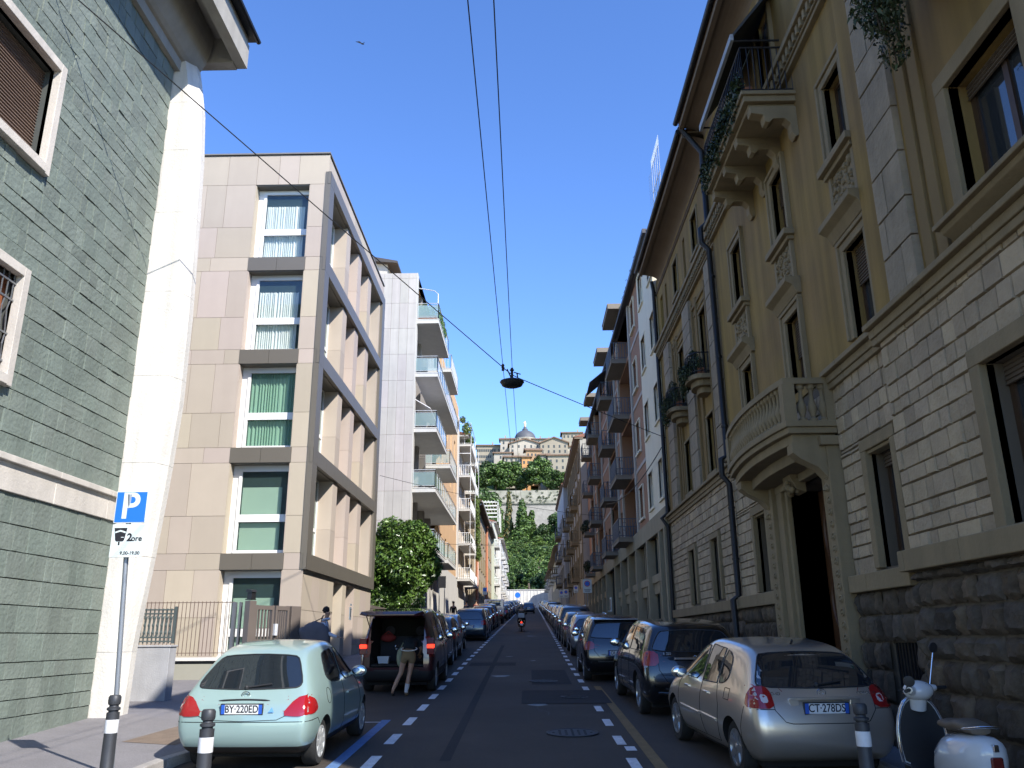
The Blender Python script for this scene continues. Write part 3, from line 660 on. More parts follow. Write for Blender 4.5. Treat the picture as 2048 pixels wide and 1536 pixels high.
blocks(mb, A1, B1, 2.95, 6.0, pad(wm, .22) + [(12.95, 16.75, 0, 5.4)], .21, .15, .46, 0, rnd, joint=.0035, out=.022, bev=.012, th=.04, tilt=.007)
blocks(mb, B1 + .1, C1, 2.95, 6.0, pad(ww, .2), .21, .15, .46, -.12, rnd, joint=.0035, out=.022, bev=.012, th=.04, tilt=.007)
blocks(mb, A1 - .02, A1 + .001, 2.9, 6.0, [], .3, .2, .4, .12, rnd, out=.02)
mb.build('stone_blocks', limeb, pal)
mb = MB(RF)
blocks(mb, A0, A1, 0, 2.86, [], .34, .22, .62, .11, rnd, joint=.012, rough=.10)
blocks(mb, A1, B1, .2, 2.7, [(12.95, 16.75, 0, 5.4), (11.15, 12.03, 1.2, 2.02)], .34, .2, .5, .02, rnd, joint=.012, rough=.075)
blocks(mb, B1 + .1, C1, .6, 2.7, [], .34, .2, .55, -.10, rnd, joint=.012, rough=.075)
mb.build('rough_base', rough_s, pal, smooth=45)
mb = MB(RF)                                                    # sill bands and string courses
def seg(s0, s1, d0, d1, z0, z1, step=1.4):
    s = s0
    while s < s1 - .01: e = min(s + step, s1); mb.box(s + .002, e - .002, d0, d1, z0, z1); s = e
seg(A0, A1 + .12, -.05, .26, 2.86, 3.12); seg(A1 + .12, 12.95, -.05, .14, 2.70, 2.95); seg(16.75, B1, -.05, .14, 2.70, 2.95); seg(B1, C1, -.2, .03, 2.70, 2.95)
for (s0, s1, o) in ((A0, A1 + .14, .12), (A1 + .14, 13.0, 0), (16.8, B1 + .06, 0), (B1 + .06, C1 + .08, -.12)):
    seg(s0, s1, o - .1, o + .10, 6.0, 6.12); seg(s0, s1, o - .1, o + .18, 6.12, 6.2); seg(s0, s1, o - .1, o + .07, 5.9, 6.0)
for (s0, s1, o) in ((A0, A1, .12), (A1, B1, 0), (B1, C1 + .05, -.12)):     # upper dentil cornice
    seg(s0, s1, o - .1, o + .10, 12.02, 12.10); seg(s0, s1, o - .1, o + .24, 12.32, 12.44); seg(s0, s1, o - .1, o + .14, 12.10, 12.14)
    s = s0
    while s < s1 - .1: mb.box(s, s + .09, o - .05, o + .19, 12.14, 12.32); s += .19
mb.build('string_courses', lime, pal, bevel=.012)
mb = MB(RF)
for h in wn: surround(mb, h[0], h[1], h[2], h[3], .2, .0, .18)
for h in wm: surround(mb, h[0], h[1], h[2] + .0, h[3], .17, -.1, .07, sill=False); mb.box(h[0] - .03, h[1] + .03, -.14, .03, h[3] - .05, h[3])
for h in ww: surround(mb, h[0], h[1], h[2], h[3], .15, -.2, -.04, sill=False)
for h in ww2 + ww3[:2] + ww4[:2]: surround(mb, h[0], h[1], h[2], h[3], .07, -.2, -.08, sill=True)
for h in wm2 + wm3 + wm4:
    a, b, c, e = h[:4]
    for (w0, w1, t) in ((.0, .13, .05), (.13, .2, .085)): mb.box(a - w1, a - w0, -.1, t, c, e + w0); mb.box(b + w0, b + w1, -.1, t, c, e + w0); mb.box(a - w1, b + w1, -.1, t + .002, e + w0, e + w1)
for h in wm3:                                                  # sills, carved aprons and console ledges
    a, b, c = h[0], h[1], h[2]
    mb.box(a - .26, b + .26, -.1, .2, c - .12, c); mb.box(a - .2, b + .2, -.1, .12, c - .2, c - .12)
    mb.box(a - .16, a - .05, -.1, .07, c - .98, c - .2); mb.box(b + .05, b + .16, -.1, .07, c - .98, c - .2); mb.box(a - .05, b + .05, -.1, .03, c - .98, c - .2)
    mb.prism([(-.1, c - 1.3), (.08, c - 1.3), (.16, c - 1.15), (.28, c - 1.08), (.28, c - .98), (-.1, c - .98)], 's', a - .28, b + .28)
mb.build('window_surrounds', lime, pal, bevel=.01)
mb = MB(RF); r2 = random.Random(4)                             # foliage relief
for h in wm3:
    a, b, c = h[0], h[1], h[2]
    for _ in range(70): mb.ball((r2.uniform(a - .01, b + .01), .04, r2.uniform(c - .93, c - .26)), (r2.uniform(.02, .07), r2.uniform(.02, .06), r2.uniform(.02, .07)), 6, 4)
ro = mb.build('carved_panel', lime, pal, smooth=60)
for h in wn:
    sash(RF, pal, h[0], h[1], h[2], h[3], -.16, dwood, gsky, fw=.09, mull=1, shut=.12, smat=blindm)
for i, h in enumerate(wm + ww): sash(RF, pal, h[0], h[1], h[2], h[3], h[4] * -1 + .02 + (-.12 if h[0] > 20 else 0), dwood, gsky, fw=.07, mull=1, shut=.15, smat=blindm)
for i, h in enumerate(wm2 + wm3): sash(RF, pal, h[0], h[1], h[2], h[3], -.22, dwood, gsky, fw=.06, mull=1, shut=[.42, .5, .3, .0, .35, .55][i], smat=blindm)
for i, h in enumerate(wm4): sash(RF, pal, h[0], h[1], h[2], h[3], -.2, dwood, gsky, fw=.06, mull=1)
for i, h in enumerate(ww2 + ww3 + ww4[:3]): sash(RF, pal, h[0], h[1], h[2], h[3], -.3, dwood, gsky, fw=.06, mull=1, shut=.2 if i % 2 else 0, smat=blindm)
poster = MB(RF); poster.box(11.08, 11.42, -.20, -.195, 3.05, 4.35); po = poster.build('window_poster', M('poster_white', (.62, .70, .72), rough=.6, var=.03), pal)
text('poster_letter', 'M', .34, M('poster_green', (.02, .30, .12), rough=.6, var=0), po, face_mat((5.188, 11.2, 3.52), (0, -1, 0), (0, 0, 1)), extr=.001, bold=.012)
# pilasters
mb = MB(RF)
blocks(mb, 9.3, 10.15, 6.22, 12.0, [], .55, .3, .85, .2, rnd, joint=.004, out=.015, bev=.012, th=.12)
for s in (20.2, 23.62, 27.3): blocks(mb, s, s + 1.05, 6.22, 11.95, [], .5, .4, 1.1, -.02, rnd, joint=.004, out=.012, bev=.01, th=.12)
mb.build('stone_pilaster', M('pilaster_stone', (.27, .22, .15), rough=.9, var=.2, vs=3, bump=1.0, bs=16, island=.06, streak=.15), pal)
mb = MB(RF)
for s in (9.05, 8.72): mb.box(s - .1, s + .12, .08, .17, 6.25, 12.0)
for s in (21.32, 21.5, 22.75, 23.4, 24.9 - .15, 26.05, 26.4, 26.9): mb.box(s, s + .1, -.15, -.05, 6.25, 11.7)
for (a, b) in ((21.4, 23.45), (24.85, 27.0)):
    mb.box(a, b, -.15, -.07, 11.5, 11.6); mb.box(a + .12, b - .12, -.15, -.09, 11.25, 11.33)
mb.build('plaster_mouldings', ochre2, pal, bevel=.01)
# eaves
mb = MB(RF)
def eave(mb, s0, s1, o, ov, z):
    n = 8
    for i in range(n):
        a, b = i / n * math.pi / 2, (i + 1) / n * math.pi / 2
        d0, z0 = o + ov * (1 - math.cos(a)) * .85, z + .28 * math.sin(a) - .28; d1, z1 = o + ov * (1 - math.cos(b)) * .85, z + .28 * math.sin(b) - .28
        mb.quad((s0, d0, z0), (s1, d0, z0), (s1, d1, z1), (s0, d1, z1))
    mb.box(s0, s1, o + ov * .83, o + ov, z - .06, z + .12)
    mb.box(s0, s1, o - .3, o + ov * .9, z + .1, z + .16)
eave(mb, A0, B1 - .05, 0, .68, 15.45); eave(mb, B1 + .0, 29.0, -.12, .72, 15.25)
for o, s0, s1 in ((0, A0, B1), (-.12, B1, C1)):
    for z in (14.62, 14.74): mb.box(s0, s1, o - .05, o + .04, z, z + .05)
mb.build('eave_soffit', soffm, pal)
mb = MB(RF); tile = M('roof_tile', (.24, .11, .07), rough=.85, var=.2, vs=4)
mb.quad((A0, .74, 15.62), (B1, .74, 15.62), (B1, -4.5, 17.2), (A0, -4.5, 17.2)); mb.quad((A0, -4.5, 17.2), (B1, -4.5, 17.2), (B1, -9, 15.5), (A0, -9, 15.5))
mb.quad((B1, .66, 15.42), (29.2, .66, 15.42), (29.2, -4.5, 16.9), (B1, -4.5, 16.9)); mb.quad((B1, -4.5, 16.9), (29.2, -4.5, 16.9), (29.2, -9, 15.3), (B1, -9, 15.3))
mb.build('roof', tile, pal)
mb = MB(RF)
mb.tube([(A0, .76, 15.60), (B1 - .05, .76, 15.60)], .075, 8); mb.tube([(B1, .69, 15.40), (29.1, .69, 15.40)], .075, 8)
mb.build('gutter', blackm, pal, smooth=50)
mb = MB(RF); mb.tube([(19.8, .66, 15.5), (19.8, .45, 15.2), (19.8, .1, 14.7), (19.82, .10, 14.2), (19.84, .10, 12.6), (19.84, .3, 12.4), (19.84, .3, 12.0), (19.84, .12, 11.8), (19.84, .1, 6.3), (19.84, .26, 6.2), (19.84, .26, 5.8), (19.84, .1, 5.6), (19.84, .1, 3.0), (19.84, .24, 2.9), (19.84, .2, gz(20) + .1)], .075, 8)
for z in (13.5, 11, 8.8, 7, 5, 3.8): mb.tube([(19.84, .10, z), (19.84, .10, z + .05)], .09, 8)
mb.build('downpipe', blackm, pal, smooth=50)
mb = MB(RF); mb.tube([(29.5, .05, 15.2), (29.5, .0, 14.8), (29.5, -.02, 6.3), (29.5, .2, 6.1), (29.5, 0, 5.8), (29.5, 0, 1.4)], .07, 8); mb.build('downpipe', blackm, pal, smooth=50)
mb = MB(RF); mb.tube([(10.22, .05, 15.2), (10.3, .03, 6.3)], .02, 6); mb.build('cable', blackm, pal)
mb = MB(RF)
for i in range(9): mb.box(11.2 + i * .095, 11.22 + i * .095, -.06, -.04, 1.35, 2.0)
mb.box(11.18, 12.0, -.3, -.25, 1.35, 2.0); mb.build('cellar_grate', blackm, pal)
# doorway
dp = MB(RF)
for (p, q) in ((12.98, 13.32), (16.2, 16.72)):
    dp.box(p, q, -.1, .26, gz(14) + .1, 1.3); dp.box(p + .03, q - .03, -.1, .2, 1.3, 5.0); dp.box(p - .04, q + .04, -.1, .3, 5.0, 5.15)
for (p, q) in ((13.32, 13.62), (15.88, 16.2)): dp.box(p, q, -.1, .12, gz(14), 4.85)
dp.box(13.6, 13.75, -.7, .05, gz(14), 4.85); dp.box(15.75, 15.9, -.7, .05, gz(14), 4.85); dp.box(13.3, 16.22, -.1, .13, 4.72, 5.0); dp.box(13.32, 16.2, -.1, .18, 5.0, 5.12)
z = 1.45
while z < 4.9:                                                 # carved scroll bands on both pilasters
    for s in (13.15, 16.46):
        dp.tube([(s + .07 * math.cos(t), .205, z + .07 * math.sin(t) + t * .012) for t in [i * .6 for i in range(9)]], .018, 4); dp.ball((s, .2, z + .03), (.04, .035, .03), 6, 4)
    z += .19
dp.build('door_surround', lime, pal, bevel=.012)
dd = MB(RF); dd.box(13.75, 15.75, -.62, -.55, .6, 4.7); dd.box(14.72, 14.78, -.55, -.5, .6, 4.7)
for (a, b) in ((13.85, 14.65), (14.85, 15.65)):
    c = (a + b) / 2
    for zc, rz in ((1.55, .45), (2.7, .5), (3.9, .55)):
        dd.tube([(c + .33 * math.cos(t), -.54, zc + rz * math.sin(t)) for t in [k * math.pi / 12 for k in range(24)]], .03, 6, closed=True); dd.ball((c, -.56, zc), (.22, .07, rz * .68), 12, 8)
dd.build('door', doorw, pal, smooth=50)
def baluster(mb, s, d, z, h, r=.075):
    pr_ = [(.9, 0), (.9, .08), (.5, .12), (.55, .18), (1.0, .32), (.95, .42), (.5, .6), (.38, .75), (.5, .86), (.85, .9), (.85, 1.0)]
    mb.lathe([(r * a, h * b) for a, b in pr_], (s, d, z), 10)
# entrance balcony: plan follows a shallow bow
eb = MB(RF); n = 20
plan = [(12.98, 0), (12.98, .78), (13.45, .86)] + [(13.45 + 3.0 * t, .86 + .10 * math.sin(math.pi * t)) for t in [i / 10 for i in range(1, 10)]] + [(16.45, .86), (16.95, .78), (16.95, 0)]
eb.prism(plan, 'z', 5.20, 5.30); eb.prism([((s - 14.95) * 1.02 + 14.95, d * 1.05) for s, d in plan], 'z', 5.30, 5.40); eb.prism([((s - 14.95) * .95 + 14.95, d * .9) for s, d in plan], 'z', 5.05, 5.2)
eb.prism([((s - 14.95) * .8 + 14.95, d * .62) for s, d in plan], 'z', 4.86, 5.05)
ebo = eb.build('balcony', lime, pal, bevel=.01)
eb = MB(RF); L = plan[1:-1]
for a, b in zip(L[:-1], L[1:]):
    ns = max(1, round(math.dist(a, b) / .16))
    for i in range(ns): t = (i + .5) / ns; baluster(eb, a[0] + (b[0] - a[0]) * t, (a[1] + (b[1] - a[1]) * t) - .08, 5.40, .62)
for i in range(4): baluster(eb, 13.06, .16 + i * .17, 5.40, .62)
for i in range(4): baluster(eb, 16.87, .16 + i * .17, 5.40, .62)
for (s, d) in ((13.06, .72), (16.87, .72), (13.06, .04), (16.87, .04)): eb.box(s - .1, s + .1, d - .1, d + .1, 5.4, 6.02)
for a, b in zip(plan[:-1], plan[1:]):
    v = Vector((b[0] - a[0], b[1] - a[1])).normalized(); nx, ny = -v.y * .1, v.x * .1
    c_ = Vector((14.95, 0))
    ai = (a[0] + (14.95 - a[0]) * .05, max(0, a[1] - .17)); bi = (b[0] + (14.95 - b[0]) * .05, max(0, b[1] - .17))
    ao = (a[0] - (14.95 - a[0]) * .012, a[1] + .02); bo = (b[0] - (14.95 - b[0]) * .012, b[1] + .02)
    eb.add([(*ao, 6.02), (*bo, 6.02), (*bi, 6.02), (*ai, 6.02), (*ao, 6.12), (*bo, 6.12), (*bi, 6.12), (*ai, 6.12)], [(0, 3, 2, 1), (4, 5, 6, 7), (0, 1, 5, 4), (1, 2, 6, 5), (2, 3, 7, 6), (3, 0, 4, 7)])
eb.build('balustrade', lime, ebo, smooth=45)
eb = MB(RF)
for s in (13.2, 16.55):                                        # scroll consoles
    eb.prism([(0, 4.2), (.14, 4.25), (.2, 4.5), (.34, 4.66), (.6, 4.8), (.72, 4.9), (.72, 5.06), (0, 5.06)], 's', s - .14, s + .14)
    eb.tube([(s, .1 + .12 * math.cos(t), 4.3 + .12 * math.sin(t)) for t in [i * .5 for i in range(12)]], .05, 6)
eb.prism([(0, 4.55), (.16, 4.6), (.26, 4.8), (.3, 5.0), (0, 5.0)], 's', 14.75, 15.2); r3 = random.Random(9)
for _ in range(30): eb.ball((r3.uniform(14.78, 15.18), r3.uniform(.12, .3), r3.uniform(4.55, 5.0)), r3.uniform(.03, .07), 6, 4)
eb.build('console', lime, ebo, smooth=50)
# top floor balcony with iron railing and consoles
tb = MB(RF); tb.box(13.0, 16.35, -.05, .94, 11.42, 11.54); tb.box(12.95, 16.4, -.05, .99, 11.54, 11.62); tb.box(13.1, 16.25, -.05, .84, 11.34, 11.42)
tbo = tb.build('balcony', lime, pal, bevel=.01)
tb = MB(RF)
for s in (13.15, 14.15, 15.15, 16.15):
    tb.prism([(-.05, 10.75), (.06, 10.7), (.12, 10.8), (.12, 10.98), (.22, 11.08), (.42, 11.08), (.50, 11.0), (.58, 11.02), (.6, 11.16), (.82, 11.2), (.84, 11.34), (-.05, 11.34)], 's', s - .11, s + .11)
tb.build('console', lime, tbo, bevel=.012)
tb = MB(RF)
s = 13.05
def irail(mb, pts, z, h, r=.012, step=.11):
    for a, b in zip(pts[:-1], pts[1:]):
        L = math.dist(a, b); n = max(1, round(L / step)); mb.tube([(*a, z + h), (*b, z + h)], r * 1.6, 6); mb.tube([(*a, z + .08), (*b, z + .08)], r * 1.2, 5)
        for i in range(n + 1): t = i / n; p = (a[0] + (b[0] - a[0]) * t, a[1] + (b[1] - a[1]) * t); mb.tube([(*p, z), (*p, z + h)], r * .8, 4)
irail(tb, [(13.05, 0), (13.05, .9), (16.3, .9), (16.3, 0)], 11.62, 1.0); 
s = 13.1
while s < 16.2:
    tb.tube([(s + .07 * math.cos(t), .92, 12.1 + .12 * math.sin(t)) for t in [k * .8 for k in range(9)]], .01, 4); s += .2
tb.build('iron_railing', blackm, tbo)
lf1 = leafmat('balcony_leaf', (.022, .035, .014), (.04, .06, .02)); lf2 = leafmat('vine_leaf', (.035, .06, .02), (.06, .09, .03))
stemm = M('stem', (.05, .035, .02), rough=.9, var=.1); potm = M('terracotta', (.22, .09, .045), rough=.8, var=.12)
def plant(name, lab, cat, loc, lobes, n, size, seed, group=None, mat=None, pot=None, droop=.3):
    t = thing(name, loc, lab, cat, group)
    leafcloud('foliage', lobes, n, size, mat or lf1, seed, parent=t, shell=.2, droop=droop)
    if pot:
        m = MB(pot[0]); m.box(*pot[1]); m.build('flower_box', potm, t, bevel=.01)
    m = MB(); r = random.Random(seed)
    for c, rr in lobes[:6]:
        m.tube([(c[0], c[1], c[2] - (rr[2] if isinstance(rr, tuple) else rr) * .9), (c[0] + r.uniform(-.05, .05), c[1] + r.uniform(-.05, .05), c[2])], .012, 4)
    m.build('stem', stemm, t); return t
plant('hanging_plant', 'long trailing plant spilling over the top balcony railing under the awning', 'plant', (4.1, 14.6, 11.7), [((4.05, 13.3 + .36 * i, 11.85 - .05 * (i % 3)), (.12, .28, .38)) for i in range(9)], 2600, .09, 5, pot=(RF, (13.15, 16.2, .72, .88, 11.65, 11.85)))
aw = thing('awning', (5.0, 14.4, 14.3), 'folded dark awning with a pale front bar above the top balcony of the palace', 'awning')
m = MB(RF); m.add([(13.4, .05, 14.35), (16.2, .05, 14.35), (16.0, 1.0, 13.0), (13.15, 1.0, 13.0), (13.4, .02, 14.3), (16.2, .02, 14.3), (16.0, .97, 12.97), (13.15, .97, 12.97)], [(0, 1, 2, 3), (4, 7, 6, 5), (0, 3, 7, 4), (1, 5, 6, 2)]); m.build('canvas', M('dark_canvas', (.055, .06, .06), rough=.9, var=.1), aw)
m = MB(RF); m.box(13.1, 16.05, .98, 1.04, 12.84, 12.98); m.build('front_bar', M('awning_bar', (.30, .31, .31), rough=.6, var=.15), aw); m = MB(RF); m.tube([(16.0, 1.0, 12.9), (16.0, .1, 12.9)], .02, 6); m.build('folding_arm', blackm, aw); m = MB(RF); m.tube([(13.2, 1.0, 12.9), (13.2, .1, 12.9)], .02, 6); m.build('folding_arm', blackm, aw)
# small rounded window balconies of the wing with plants
for i, (sc, lab) in enumerate([(22.15, 'nearer bushy plant in the little round window balcony of the palace wing'), (25.5, 'farther shrub overflowing the little round window balcony of the palace wing')]):
    m = MB(RF); pl = [(sc - .62, -.12), (sc - .62, .2)] + [(sc - .62 * math.cos(t), .2 + .3 * math.sin(t)) for t in [k * math.pi / 8 for k in range(1, 8)]] + [(sc + .62, .2), (sc + .62, -.12)]
    m.prism(pl, 'z', 8.82, 8.95); m.prism([((s - sc) * .75 + sc, d * .7 if d > 0 else d) for s, d in pl], 'z', 8.66, 8.82); m.prism([((s - sc) * .45 + sc, d * .4 if d > 0 else d) for s, d in pl], 'z', 8.5, 8.66)
    bo = m.build('balcony', lime, pal, bevel=.01)
    m = MB(RF); irail(m, [(p[0] * .98 + sc * .02, p[1] * .95) for p in pl], 8.95, .6, step=.09); m.build('iron_railing', blackm, bo)
    c = lambda s, d, z: tuple(RF(s, d, z))
    plant('window_plant', lab, 'plant', c(sc, .2, 8.97), [(c(sc - .3, .25, 9.25), (.2, .35, .28)), (c(sc + .25, .3, 9.3), (.22, .38, .32)), (c(sc, .5, 9.1), (.22, .5, .28)), (c(sc + .45, .45, 8.95 - .1 * i), (.16, .3, .35)), (c(sc, .25, 9.6), (.15, .35, .2 + .15 * i))], 2600, .07, 30 + i, 'plants in the round balconies', pot=(RF, (sc - .5, sc + .5, .05, .25, 8.96, 9.15)))
# upper near window: heavy sill ledge, and the hanging plant of the balcony above it
m = MB(RF); m.prism([(.0, 6.22), (.2, 6.26), (.34, 6.34), (.36, 6.4), (0, 6.4)], 's', 6.5, 8.4); m.box(6.45, 8.45, 0, .42, 6.40, 6.46); m.build('window_ledge', lime, pal, bevel=.01)
m = MB(RF); pl = [(5.6, .1), (5.6, .45)] + [(6.9 - 1.3 * math.cos(t), .45 + .6 * math.sin(t)) for t in [k * math.pi / 8 for k in range(1, 8)]] + [(8.2, .45), (8.2, .1)]
m.prism(pl, 'z', 9.35, 9.5); m.prism([((s - 6.9) * .7 + 6.9, d * .7) for s, d in pl], 'z', 9.15, 9.35); m.prism([((s - 6.9) * .4 + 6.9, d * .45) for s, d in pl], 'z', 8.9, 9.15); bo = m.build('balcony', lime, pal, bevel=.01)
m = MB(RF); irail(m, [(p[0] * .98 + 6.9 * .02, p[1] * .95) for p in pl], 9.5, .9); m.build('iron_railing', blackm, bo)
c = lambda s, d, z: tuple(RF(s, d, z))
plant('hanging_plant', 'dark trailing plant hanging from the nearest balcony at the top right of the picture', 'plant', c(7.9, .8, 9.6), [(c(8.1, .75, 9.2), (.28, .3, .4)), (c(7.8, .95, 9.0), (.3, .35, .45)), (c(7.9, .9, 9.7), (.35, .45, .35)), (c(8.25, .6, 8.8), (.2, .22, .4)), (c(7.5, 1.0, 9.5), (.3, .3, .3))], 2600, .065, 77, pot=(RF, (7.3, 8.1, .6, .8, 9.52, 9.7)), droop=.5)
# ================================================================ LEFT: white marble apartment block with balconies
marb = M('marble_slab', (.39, .37, .335), rough=.7, var=.07, vs=1.1, island=.05, col2=(.40, .365, .345), streak=.1)
whr = M('white_render', (.46, .44, .40), rough=.85, var=.05, vs=.8, streak=.06)
orng = M('orange_render', (.50, .32, .17), rough=.88, var=.05, vs=.6, streak=.05)
slabm = M('balcony_slab', (.50, .49, .46), rough=.85, var=.06, vs=1.5, streak=.05)
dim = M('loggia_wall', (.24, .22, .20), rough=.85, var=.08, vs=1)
bgl = clearglass('balcony_glass', (.30, .42, .42), .55)
railm = M('light_rail', (.55, .56, .56), rough=.4, var=.03, metal=.3)
wab = thing('white_apartment_block', (-6.4, 46, gz(46)), 'tall block with a marble clad end wall, orange street wall and glass fronted balconies', 'building')
WF = FR((0, 46, 0), (1, 0, 0), (0, -1, 0))
mb = MB(WF); rnd = random.Random(5)
s = -6.42; cols = []
while s > -14: cols.append((s - .5, s)); s -= .5
zz = [gz(46)]; z = 2.3
for a, b in cols:
    z = 1.9 + (0 if True else 0)
    while z < 23.3: e = min(z + 1.62, 23.3); mb.box(a + .006, b - .006, 0, .03, z + .006, e - .006); z = e
mb.build('marble_cladding', marb, wab)
mb = MB(LF)
lo = (46.5, 60.55, 6.9, 23.3)
wz_ = [(62 + 3.6 * k, 63.3 + 3.6 * k, z, z + 1.6) for k in range(4) for z in (8.0, 11.2, 14.4, 17.6, 20.6)]
wall(mb, 46.0, 77.2, 1.5, 23.3, [lo[:4]] + wz_, depth=.25)
mb.quad((46, 0, 1.5), (46, -9, 1.5), (46, -9, 23.3), (46, 0, 23.3)); mb.quad((77.2, 0, 1.5), (77.2, -9, 1.5), (77.2, -9, 23.3), (77.2, 0, 23.3)); mb.quad((46, -9, 1.5), (77.2, -9, 1.5), (77.2, -9, 23.3), (46, -9, 23.3)); mb.quad((46, 0, 23.3), (77.2, 0, 23.3), (77.2, -9, 23.3), (46, -9, 23.3))
mb.build('wall', orng, wab)
mb = MB(LF)
mb.box(46.0 - .035, 46.5, -.05, .02, 7, 23.3); mb.box(46.0, 60.6, -.05, .04, 2, 6.9 - .02); mb.box(60.6, 77.2, -.05, .05, 2, 7.3); mb.box(76.2, 77.25, -.05, .12, 7.3, 22.3)
for s in (50, 53.5, 57): mb.box(s, s + .35, .04, .1, 2, 6.8)
mb.build('white_base', whr, wab)
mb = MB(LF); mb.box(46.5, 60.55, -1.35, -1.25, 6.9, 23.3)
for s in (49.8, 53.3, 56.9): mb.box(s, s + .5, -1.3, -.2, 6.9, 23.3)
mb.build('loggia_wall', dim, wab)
lv = [6.9, 10.1, 13.35, 16.7, 19.95]
for z in lv:
    for (a, b) in ((47.2, 49.0), (50.8, 52.6), (54.2, 56.0), (57.8, 59.6)): sash(LF, wab, a, b, z + .3, z + 2.6, -1.22, dwood, gdark, fw=.07, mull=1)
for h in wz_: sash(LF, wab, h[0], h[1], h[2], h[3], -.2, whitef, gdark, fw=.07, mull=1)
def balcony(fr, root, s0, s1, z, d0, d1, th=.22, style='glass', h=1.0, slab=None, railmat=None, panel=None, step=1.2, r=.016):
    m = MB(fr); m.box(s0, s1, d0, d1, z, z + th); m.box(s0 - .02, s1 + .02, d0, d1 + .02, z + th, z + th + .05); b = m.build('balcony', slab or slabm, root)
    m = MB(fr); zt_ = z + th + .05; pts = [(s0 + .02, d0 + .03), (s0 + .02, d1 - .03), (s1 - .02, d1 - .03), (s1 - .02, d0 + .03)]; P = MB(fr)
    for a, c in zip(pts[:-1], pts[1:]):
        L = math.dist(a, c); n = max(1, round(L / step))
        m.tube([(*a, zt_ + h), (*c, zt_ + h)], r * 1.5, 5)
        for i in range(n + 1):
            t = i / n; p = (a[0] + (c[0] - a[0]) * t, a[1] + (c[1] - a[1]) * t); m.box(p[0] - r, p[0] + r, p[1] - r, p[1] + r, z - .02 if style == 'glass' else zt_, zt_ + h)
        if style == 'glass':
            m.tube([(*a, zt_ + h - .12), (*c, zt_ + h - .12)], r, 4); m.tube([(*a, zt_ + .1), (*c, zt_ + .1)], r, 4)
            P.add([(*a, zt_ + .12), (*c, zt_ + .12), (*c, zt_ + h - .13), (*a, zt_ + h - .13)], [(0, 1, 2, 3)])
        else: m.tube([(*a, zt_ + .08), (*c, zt_ + .08)], r, 4)
        if style == 'scroll':
            k = max(1, round(L / .45))
            for i in range(k):
                t = (i + .5) / k; x = a[0] + (c[0] - a[0]) * t; y = a[1] + (c[1] - a[1]) * t; ux, uy = (c[0] - a[0]) / L, (c[1] - a[1]) / L
                m.tube([(x + ux * .1 * math.cos(q), y + uy * .1 * math.cos(q), zt_ + .5 + .2 * math.sin(q)) for q in [j * .7 for j in range(9)]], .012, 4)
    ro = m.build('railing', railmat or railm, b)
    if style == 'glass': P.build('glass_panel', panel or bgl, b)
    return b
B = lambda s0, s1, z, **k: balcony(LF, wab, s0, s1, z, -1.2 if s1 < 60.6 else -.05, 1.32, **k)
B(46.15, 60.55, 9.95); B(46.15, 60.7, 16.75); B(46.15, 52.3, 13.42); B(46.15, 52.7, 20.1)
B(54.9, 60.55, 13.05, step=1.0); B(54.7, 60.5, 19.8, style='bars', step=.2); B(54.5, 60.55, 6.75, step=1.0); B(46.15, 52.4, 6.6)
mb = MB(LF); mb.add([(46.3, -.9, 16.0), (51.5, -.9, 16.0), (51.3, .9, 14.95), (46.5, .9, 14.95), (46.3, -.9, 15.96), (51.5, -.9, 15.96), (51.3, .9, 14.9), (46.5, .9, 14.9)], [(0, 1, 2, 3), (4, 7, 6, 5), (0, 3, 7, 4), (1, 2, 6, 5), (2, 3, 7, 6)])
tag(mb.build('awning', M('white_canvas', (.62, .60, .60), rough=.8, var=.04), loc=(-6, 48, 16)), 'white canvas awning let down under the third balcony of the marble block', 'awning')
mb = MB(LF); mb.box(53.5, 53.8, -5, -4.6, 23.3, 25.9); mb.tube([(46.2, 1.25, 20.4), (46.2, 1.25, 22.0), (46.3, 1.0, 22.25), (46.4, -.6, 22.6)], .03, 6); mb.build('awning_frame', railm, wab)
c = lambda s, d, z: tuple(LF(s, d, z))
plant('balcony_hedge', 'dense light green climbing plant along the topmost balcony railing of the marble block', 'plant', c(46.4, .6, 20.4), [(c(46.35 + .05 * i, -.9 + .33 * i, 20.95 + .06 * math.sin(i * 2)), (.3, .25, .55)) for i in range(7)] + [(c(47.5 + 1.2 * i, 1.25, 20.9), (.2, .7, .35)) for i in range(3)], 4500, .09, 12, mat=leafmat('hedge_leaf', (.10, .19, .035), (.06, .13, .03)), pot=(LF, (46.2, 46.45, -1, 1.2, 20.38, 20.6)))
# rooftop storey and its dark eave
mb = MB(LF); mb.box(49, 60, -8.8, -2.4, 23.3, 25.4); mb.build('attic_storey', whr, wab)
mb = MB(LF); mb.prism([(-9.3, 26.0), (-1.7, 25.25), (-1.7, 25.4), (-9.3, 26.9)], 's', 48.6, 60.3); mb.build('attic_roof', M('dark_roof', (.06, .055, .055), rough=.7), wab)
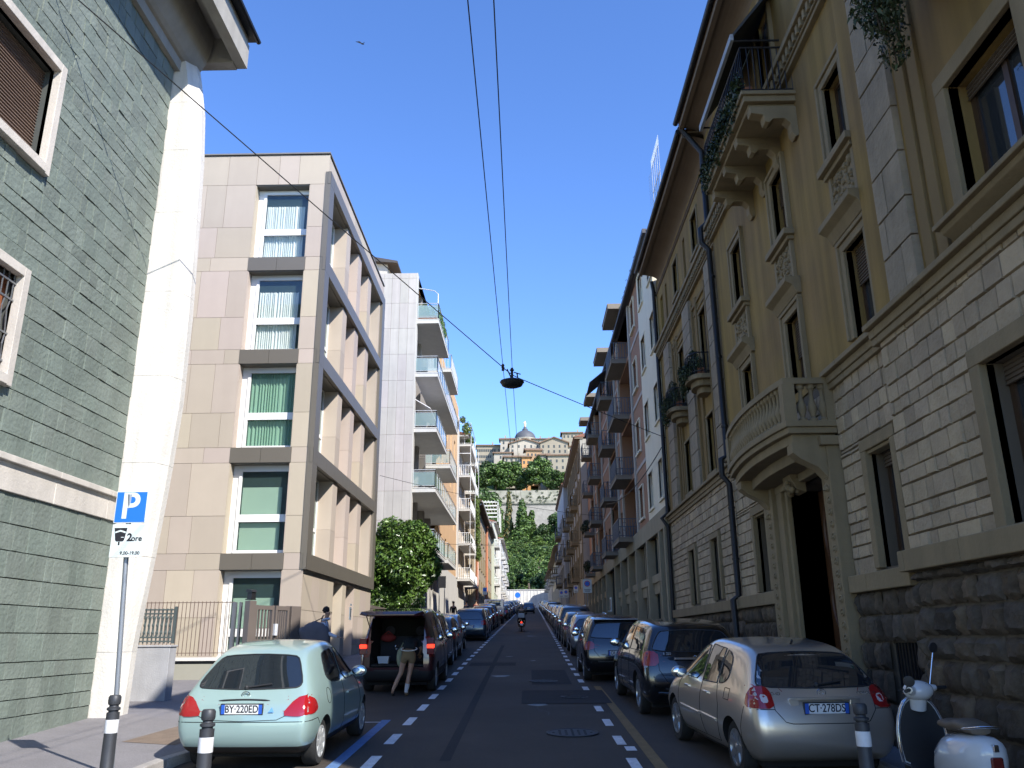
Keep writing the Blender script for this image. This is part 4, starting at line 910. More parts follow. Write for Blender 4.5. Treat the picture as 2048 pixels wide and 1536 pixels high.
# ================================================================ LEFT: balcony house 2 (thin white frames, climbing plant)
def facade(name, lab, fr, s0, s1, z0, H, mat, d=0.0, rowz=(), cols=(), ww=1.1, wh=1.6, back=9, frame=None, glass=None, surr=None, shut=0, base=None, baseh=0, eave=0, eavem=None, roofm=None, sw=.1, depth=.2, shutters=None):
    t = thing(name, tuple(fr(s0, d, gz(fr(s0, 0, 0).y))), lab, 'building')
    hs__ = [(c_ - ww / 2, c_ + ww / 2, z, z + wh) for z in rowz for c_ in cols]
    m = MB(fr); wall(m, s0, s1, z0, H, hs__, d=d, depth=depth)
    for x in (s0, s1): m.quad((x, d, z0), (x, -back, z0), (x, -back, H), (x, d, H))
    m.quad((s0, -back, z0), (s1, -back, z0), (s1, -back, H), (s0, -back, H)); m.quad((s0, d, H), (s1, d, H), (s1, -back, H), (s0, -back, H)); m.build('wall', mat, t)
    for h in hs__: sash(fr, t, h[0], h[1], h[2], h[3], d - depth + .02, frame or whitef, glass or gdark, fw=.07, mull=1, shut=shut, smat=blindm)
    if surr:
        m = MB(fr)
        for h in hs__: surround(m, h[0], h[1], h[2], h[3], sw, d - .05, d + .06)
        m.build('window_surrounds', surr, t)
    if shutters:
        m = MB(fr)
        for i, h in enumerate(hs__):
            o = ww * .48
            for (p, q) in ((h[0] - o, h[0] - .02), (h[1] + .02, h[1] + o)): m.box(p, q, d, d + .05, h[2], h[3])
        m.build('shutters', shutters, t)
    if base: m = MB(fr); m.box(s0, s1, d - .02, d + .06, z0, baseh); m.build('base', base, t)
    if eave:
        m = MB(fr); m.box(s0 - .1, s1 + .1, d - .3, d + eave, H - .02, H + .14); 
        m.build('eave', eavem or soffm, t)
        m = MB(fr); m.prism([(eave + d + .1, H + .14), (-back / 2, H + 1.9), (-back, H + .14)], 's', s0 - .15, s1 + .15); m.build('roof', roofm or tile, t)
    return t
l3 = facade('balcony_house', 'pale house with stacked white slab balconies and thin white posts, beyond the orange wall', LF, 77.3, 91.7, 2, 20.6, M('cream_render', (.42, .35, .27), rough=.88, var=.06, streak=.08), rowz=(8.0, 11.2, 14.4, 17.5), cols=(79.2, 83.5, 88.5), ww=1.3, wh=2.0, base=whr, baseh=6.5, eave=1.0, eavem=whr)
for z in (7.1, 10.3, 13.5, 16.7, 19.7):
    balcony(LF, l3, 77.6, 85.2, z, -.05, 1.2, th=.16, style='bars', step=.16 if z < 19 else .5, h=.95, slab=whr, railmat=whitef, r=.014)
    balcony(LF, l3, 87.2, 91.2, z, -.05, 1.1, th=.16, style='bars', step=.22, h=.95, slab=whr, railmat=whitef, r=.014)
mb = MB(LF)
for s in (77.65, 85.1, 91.1): mb.tube([(s, 1.17, 7.2), (s, 1.17, 22.0)], .022, 5)
for z in (21.9, 20.9, 19.0): mb.tube([(77.65, 0, z), (77.65, 1.17, z), (85.1, 1.17, z)], .03, 5)
mb.build('balcony_posts', whitef, l3)
lfb = leafmat('ivy_leaf', (.12, .17, .03), (.07, .12, .03))
plant('climbing_plant', 'yellow green creeper hanging down the white balconies of the pale house', 'plant', c(90, 1.1, 12), [(c(86 + .5 * i, 1.25, 15.6 - .75 * i + .3 * math.sin(i * 3)), (.35, .9, .75)) for i in range(8)], 5000, .17, 14, mat=lfb)
plant('roof_plant', 'leafy shrub on the roof terrace between the orange wall and the pale house', 'plant', c(76, .3, 22.3), [(c(77.5, .8, 21.3), (.5, .9, .7)), (c(79, 1.0, 20.6), (.45, .9, .5)), (c(76, .5, 21.9), (.3, .6, .35))], 2200, .14, 15, mat=lfb)
plant('balcony_plant', 'potted plant on the second white balcony of the pale house', 'plant', c(78.5, .9, 10.5), [(c(78.4, .9, 11.0), (.4, .4, .5)), (c(79.4, 1.0, 10.9), (.35, .4, .4))], 900, .12, 16)
stn = M('rubble_stone', (.33, .27, .19), rough=.9, var=.3, vs=3.0, bump=1, bs=4, col2=(.30, .25, .18))
terra = M('terracotta_pipe', (.42, .17, .09), rough=.7, var=.08)
gutterg = M('gutter_grey', (.40, .40, .38), rough=.5, var=.05)
for i, (a, b, H, lab) in enumerate([(91.9, 113.6, 16.6, 'rubble stone house with a deep dark eave and a terracotta coloured downpipe, nearer of two'), (113.8, 133.2, 17.2, 'farther rubble stone house with dark eave and terracotta coloured downpipe')]):
    t = facade('stone_house', lab, LF, a, b, 3, H, stn, rowz=(6.6, 9.9, 13.2), cols=[a + 3.2 + 4.1 * k for k in range(int((b - a - 3) / 4.1) + 1)], ww=1.2, wh=1.9, surr=lime, d=.85, eave=.6, eavem=M('dark_eave', (.05, .035, .028), rough=.8), shutters=None)
    m = MB(LF); m.tube([(a + .3, 1.0, 3), (a + .3, 1.0, H - .4)], .2, 6); m.build('downpipe', terra, t)
    m = MB(LF); m.box(a - .1, b, 1.5, 1.62, H - .05, H + .12); m.tube([(a + .3, 1.45, H - .2), (a + .3, 1.0, H - .5)], .07, 5); m.build('gutter', gutterg, t)
t = facade('terrace_house', 'tall pale green house topped by a white slatted terrace screen', LF, 133.5, 150, 3, 19.8, M('pale_green', (.44, .46, .36), rough=.85, var=.05), rowz=(9, 12, 15, 18), cols=(136, 139, 142, 145, 148), ww=1.1, wh=1.8, surr=whr, eave=.4, eavem=whr, d=1.25)
m = MB(LF)
for k in range(7): m.box(133.6, 148, -1.2 + .5 * k, -1.1 + .5 * k, 23.2, 23.35)
for s in (133.6, 141, 147.8): m.box(s, s + .2, 1.8, 1.95, 19.9, 23.3); m.box(s, s + .2, -1.2, -1, 19.9, 23.3)
for k in range(5): m.box(133.6, 133.7, -1.2, 1.9, 20.6 + .6 * k, 20.8 + .6 * k)
m.build('slatted_screen', M('screen', (.52, .52, .46), rough=.7), t)
for z in (10, 13, 16): balcony(LF, t, 135, 140, z, 1.2, 2.0, th=.2, style='bars', step=.5, slab=whr, railmat=whitef, r=.03)
t = facade('white_corner_house', 'narrow bright white house with stacked little balconies near the end of the street', LF, 150.2, 192, 3, 19.0, M('bright_white', (.50, .48, .45), rough=.85, var=.04), rowz=(10, 13, 16), cols=(153, 158, 163, 168, 173, 178, 183, 188), ww=1.2, wh=1.9, eave=.5, eavem=whr, shutters=M('grey_shutter', (.25, .25, .22), rough=.7), d=1.8)
for z in (9.6, 12.6, 15.6):
    for a in (152, 161.5, 171, 181): balcony(LF, t, a, a + 3, z, 1.7, 2.5, th=.2, style='bars', step=.5, slab=whr, railmat=whitef, r=.03)
# ================================================================ RIGHT: white and pink apartment house with balconies
lil = M('lilac_white', (.72, .66, .50), rough=.85, var=.04, vs=.7, streak=.04)
pink = M('salmon_render', (.30, .165, .10), rough=.88, var=.06, vs=.7, streak=.06)
gryst = M('grey_quoin', (.36, .33, .28), rough=.85, var=.08, vs=1.5)
arc = M('arcade_stone', (.27, .23, .15), rough=.8, var=.12, vs=1.5, streak=.12)
dkgl = glassmat('shop_glass', (.008, .011, .011), rough=.35, spec=.15)
blrail = M('blue_grey_rail', (.09, .105, .13), rough=.5, var=.05)
redsh = M('red_shutter', (.20, .07, .045), rough=.6, var=.06)
pb = thing('pink_apartment_house', (5, 30, gz(30)), 'shaded white and salmon apartment house with stacked railed balconies over a dark stone arcade', 'building')
fz = [6.95, 9.85, 12.72, 15.6]
PW = [(29.95 - .35, 30.75, z, z + 1.42) for z in fz]; PW = [(29.75, 30.75, z, z + 1.42) for z in fz] + [(32.3, 33.4, z, z + 1.42) for z in fz]; PP = [(35.2, 36.4, z, z + 1.36) for z in fz]
def walls4(fr, s0, s1, z0, H, d, back, mat, root, holes=(), name='wall', depth=.22):
    m = MB(fr); wall(m, s0, s1, z0, H, holes, d=d, depth=depth)
    for x in (s0, s1): m.quad((x, d, z0), (x, -back, z0), (x, -back, H), (x, d, H))
    m.quad((s0, -back, z0), (s1, -back, z0), (s1, -back, H), (s0, -back, H)); m.quad((s0, d, H), (s1, d, H), (s1, -back, H), (s0, -back, H)); return m.build(name, mat, root)
walls4(RF, 29.6, 33.9, 6.55, 17.3, 0, 9, lil, pb, PW, name='white_wall'); 
walls4(RF, 33.9, 37.0, 6.0, 17.3, -.03, 9, pink, pb, PP, name='salmon_wall')
rec = []; cols = [(38.8, 41.7), (45.4, 47.9), (54.7, 57.1), (61.2, 62.9)]
for z in fz:
    for a, b in cols: rec.append((a - .9, b + .4, z - .45, z + 2.2, 1.0))
PB = [(s, s + 1.1, z, z + 1.4, .25) for z in fz for s in (43.0, 50.0, 52.0, 59.0, 66, 69.5)]
walls4(RF, 37.4, 64.0, 6.0, 17.3, -.03, 9, pink, pb, rec + [h for h in PB if h[0] < 64], name='salmon_wall'); walls4(RF, 64.0, 73.2, .8, 17.3, -.5, 9, pink, pb, name='salmon_wall')
m = MB(RF)
for s in (37.0, 42.2, 44.2, 48.3, 53.3, 57.6, 60.0, 63.4): m.box(s, s + .36, -.1, .05, 6.0, 17.3)
m.build('stone_pier', gryst, pb)
m = MB(RF)
for z in (9.1, 12.0, 14.85): m.box(33.9, 37.0, -.05, .0, z, z + .16)
for z in (9.1, 12.0, 14.85):
    for a, b in ((42.56, 44.2), (48.66, 53.3), (57.96, 60), (63.76, 64)): m.box(a, b, -.05, .0, z, z + .16)
m.build('string_course', M('pale_band', (.40, .35, .31), rough=.8), pb)
m = MB(RF)
for h in PW + PP: m.box(h[0] - .1, h[1] + .1, -.1, .07, h[2] - .09, h[2]); m.box(h[0] - .06, h[0], -.05, .03, h[2], h[3]); m.box(h[1], h[1] + .06, -.05, .03, h[2], h[3]); m.box(h[0] - .06, h[1] + .06, -.05, .032, h[3], h[3] + .06)
m.build('window_surrounds', lil, pb)
for i, h in enumerate(PW + PP): 
    o = sash(RF, pb, h[0], h[1], h[2], h[3], -.2, dwood if i % 3 else redsh, gsky, fw=.07, mull=1, shut=(.9 if i in (3, 5, 6, 11) else .25), smat=redsh)
for h in PB[:0] + [h for h in PB if h[0] < 64]: sash(RF, pb, h[0], h[1], h[2], h[3], -.22, dwood, gsky, fw=.07, mull=1, shut=.3, smat=blindm)
for h in rec: sash(RF, pb, h[0] + .6, h[1] - .6, h[2] + .3, h[3] - .15, -1.0, dwood, gsky, fw=.08, mull=1, shut=.3, smat=blindm)
for a, b in cols:
    for z in (6.3, 9.22, 12.17, 15.0): balcony(RF, pb, a, b, z, -.9, .72, th=.16, style='scroll', step=.13 if a < 50 else .2, h=.85, slab=M('grey_slab', (.21, .18, .14), rough=.85, var=.08), railmat=blrail, r=.014)
    m = MB(RF); m.box(a - .1, b + .1, -.5, .78, 17.85, 18.05); m.box(a - .1, b + .1, -.5, .8, 18.05, 18.12); m.build('canopy_slab', M('grey_slab', (.21, .18, .14)), pb)
m = MB(RF); m.box(29.5, 64.2, -9, .16, 17.3, 17.42); m.box(29.5, 64.2, .12, .3, 17.3, 17.48); m.build('roof_edge', M('dark_gutter', (.05, .05, .055), rough=.5), pb)
m = MB(RF); m.box(37.5, 72, -3, -.6, 17.4, 18.1); m.build('parapet', gryst, pb)
# arcade
m = MB(RF); m.box(29.6, 72.5, -.1, .06, 5.85, 6.55)
for s in [29.75, 31.0, 34.3, 37.8, 40.8, 44.2, 47.2, 52.7, 55.8, 58.8, 61.8, 64.8, 67.8, 70.8]: m.box(s, s + .26, -.3, .1, 1.2, 5.85); m.box(s - .04, s + .30, -.3, .14, 1.2, gz(s) + .35)
for s in [31.34, 34.64, 38.14, 41.14, 44.54]: m.box(s, s + 3.2, -.25, -.05, 4.12, 4.42); m.box(s, s + 3.2, -.25, -.12, 3.7, 4.12)
for s in [53.04, 56.14, 59.14, 62.14, 65.14, 68.14]: m.box(s, s + 2.8, -.25, -.05, 4.5, 4.9)
for s in [32.6, 36.2, 39.6, 42.7, 45.9]: m.box(s, s + .12, -.28, -.08, 1.2, 5.85)
m.build('arcade', arc, pb, bevel=.01)
m = MB(RF); m.box(29.6, 73, -.4, -.3, .8, 5.9); m.build('shop_windows', dkgl, pb)
m = MB(RF)
for s in [29.75 + 1.1 * i for i in range(38)]: m.box(s, s + .06, -.3, -.22, 1.2, 5.85)
m.build('shop_frames', M('dark_green_frame', (.012, .022, .02), rough=.5), pb)
walls4(RF, 29.6, 73, .8, 5.86, -.5, 9, dim, pb, name='ground_floor_wall')
m = MB(RF); m.box(29.7, 30.9, -2.0, -.9, 17.4, 20.6); ch = m.build('chimney', M('chimney_brick', (.36, .20, .12), rough=.9, var=.15, vs=4), loc=(6.2, 30.4, 17.4)); tag(ch, 'pinkish rendered chimney on the roof edge above the white wall', 'chimney')
m = MB(RF)
x0, y0 = 29.9, -.5
for z in (18.2, 19.2, 20.2, 21.4): m.tube([(29.7, -.6, z), (31.6, -.6, z)], .014, 4)
for s in (29.75, 30.2, 30.65, 31.1, 31.55): m.tube([(s, -.6, 17.4), (s, -.6, 21.4)], .014, 4)
for k in range(26): m.tube([(31.6, -.6, 17.8 + .14 * k), (32.2, -.55, 17.84 + .14 * k)], .007, 3)
for k in range(13): m.tube([(29.7 + .16 * k, -.6, 21.4), (29.7 + .16 * k, -.6, 21.85)], .007, 3)
tag(m.build('roof_aerial', M('aerial_grey', (.45, .47, .5), rough=.5, metal=.3), loc=(5.6, 30.6, 17.4)), 'tall comb-like aerial frame standing beside the chimney on the roof', 'aerial')
c = lambda s, d, z: tuple(RF(s, d, z))
plant('roof_garden', 'shrubs peeping over the roof edge of the salmon house', 'plant', c(38, -.3, 17.5), [(c(33 + 1.1 * i, -.05, 17.75), (.3, .6, .3)) for i in range(9)], 2200, .1, 41, pot=(RF, (33, 42, -.3, .05, 17.42, 17.6)))
plant('balcony_plant', 'dark plant on the second balcony of the fourth balcony column', 'plant', c(62, .6, 9.4), [(c(61.3, .6, 9.9), (.3, .5, .5)), (c(62.2, .7, 9.8), (.3, .5, .4))], 800, .12, 42)
plant('balcony_plant', 'dark plant on the lowest railed balcony of the fourth balcony column', 'plant', c(62, .6, 6.5), [(c(61.4, .6, 7.0), (.3, .6, .45))], 600, .12, 43)
aw = MB(RF); aw.add([(45.2, .2, 16.9), (48, .2, 16.9), (48, 1.3, 16.0), (45.2, 1.3, 16.0), (45.2, .2, 16.86), (48, .2, 16.86), (48, 1.3, 15.95), (45.2, 1.3, 15.95)], [(0, 1, 2, 3), (4, 7, 6, 5), (0, 3, 7, 4), (1, 2, 6, 5), (2, 3, 7, 6)]); tag(aw.build('awning', M('striped_awning', (.20, .20, .20), rough=.8), loc=(4.5, 46, 16.5)), 'grey awning over the top balcony of the second balcony column', 'awning')
# farther right-hand houses
cream2 = M('beige_render', (.33, .31, .26), rough=.88, var=.08, vs=.7, streak=.08)
t = facade('cornice_house', 'brownish old house with deep painted eave and small stone balconies beyond the salmon house', RF, 73.3, 98.6, 3, 19.3, cream2, rowz=(7.2, 10.6, 13.9, 16.8), cols=(76, 80, 84, 88, 92, 96), d=.05, ww=1.2, wh=2.0, surr=lime, eave=.5, base=stn, baseh=6.3, eavem=M('eave_wood', (.20, .155, .11), rough=.8))
for z in (7.0, 10.4, 13.7):
    for a in (79, 87.2, 95): balcony(RF, t, a, a + 2.2, z, -.05, .75, th=.3, style='bars', step=.25, slab=lime, railmat=lime, r=.04)
m = MB(RF)
for s in (73.4, 78, 82, 86, 90, 94): m.box(s, s + .3, -.05, .14, 6.3, 19.2)
m.build('pilasters', lime, t)
t = facade('grey_house', 'bluish grey narrow house with deep eave, past the old cornice house', RF, 98.8, 120, 3, 19.6, M('blue_grey_render', (.34, .34, .33), rough=.85, var=.04), rowz=(8.5, 11.5, 14.5), cols=(102, 106, 110, 114, 118), ww=1.1, wh=1.8, surr=lime, eave=.2, d=.5)
for z in (8.2, 11.2, 14.2): balcony(RF, t, 107, 112, z, .45, 1.2, th=.25, style='bars', step=.35, slab=lime, railmat=blrail, r=.03)
t = facade('red_roofed_house', 'low pale house with red tiled roof on the right near the end of the street', RF, 120.2, 160, 3, 14.5, M('pale_cream', (.50, .45, .36), rough=.85, var=.05), rowz=(8, 11.2), cols=[127 + 4.4 * k for k in range(8)], ww=1.2, wh=1.9, surr=whr, eave=.85, roofm=M('red_tile', (.42, .15, .08), rough=.8, var=.1), d=.15)
for a in (128, 140, 150): balcony(RF, t, a, a + 3, 10.9, .1, 1.1, th=.25, style='bars', step=.3, slab=whr, railmat=lime, r=.05)
t = facade('end_house', 'farthest pale house on the right closing the row', RF, 160.2, 192, 3, 14.2, M('pale_grey', (.48, .46, .42), rough=.85, var=.05), rowz=(9, 12), cols=[163 + 5 * k for k in range(6)], ww=1.2, wh=1.8, eave=.7, d=.3)
for a in (163, 173, 183): balcony(RF, t, a, a + 3, 11.4, .2, 1.1, th=.25, style='bars', step=.4, slab=whr, railmat=whitef, r=.05)
# ================================================================ end of the street, wooded hill, old walls and upper town
m = MB(); m.box(-9.5, 9.5, 195, 195.5, 8, 12.5)
for i in range(24): m.box(-9.4 + .79 * i, -9.33 + .79 * i, 194.9, 195.0, 8.6, 12.45)
m.box(-9.6, 9.6, 194.85, 195.6, 12.5, 12.62)
ew = m.build('garden_wall', M('pale_wall', (.55, .54, .51), rough=.85, var=.12, vs=.8, streak=.15), loc=(0, 195, 8.6)); tag(ew, 'high pale wall with vertical ribs closing the end of the street below the wooded hill', 'wall')
rnd = random.Random(2)
m = MB(); NX, NY = 46, 40
def hz(x, y):
    if y <= 400.95: t = (y - 198) / 200; z = 9 + 42 * max(0, t) ** 1.15
    elif y <= 416: z = 69.8
    else: z = 69.8 + min(1, (y - 416) / 90) * 40
    if y > 520: z = 110 - (y - 520) * .12
    return z - .0006 * x * x * (1 if y > 250 else .3) + (math.sin(x * .21) * math.cos(y * .17)) * .8
ysl = [197, 205, 215, 230, 245, 260, 275, 290, 305, 320, 335, 350, 365, 380, 392, 400.9, 401.0, 408, 416, 425, 435, 450, 470, 490, 520, 560, 640, 760]
xs = [-240, -180, -130, -100, -80, -60, -50, -40, -32, -25, -18, -12, -6, 0, 6, 12, 18, 25, 32, 40, 50, 60, 80, 100, 130, 180, 240]
pts = [(x, y, hz(x, y)) for y in ysl for x in xs]; n = len(xs)
m.add(pts, [(j * n + i, j * n + i + 1, (j + 1) * n + i + 1, (j + 1) * n + i) for j in range(len(ysl) - 1) for i in range(n - 1)])
tag(m.build('hill', M('hill_grass', (.07, .11, .028), rough=.95, var=.3, vs=.15, col2=(.045, .075, .02)), smooth=60), kind='structure')
fst = M('fort_stone', (.36, .335, .275), rough=.95, var=.28, vs=.35, bump=1, bs=1.2, col2=(.25, .245, .19), grain=.2)
fw = thing('fortification_wall', (0, 398, 52), 'long grey stone town wall with a ledge half way up, high on the wooded hill', 'wall')
m = MB(); m.box(-90, 90, 399, 402, 63.8, 70.3); m.build('upper_wall', fst, fw)
m = MB(); m.prism([(393, 40), (398.3, 63.2), (402, 63.2), (402, 40)], 's', -90, 90) if False else m.add([(-90, 394, 44), (90, 394, 44), (90, 398.4, 63.2), (-90, 398.4, 63.2), (90, 402, 63.2), (-90, 402, 63.2)], [(0, 1, 2, 3), (3, 2, 4, 5)]); m.build('battered_wall', M('fort_stone_dark', (.25, .235, .205), rough=.95, var=.25, vs=.4, bump=1, bs=1.2), fw)
m = MB(); m.box(-90, 90, 398, 399.2, 63.2, 63.8); m.build('ledge', M('fort_ledge', (.08, .085, .07), rough=.95), fw)
g1 = leafmat('tree_leaf_a', (.055, .10, .022), (.035, .065, .016)); g2 = leafmat('tree_leaf_b', (.105, .175, .035), (.07, .125, .03)); g3 = leafmat('tree_leaf_c', (.028, .055, .018), (.04, .07, .02)); g4 = leafmat('tree_leaf_autumn', (.17, .12, .04), (.12, .11, .035)); g5 = leafmat('tree_leaf_yellow', (.16, .22, .04), (.11, .17, .035))
bark = M('bark', (.09, .07, .05), rough=.95, var=.2)
def treeproto(seed, kind, mats, n=2600, leaf=.55):
    r = random.Random(seed); t = bpy.data.objects.new(kind, None); COL.objects.link(t); ORG[t.name] = Vector((0, 0, 0))
    L = []
    if kind == 'cypress_tree':
        for i in range(9): L.append(((r.uniform(-.3, .3), r.uniform(-.3, .3), 1.2 + i * 1.15), (1.9 * (1 - i / 11) + .3, 1.9 * (1 - i / 11) + .3, 1.3)))
    elif kind == 'shrub':
        for i in range(7): a = r.uniform(0, 6.28); L.append(((1.6 * math.cos(a), 1.6 * math.sin(a), 1.1 + r.uniform(-.3, .6)), (1.5, 1.5, 1.1)))
    else:
        for i in range(13):
            a = r.uniform(0, 6.28); q = r.uniform(.6, 2.9); z = r.uniform(3.2, 9.5); q *= 1.15 - abs(z - 5.8) / 6; L.append(((q * math.cos(a), q * math.sin(a), z), (r.uniform(1.3, 2.1), r.uniform(1.3, 2.1), r.uniform(1.0, 1.6))))
    leafcloud('crown', L, n, leaf, mats, seed, parent=t, shell=.45, asp=.75)
    m = MB(); top = 8 if kind != 'shrub' else 1.5
    m.tube([(0, 0, -1.5), (.1, 0, 1.5), (.0, .1, 3.2), (-.1, 0, top)], [.34, .26, .2, .06], 6)
    if kind == 'broadleaf_tree':
        for k in range(5): a = k * 1.3; m.tube([(0, 0, 2.6 + .3 * k), (1.1 * math.cos(a), 1.1 * math.sin(a), 4.2 + .3 * k), (2.0 * math.cos(a), 2.0 * math.sin(a), 5.4 + .3 * k)], [.14, .09, .03], 5)
    m.build('trunk', bark, t); return t
P_ = {}
specs = [  # x, y, scale xy, scale z, kind, material index, label
    (-15, 408, 2.0, 1.57, 'b', 0, 'large mid green tree at the left end of the row above the town wall'), (-10, 407, 1.6, 1.61, 'b', 1, 'green tree second from left above the town wall'), (-5, 409, 1.9, 1.75, 'b', 0, 'tall full tree in the middle of the row above the town wall'),
    (0.5, 408, 1.4, 1.12, 'b', 2, 'small dark tree in front of the orange houses above the town wall'), (6.5, 407, 1.9, 1.75, 'b', 1, 'bright green tree with clear trunks above the town wall'), (10.5, 408, 1.3, 1.57, 'b', 1, 'slender bright tree leaning on its wider neighbour above the town wall'),
    (14.5, 407, 1.4, 1.25, 'b', 2, 'shorter dark tree under the right-hand pale house'), (19.5, 408, 1.7, 1.25, 'b', 0, 'rounded tree at the right end of the row above the town wall'), (25, 408, 1.8, 1.25, 'b', 0, 'tree just past the right end of the visible wall'),
    (-20, 409, 1.7, 1.60, 'b', 2, 'tall dark tree left of the row above the town wall'), (-24, 405, 1.8, 1.52, 'b', 2, 'dark spreading tree on the left shoulder of the hill'), (-28, 402, 1.8, 1.52, 'b', 0, 'green tree on the left edge of the hill'), (-17, 398, 1.7, 1.11, 'b', 0, 'tree hanging over the left end of the town wall'), (-21, 392, 1.8, 1.32, 'b', 1, 'bright tree below the left end of the town wall'), (-13, 394, .9, 1.08, 'b', 0, 'small tree against the left end of the town wall'),
    (-7.5, 356, 1.0, 1.9, 'c', 3, 'narrow tree turning yellow brown below the town wall'), (-2, 352, 1.9, 1.55, 'c', 0, 'tall conical green tree in the middle below the town wall'), (2.2, 356, 1.5, 1.2, 'c', 0, 'smaller conical tree beside the tall conical one'), (7.3, 352, 1.1, .95, 'b', 2, 'round very dark tree below the town wall on the right'), (12.5, 354, 1.2, 1.25, 'b', 2, 'dark tree below the town wall at the right edge'), (16, 350, 1.2, 1.2, 'b', 0, 'green tree right of the dark trees below the wall'),
    (-12.5, 352, 1.0, 1.2, 'b', 0, 'green tree left of the yellowing one below the wall'), (-16, 345, 1.1, 1.3, 'b', 2, 'dark tree at the left below the wall'), (-10.5, 372, .8, .9, 'b', 0, 'small tree at the foot of the town wall on the left'),
    (-14.5, 388, 1.5, 1.7, 'b', 1, 'bushy bright tree covering the left end of the town wall'), (-19, 385, 1.8, 2.1, 'b', 2, 'big dark tree left of the town wall end'), (-16, 374, 1.5, 1.7, 'b', 0, 'broad tree on the slope below the left wall end'), (-20, 366, 1.6, 1.8, 'b', 1, 'light green tree lowest at the left of the slope'), (-24, 390, 1.9, 2.3, 'b', 2, 'dark tall tree behind the roof terrace screen')]
r = random.Random(31); li = ['dark green', 'bright green', 'deep shadowy green', 'mid green']
where = ['on the lower slope', 'half way up the slope', 'on the upper slope']
rows_ = [(215, -6.2, 6.8, 5, .95), (228, -7, 7.5, 5, .85), (243, -7.5, 8, 5, .75), (260, -8.5, 9, 5, .68), (278, -9, 10, 5, .66), (296, -10, 11, 5, .62), (314, -11, 12, 5, .62), (332, -12, 13, 5, .6)]
for j, (y, a, b, n, sc) in enumerate(rows_):
    for i in range(n):
        x = a + (b - a) * (i + .5 + r.uniform(-.25, .25)) / n; k = r.choice('bbs'); mi = [2, 1, 0, 1, 4, 1, 0, 1][(i * 3 + j * 5) % 8] if j else 2
        specs.append((x, y + r.uniform(-3, 3), sc * r.uniform(.8, 1.15) * (1.5 if k == 's' else 1), sc * r.uniform(.62, .95) * (1.6 if k == 's' else 1), k, mi,
                      '%s %s %s, %s from the left' % ({0: 'green', 1: 'bright green', 2: 'dark green', 4: 'yellow green'}[mi], {'b': 'leafy tree', 's': 'rounded shrub'}[k], ['just above the end wall', 'low on the hill', 'in the third row up the hill', 'in the fourth row up the hill', 'half way up the hill', 'in the sixth row up the hill', 'near the top of the slope', 'right below the town wall'][j], ['first', 'second', 'third', 'fourth', 'fifth'][i])))
kn = {'b': 'broadleaf_tree', 'c': 'cypress_tree', 's': 'shrub'}; mt = [[g1, g2], [g2, g1], [g3, g1], [g4, g1], [g5, g2]]
for i, (x, y, sx, sz, k, mi, lab) in enumerate(specs):
    key = (k, mi, i % 2)
    if key not in P_:
        P_[key] = treeproto(len(P_) + 50, kn[k], mt[mi], n={'b': 3600, 'c': 3200, 's': 1500}[k], leaf=.62 if k != 's' else .5); o = P_[key]
    else: o = dup(P_[key], (0, 0, 0))
    o.location = (x, y, hz(x, y) - .3); o.scale = (sx, sx, sz); o.rotation_euler = (0, 0, r.uniform(0, 6.28))
    tag(o, lab, 'tree' if k != 's' else 'shrub', 'trees on the hillside')
rs = np.random.RandomState(4); L = []
for i in range(520):
    y = rs.uniform(200, 392); x = rs.uniform(-.062 * y, .066 * y); s_ = rs.uniform(1.0, 2.4); L.append(((x, y, hz(x, y) + s_ * .35), (s_, s_, s_ * .7)))
tag(leafcloud('undergrowth', L, 42000, .55, [g5, g2, g1], 9, shell=.5, asp=.7, split=.45), kind='stuff', label=None)
L = []
for i in range(70): x = rs.uniform(-16, 20); z = rs.uniform(64, 70); L.append(((x, 398.9, z), (.7, .35, .5)))
tag(leafcloud('wall_plants', L, 2600, .4, leafmat('wall_leaf', (.09, .11, .05), (.06, .08, .03)), 10, shell=.3), kind='stuff')
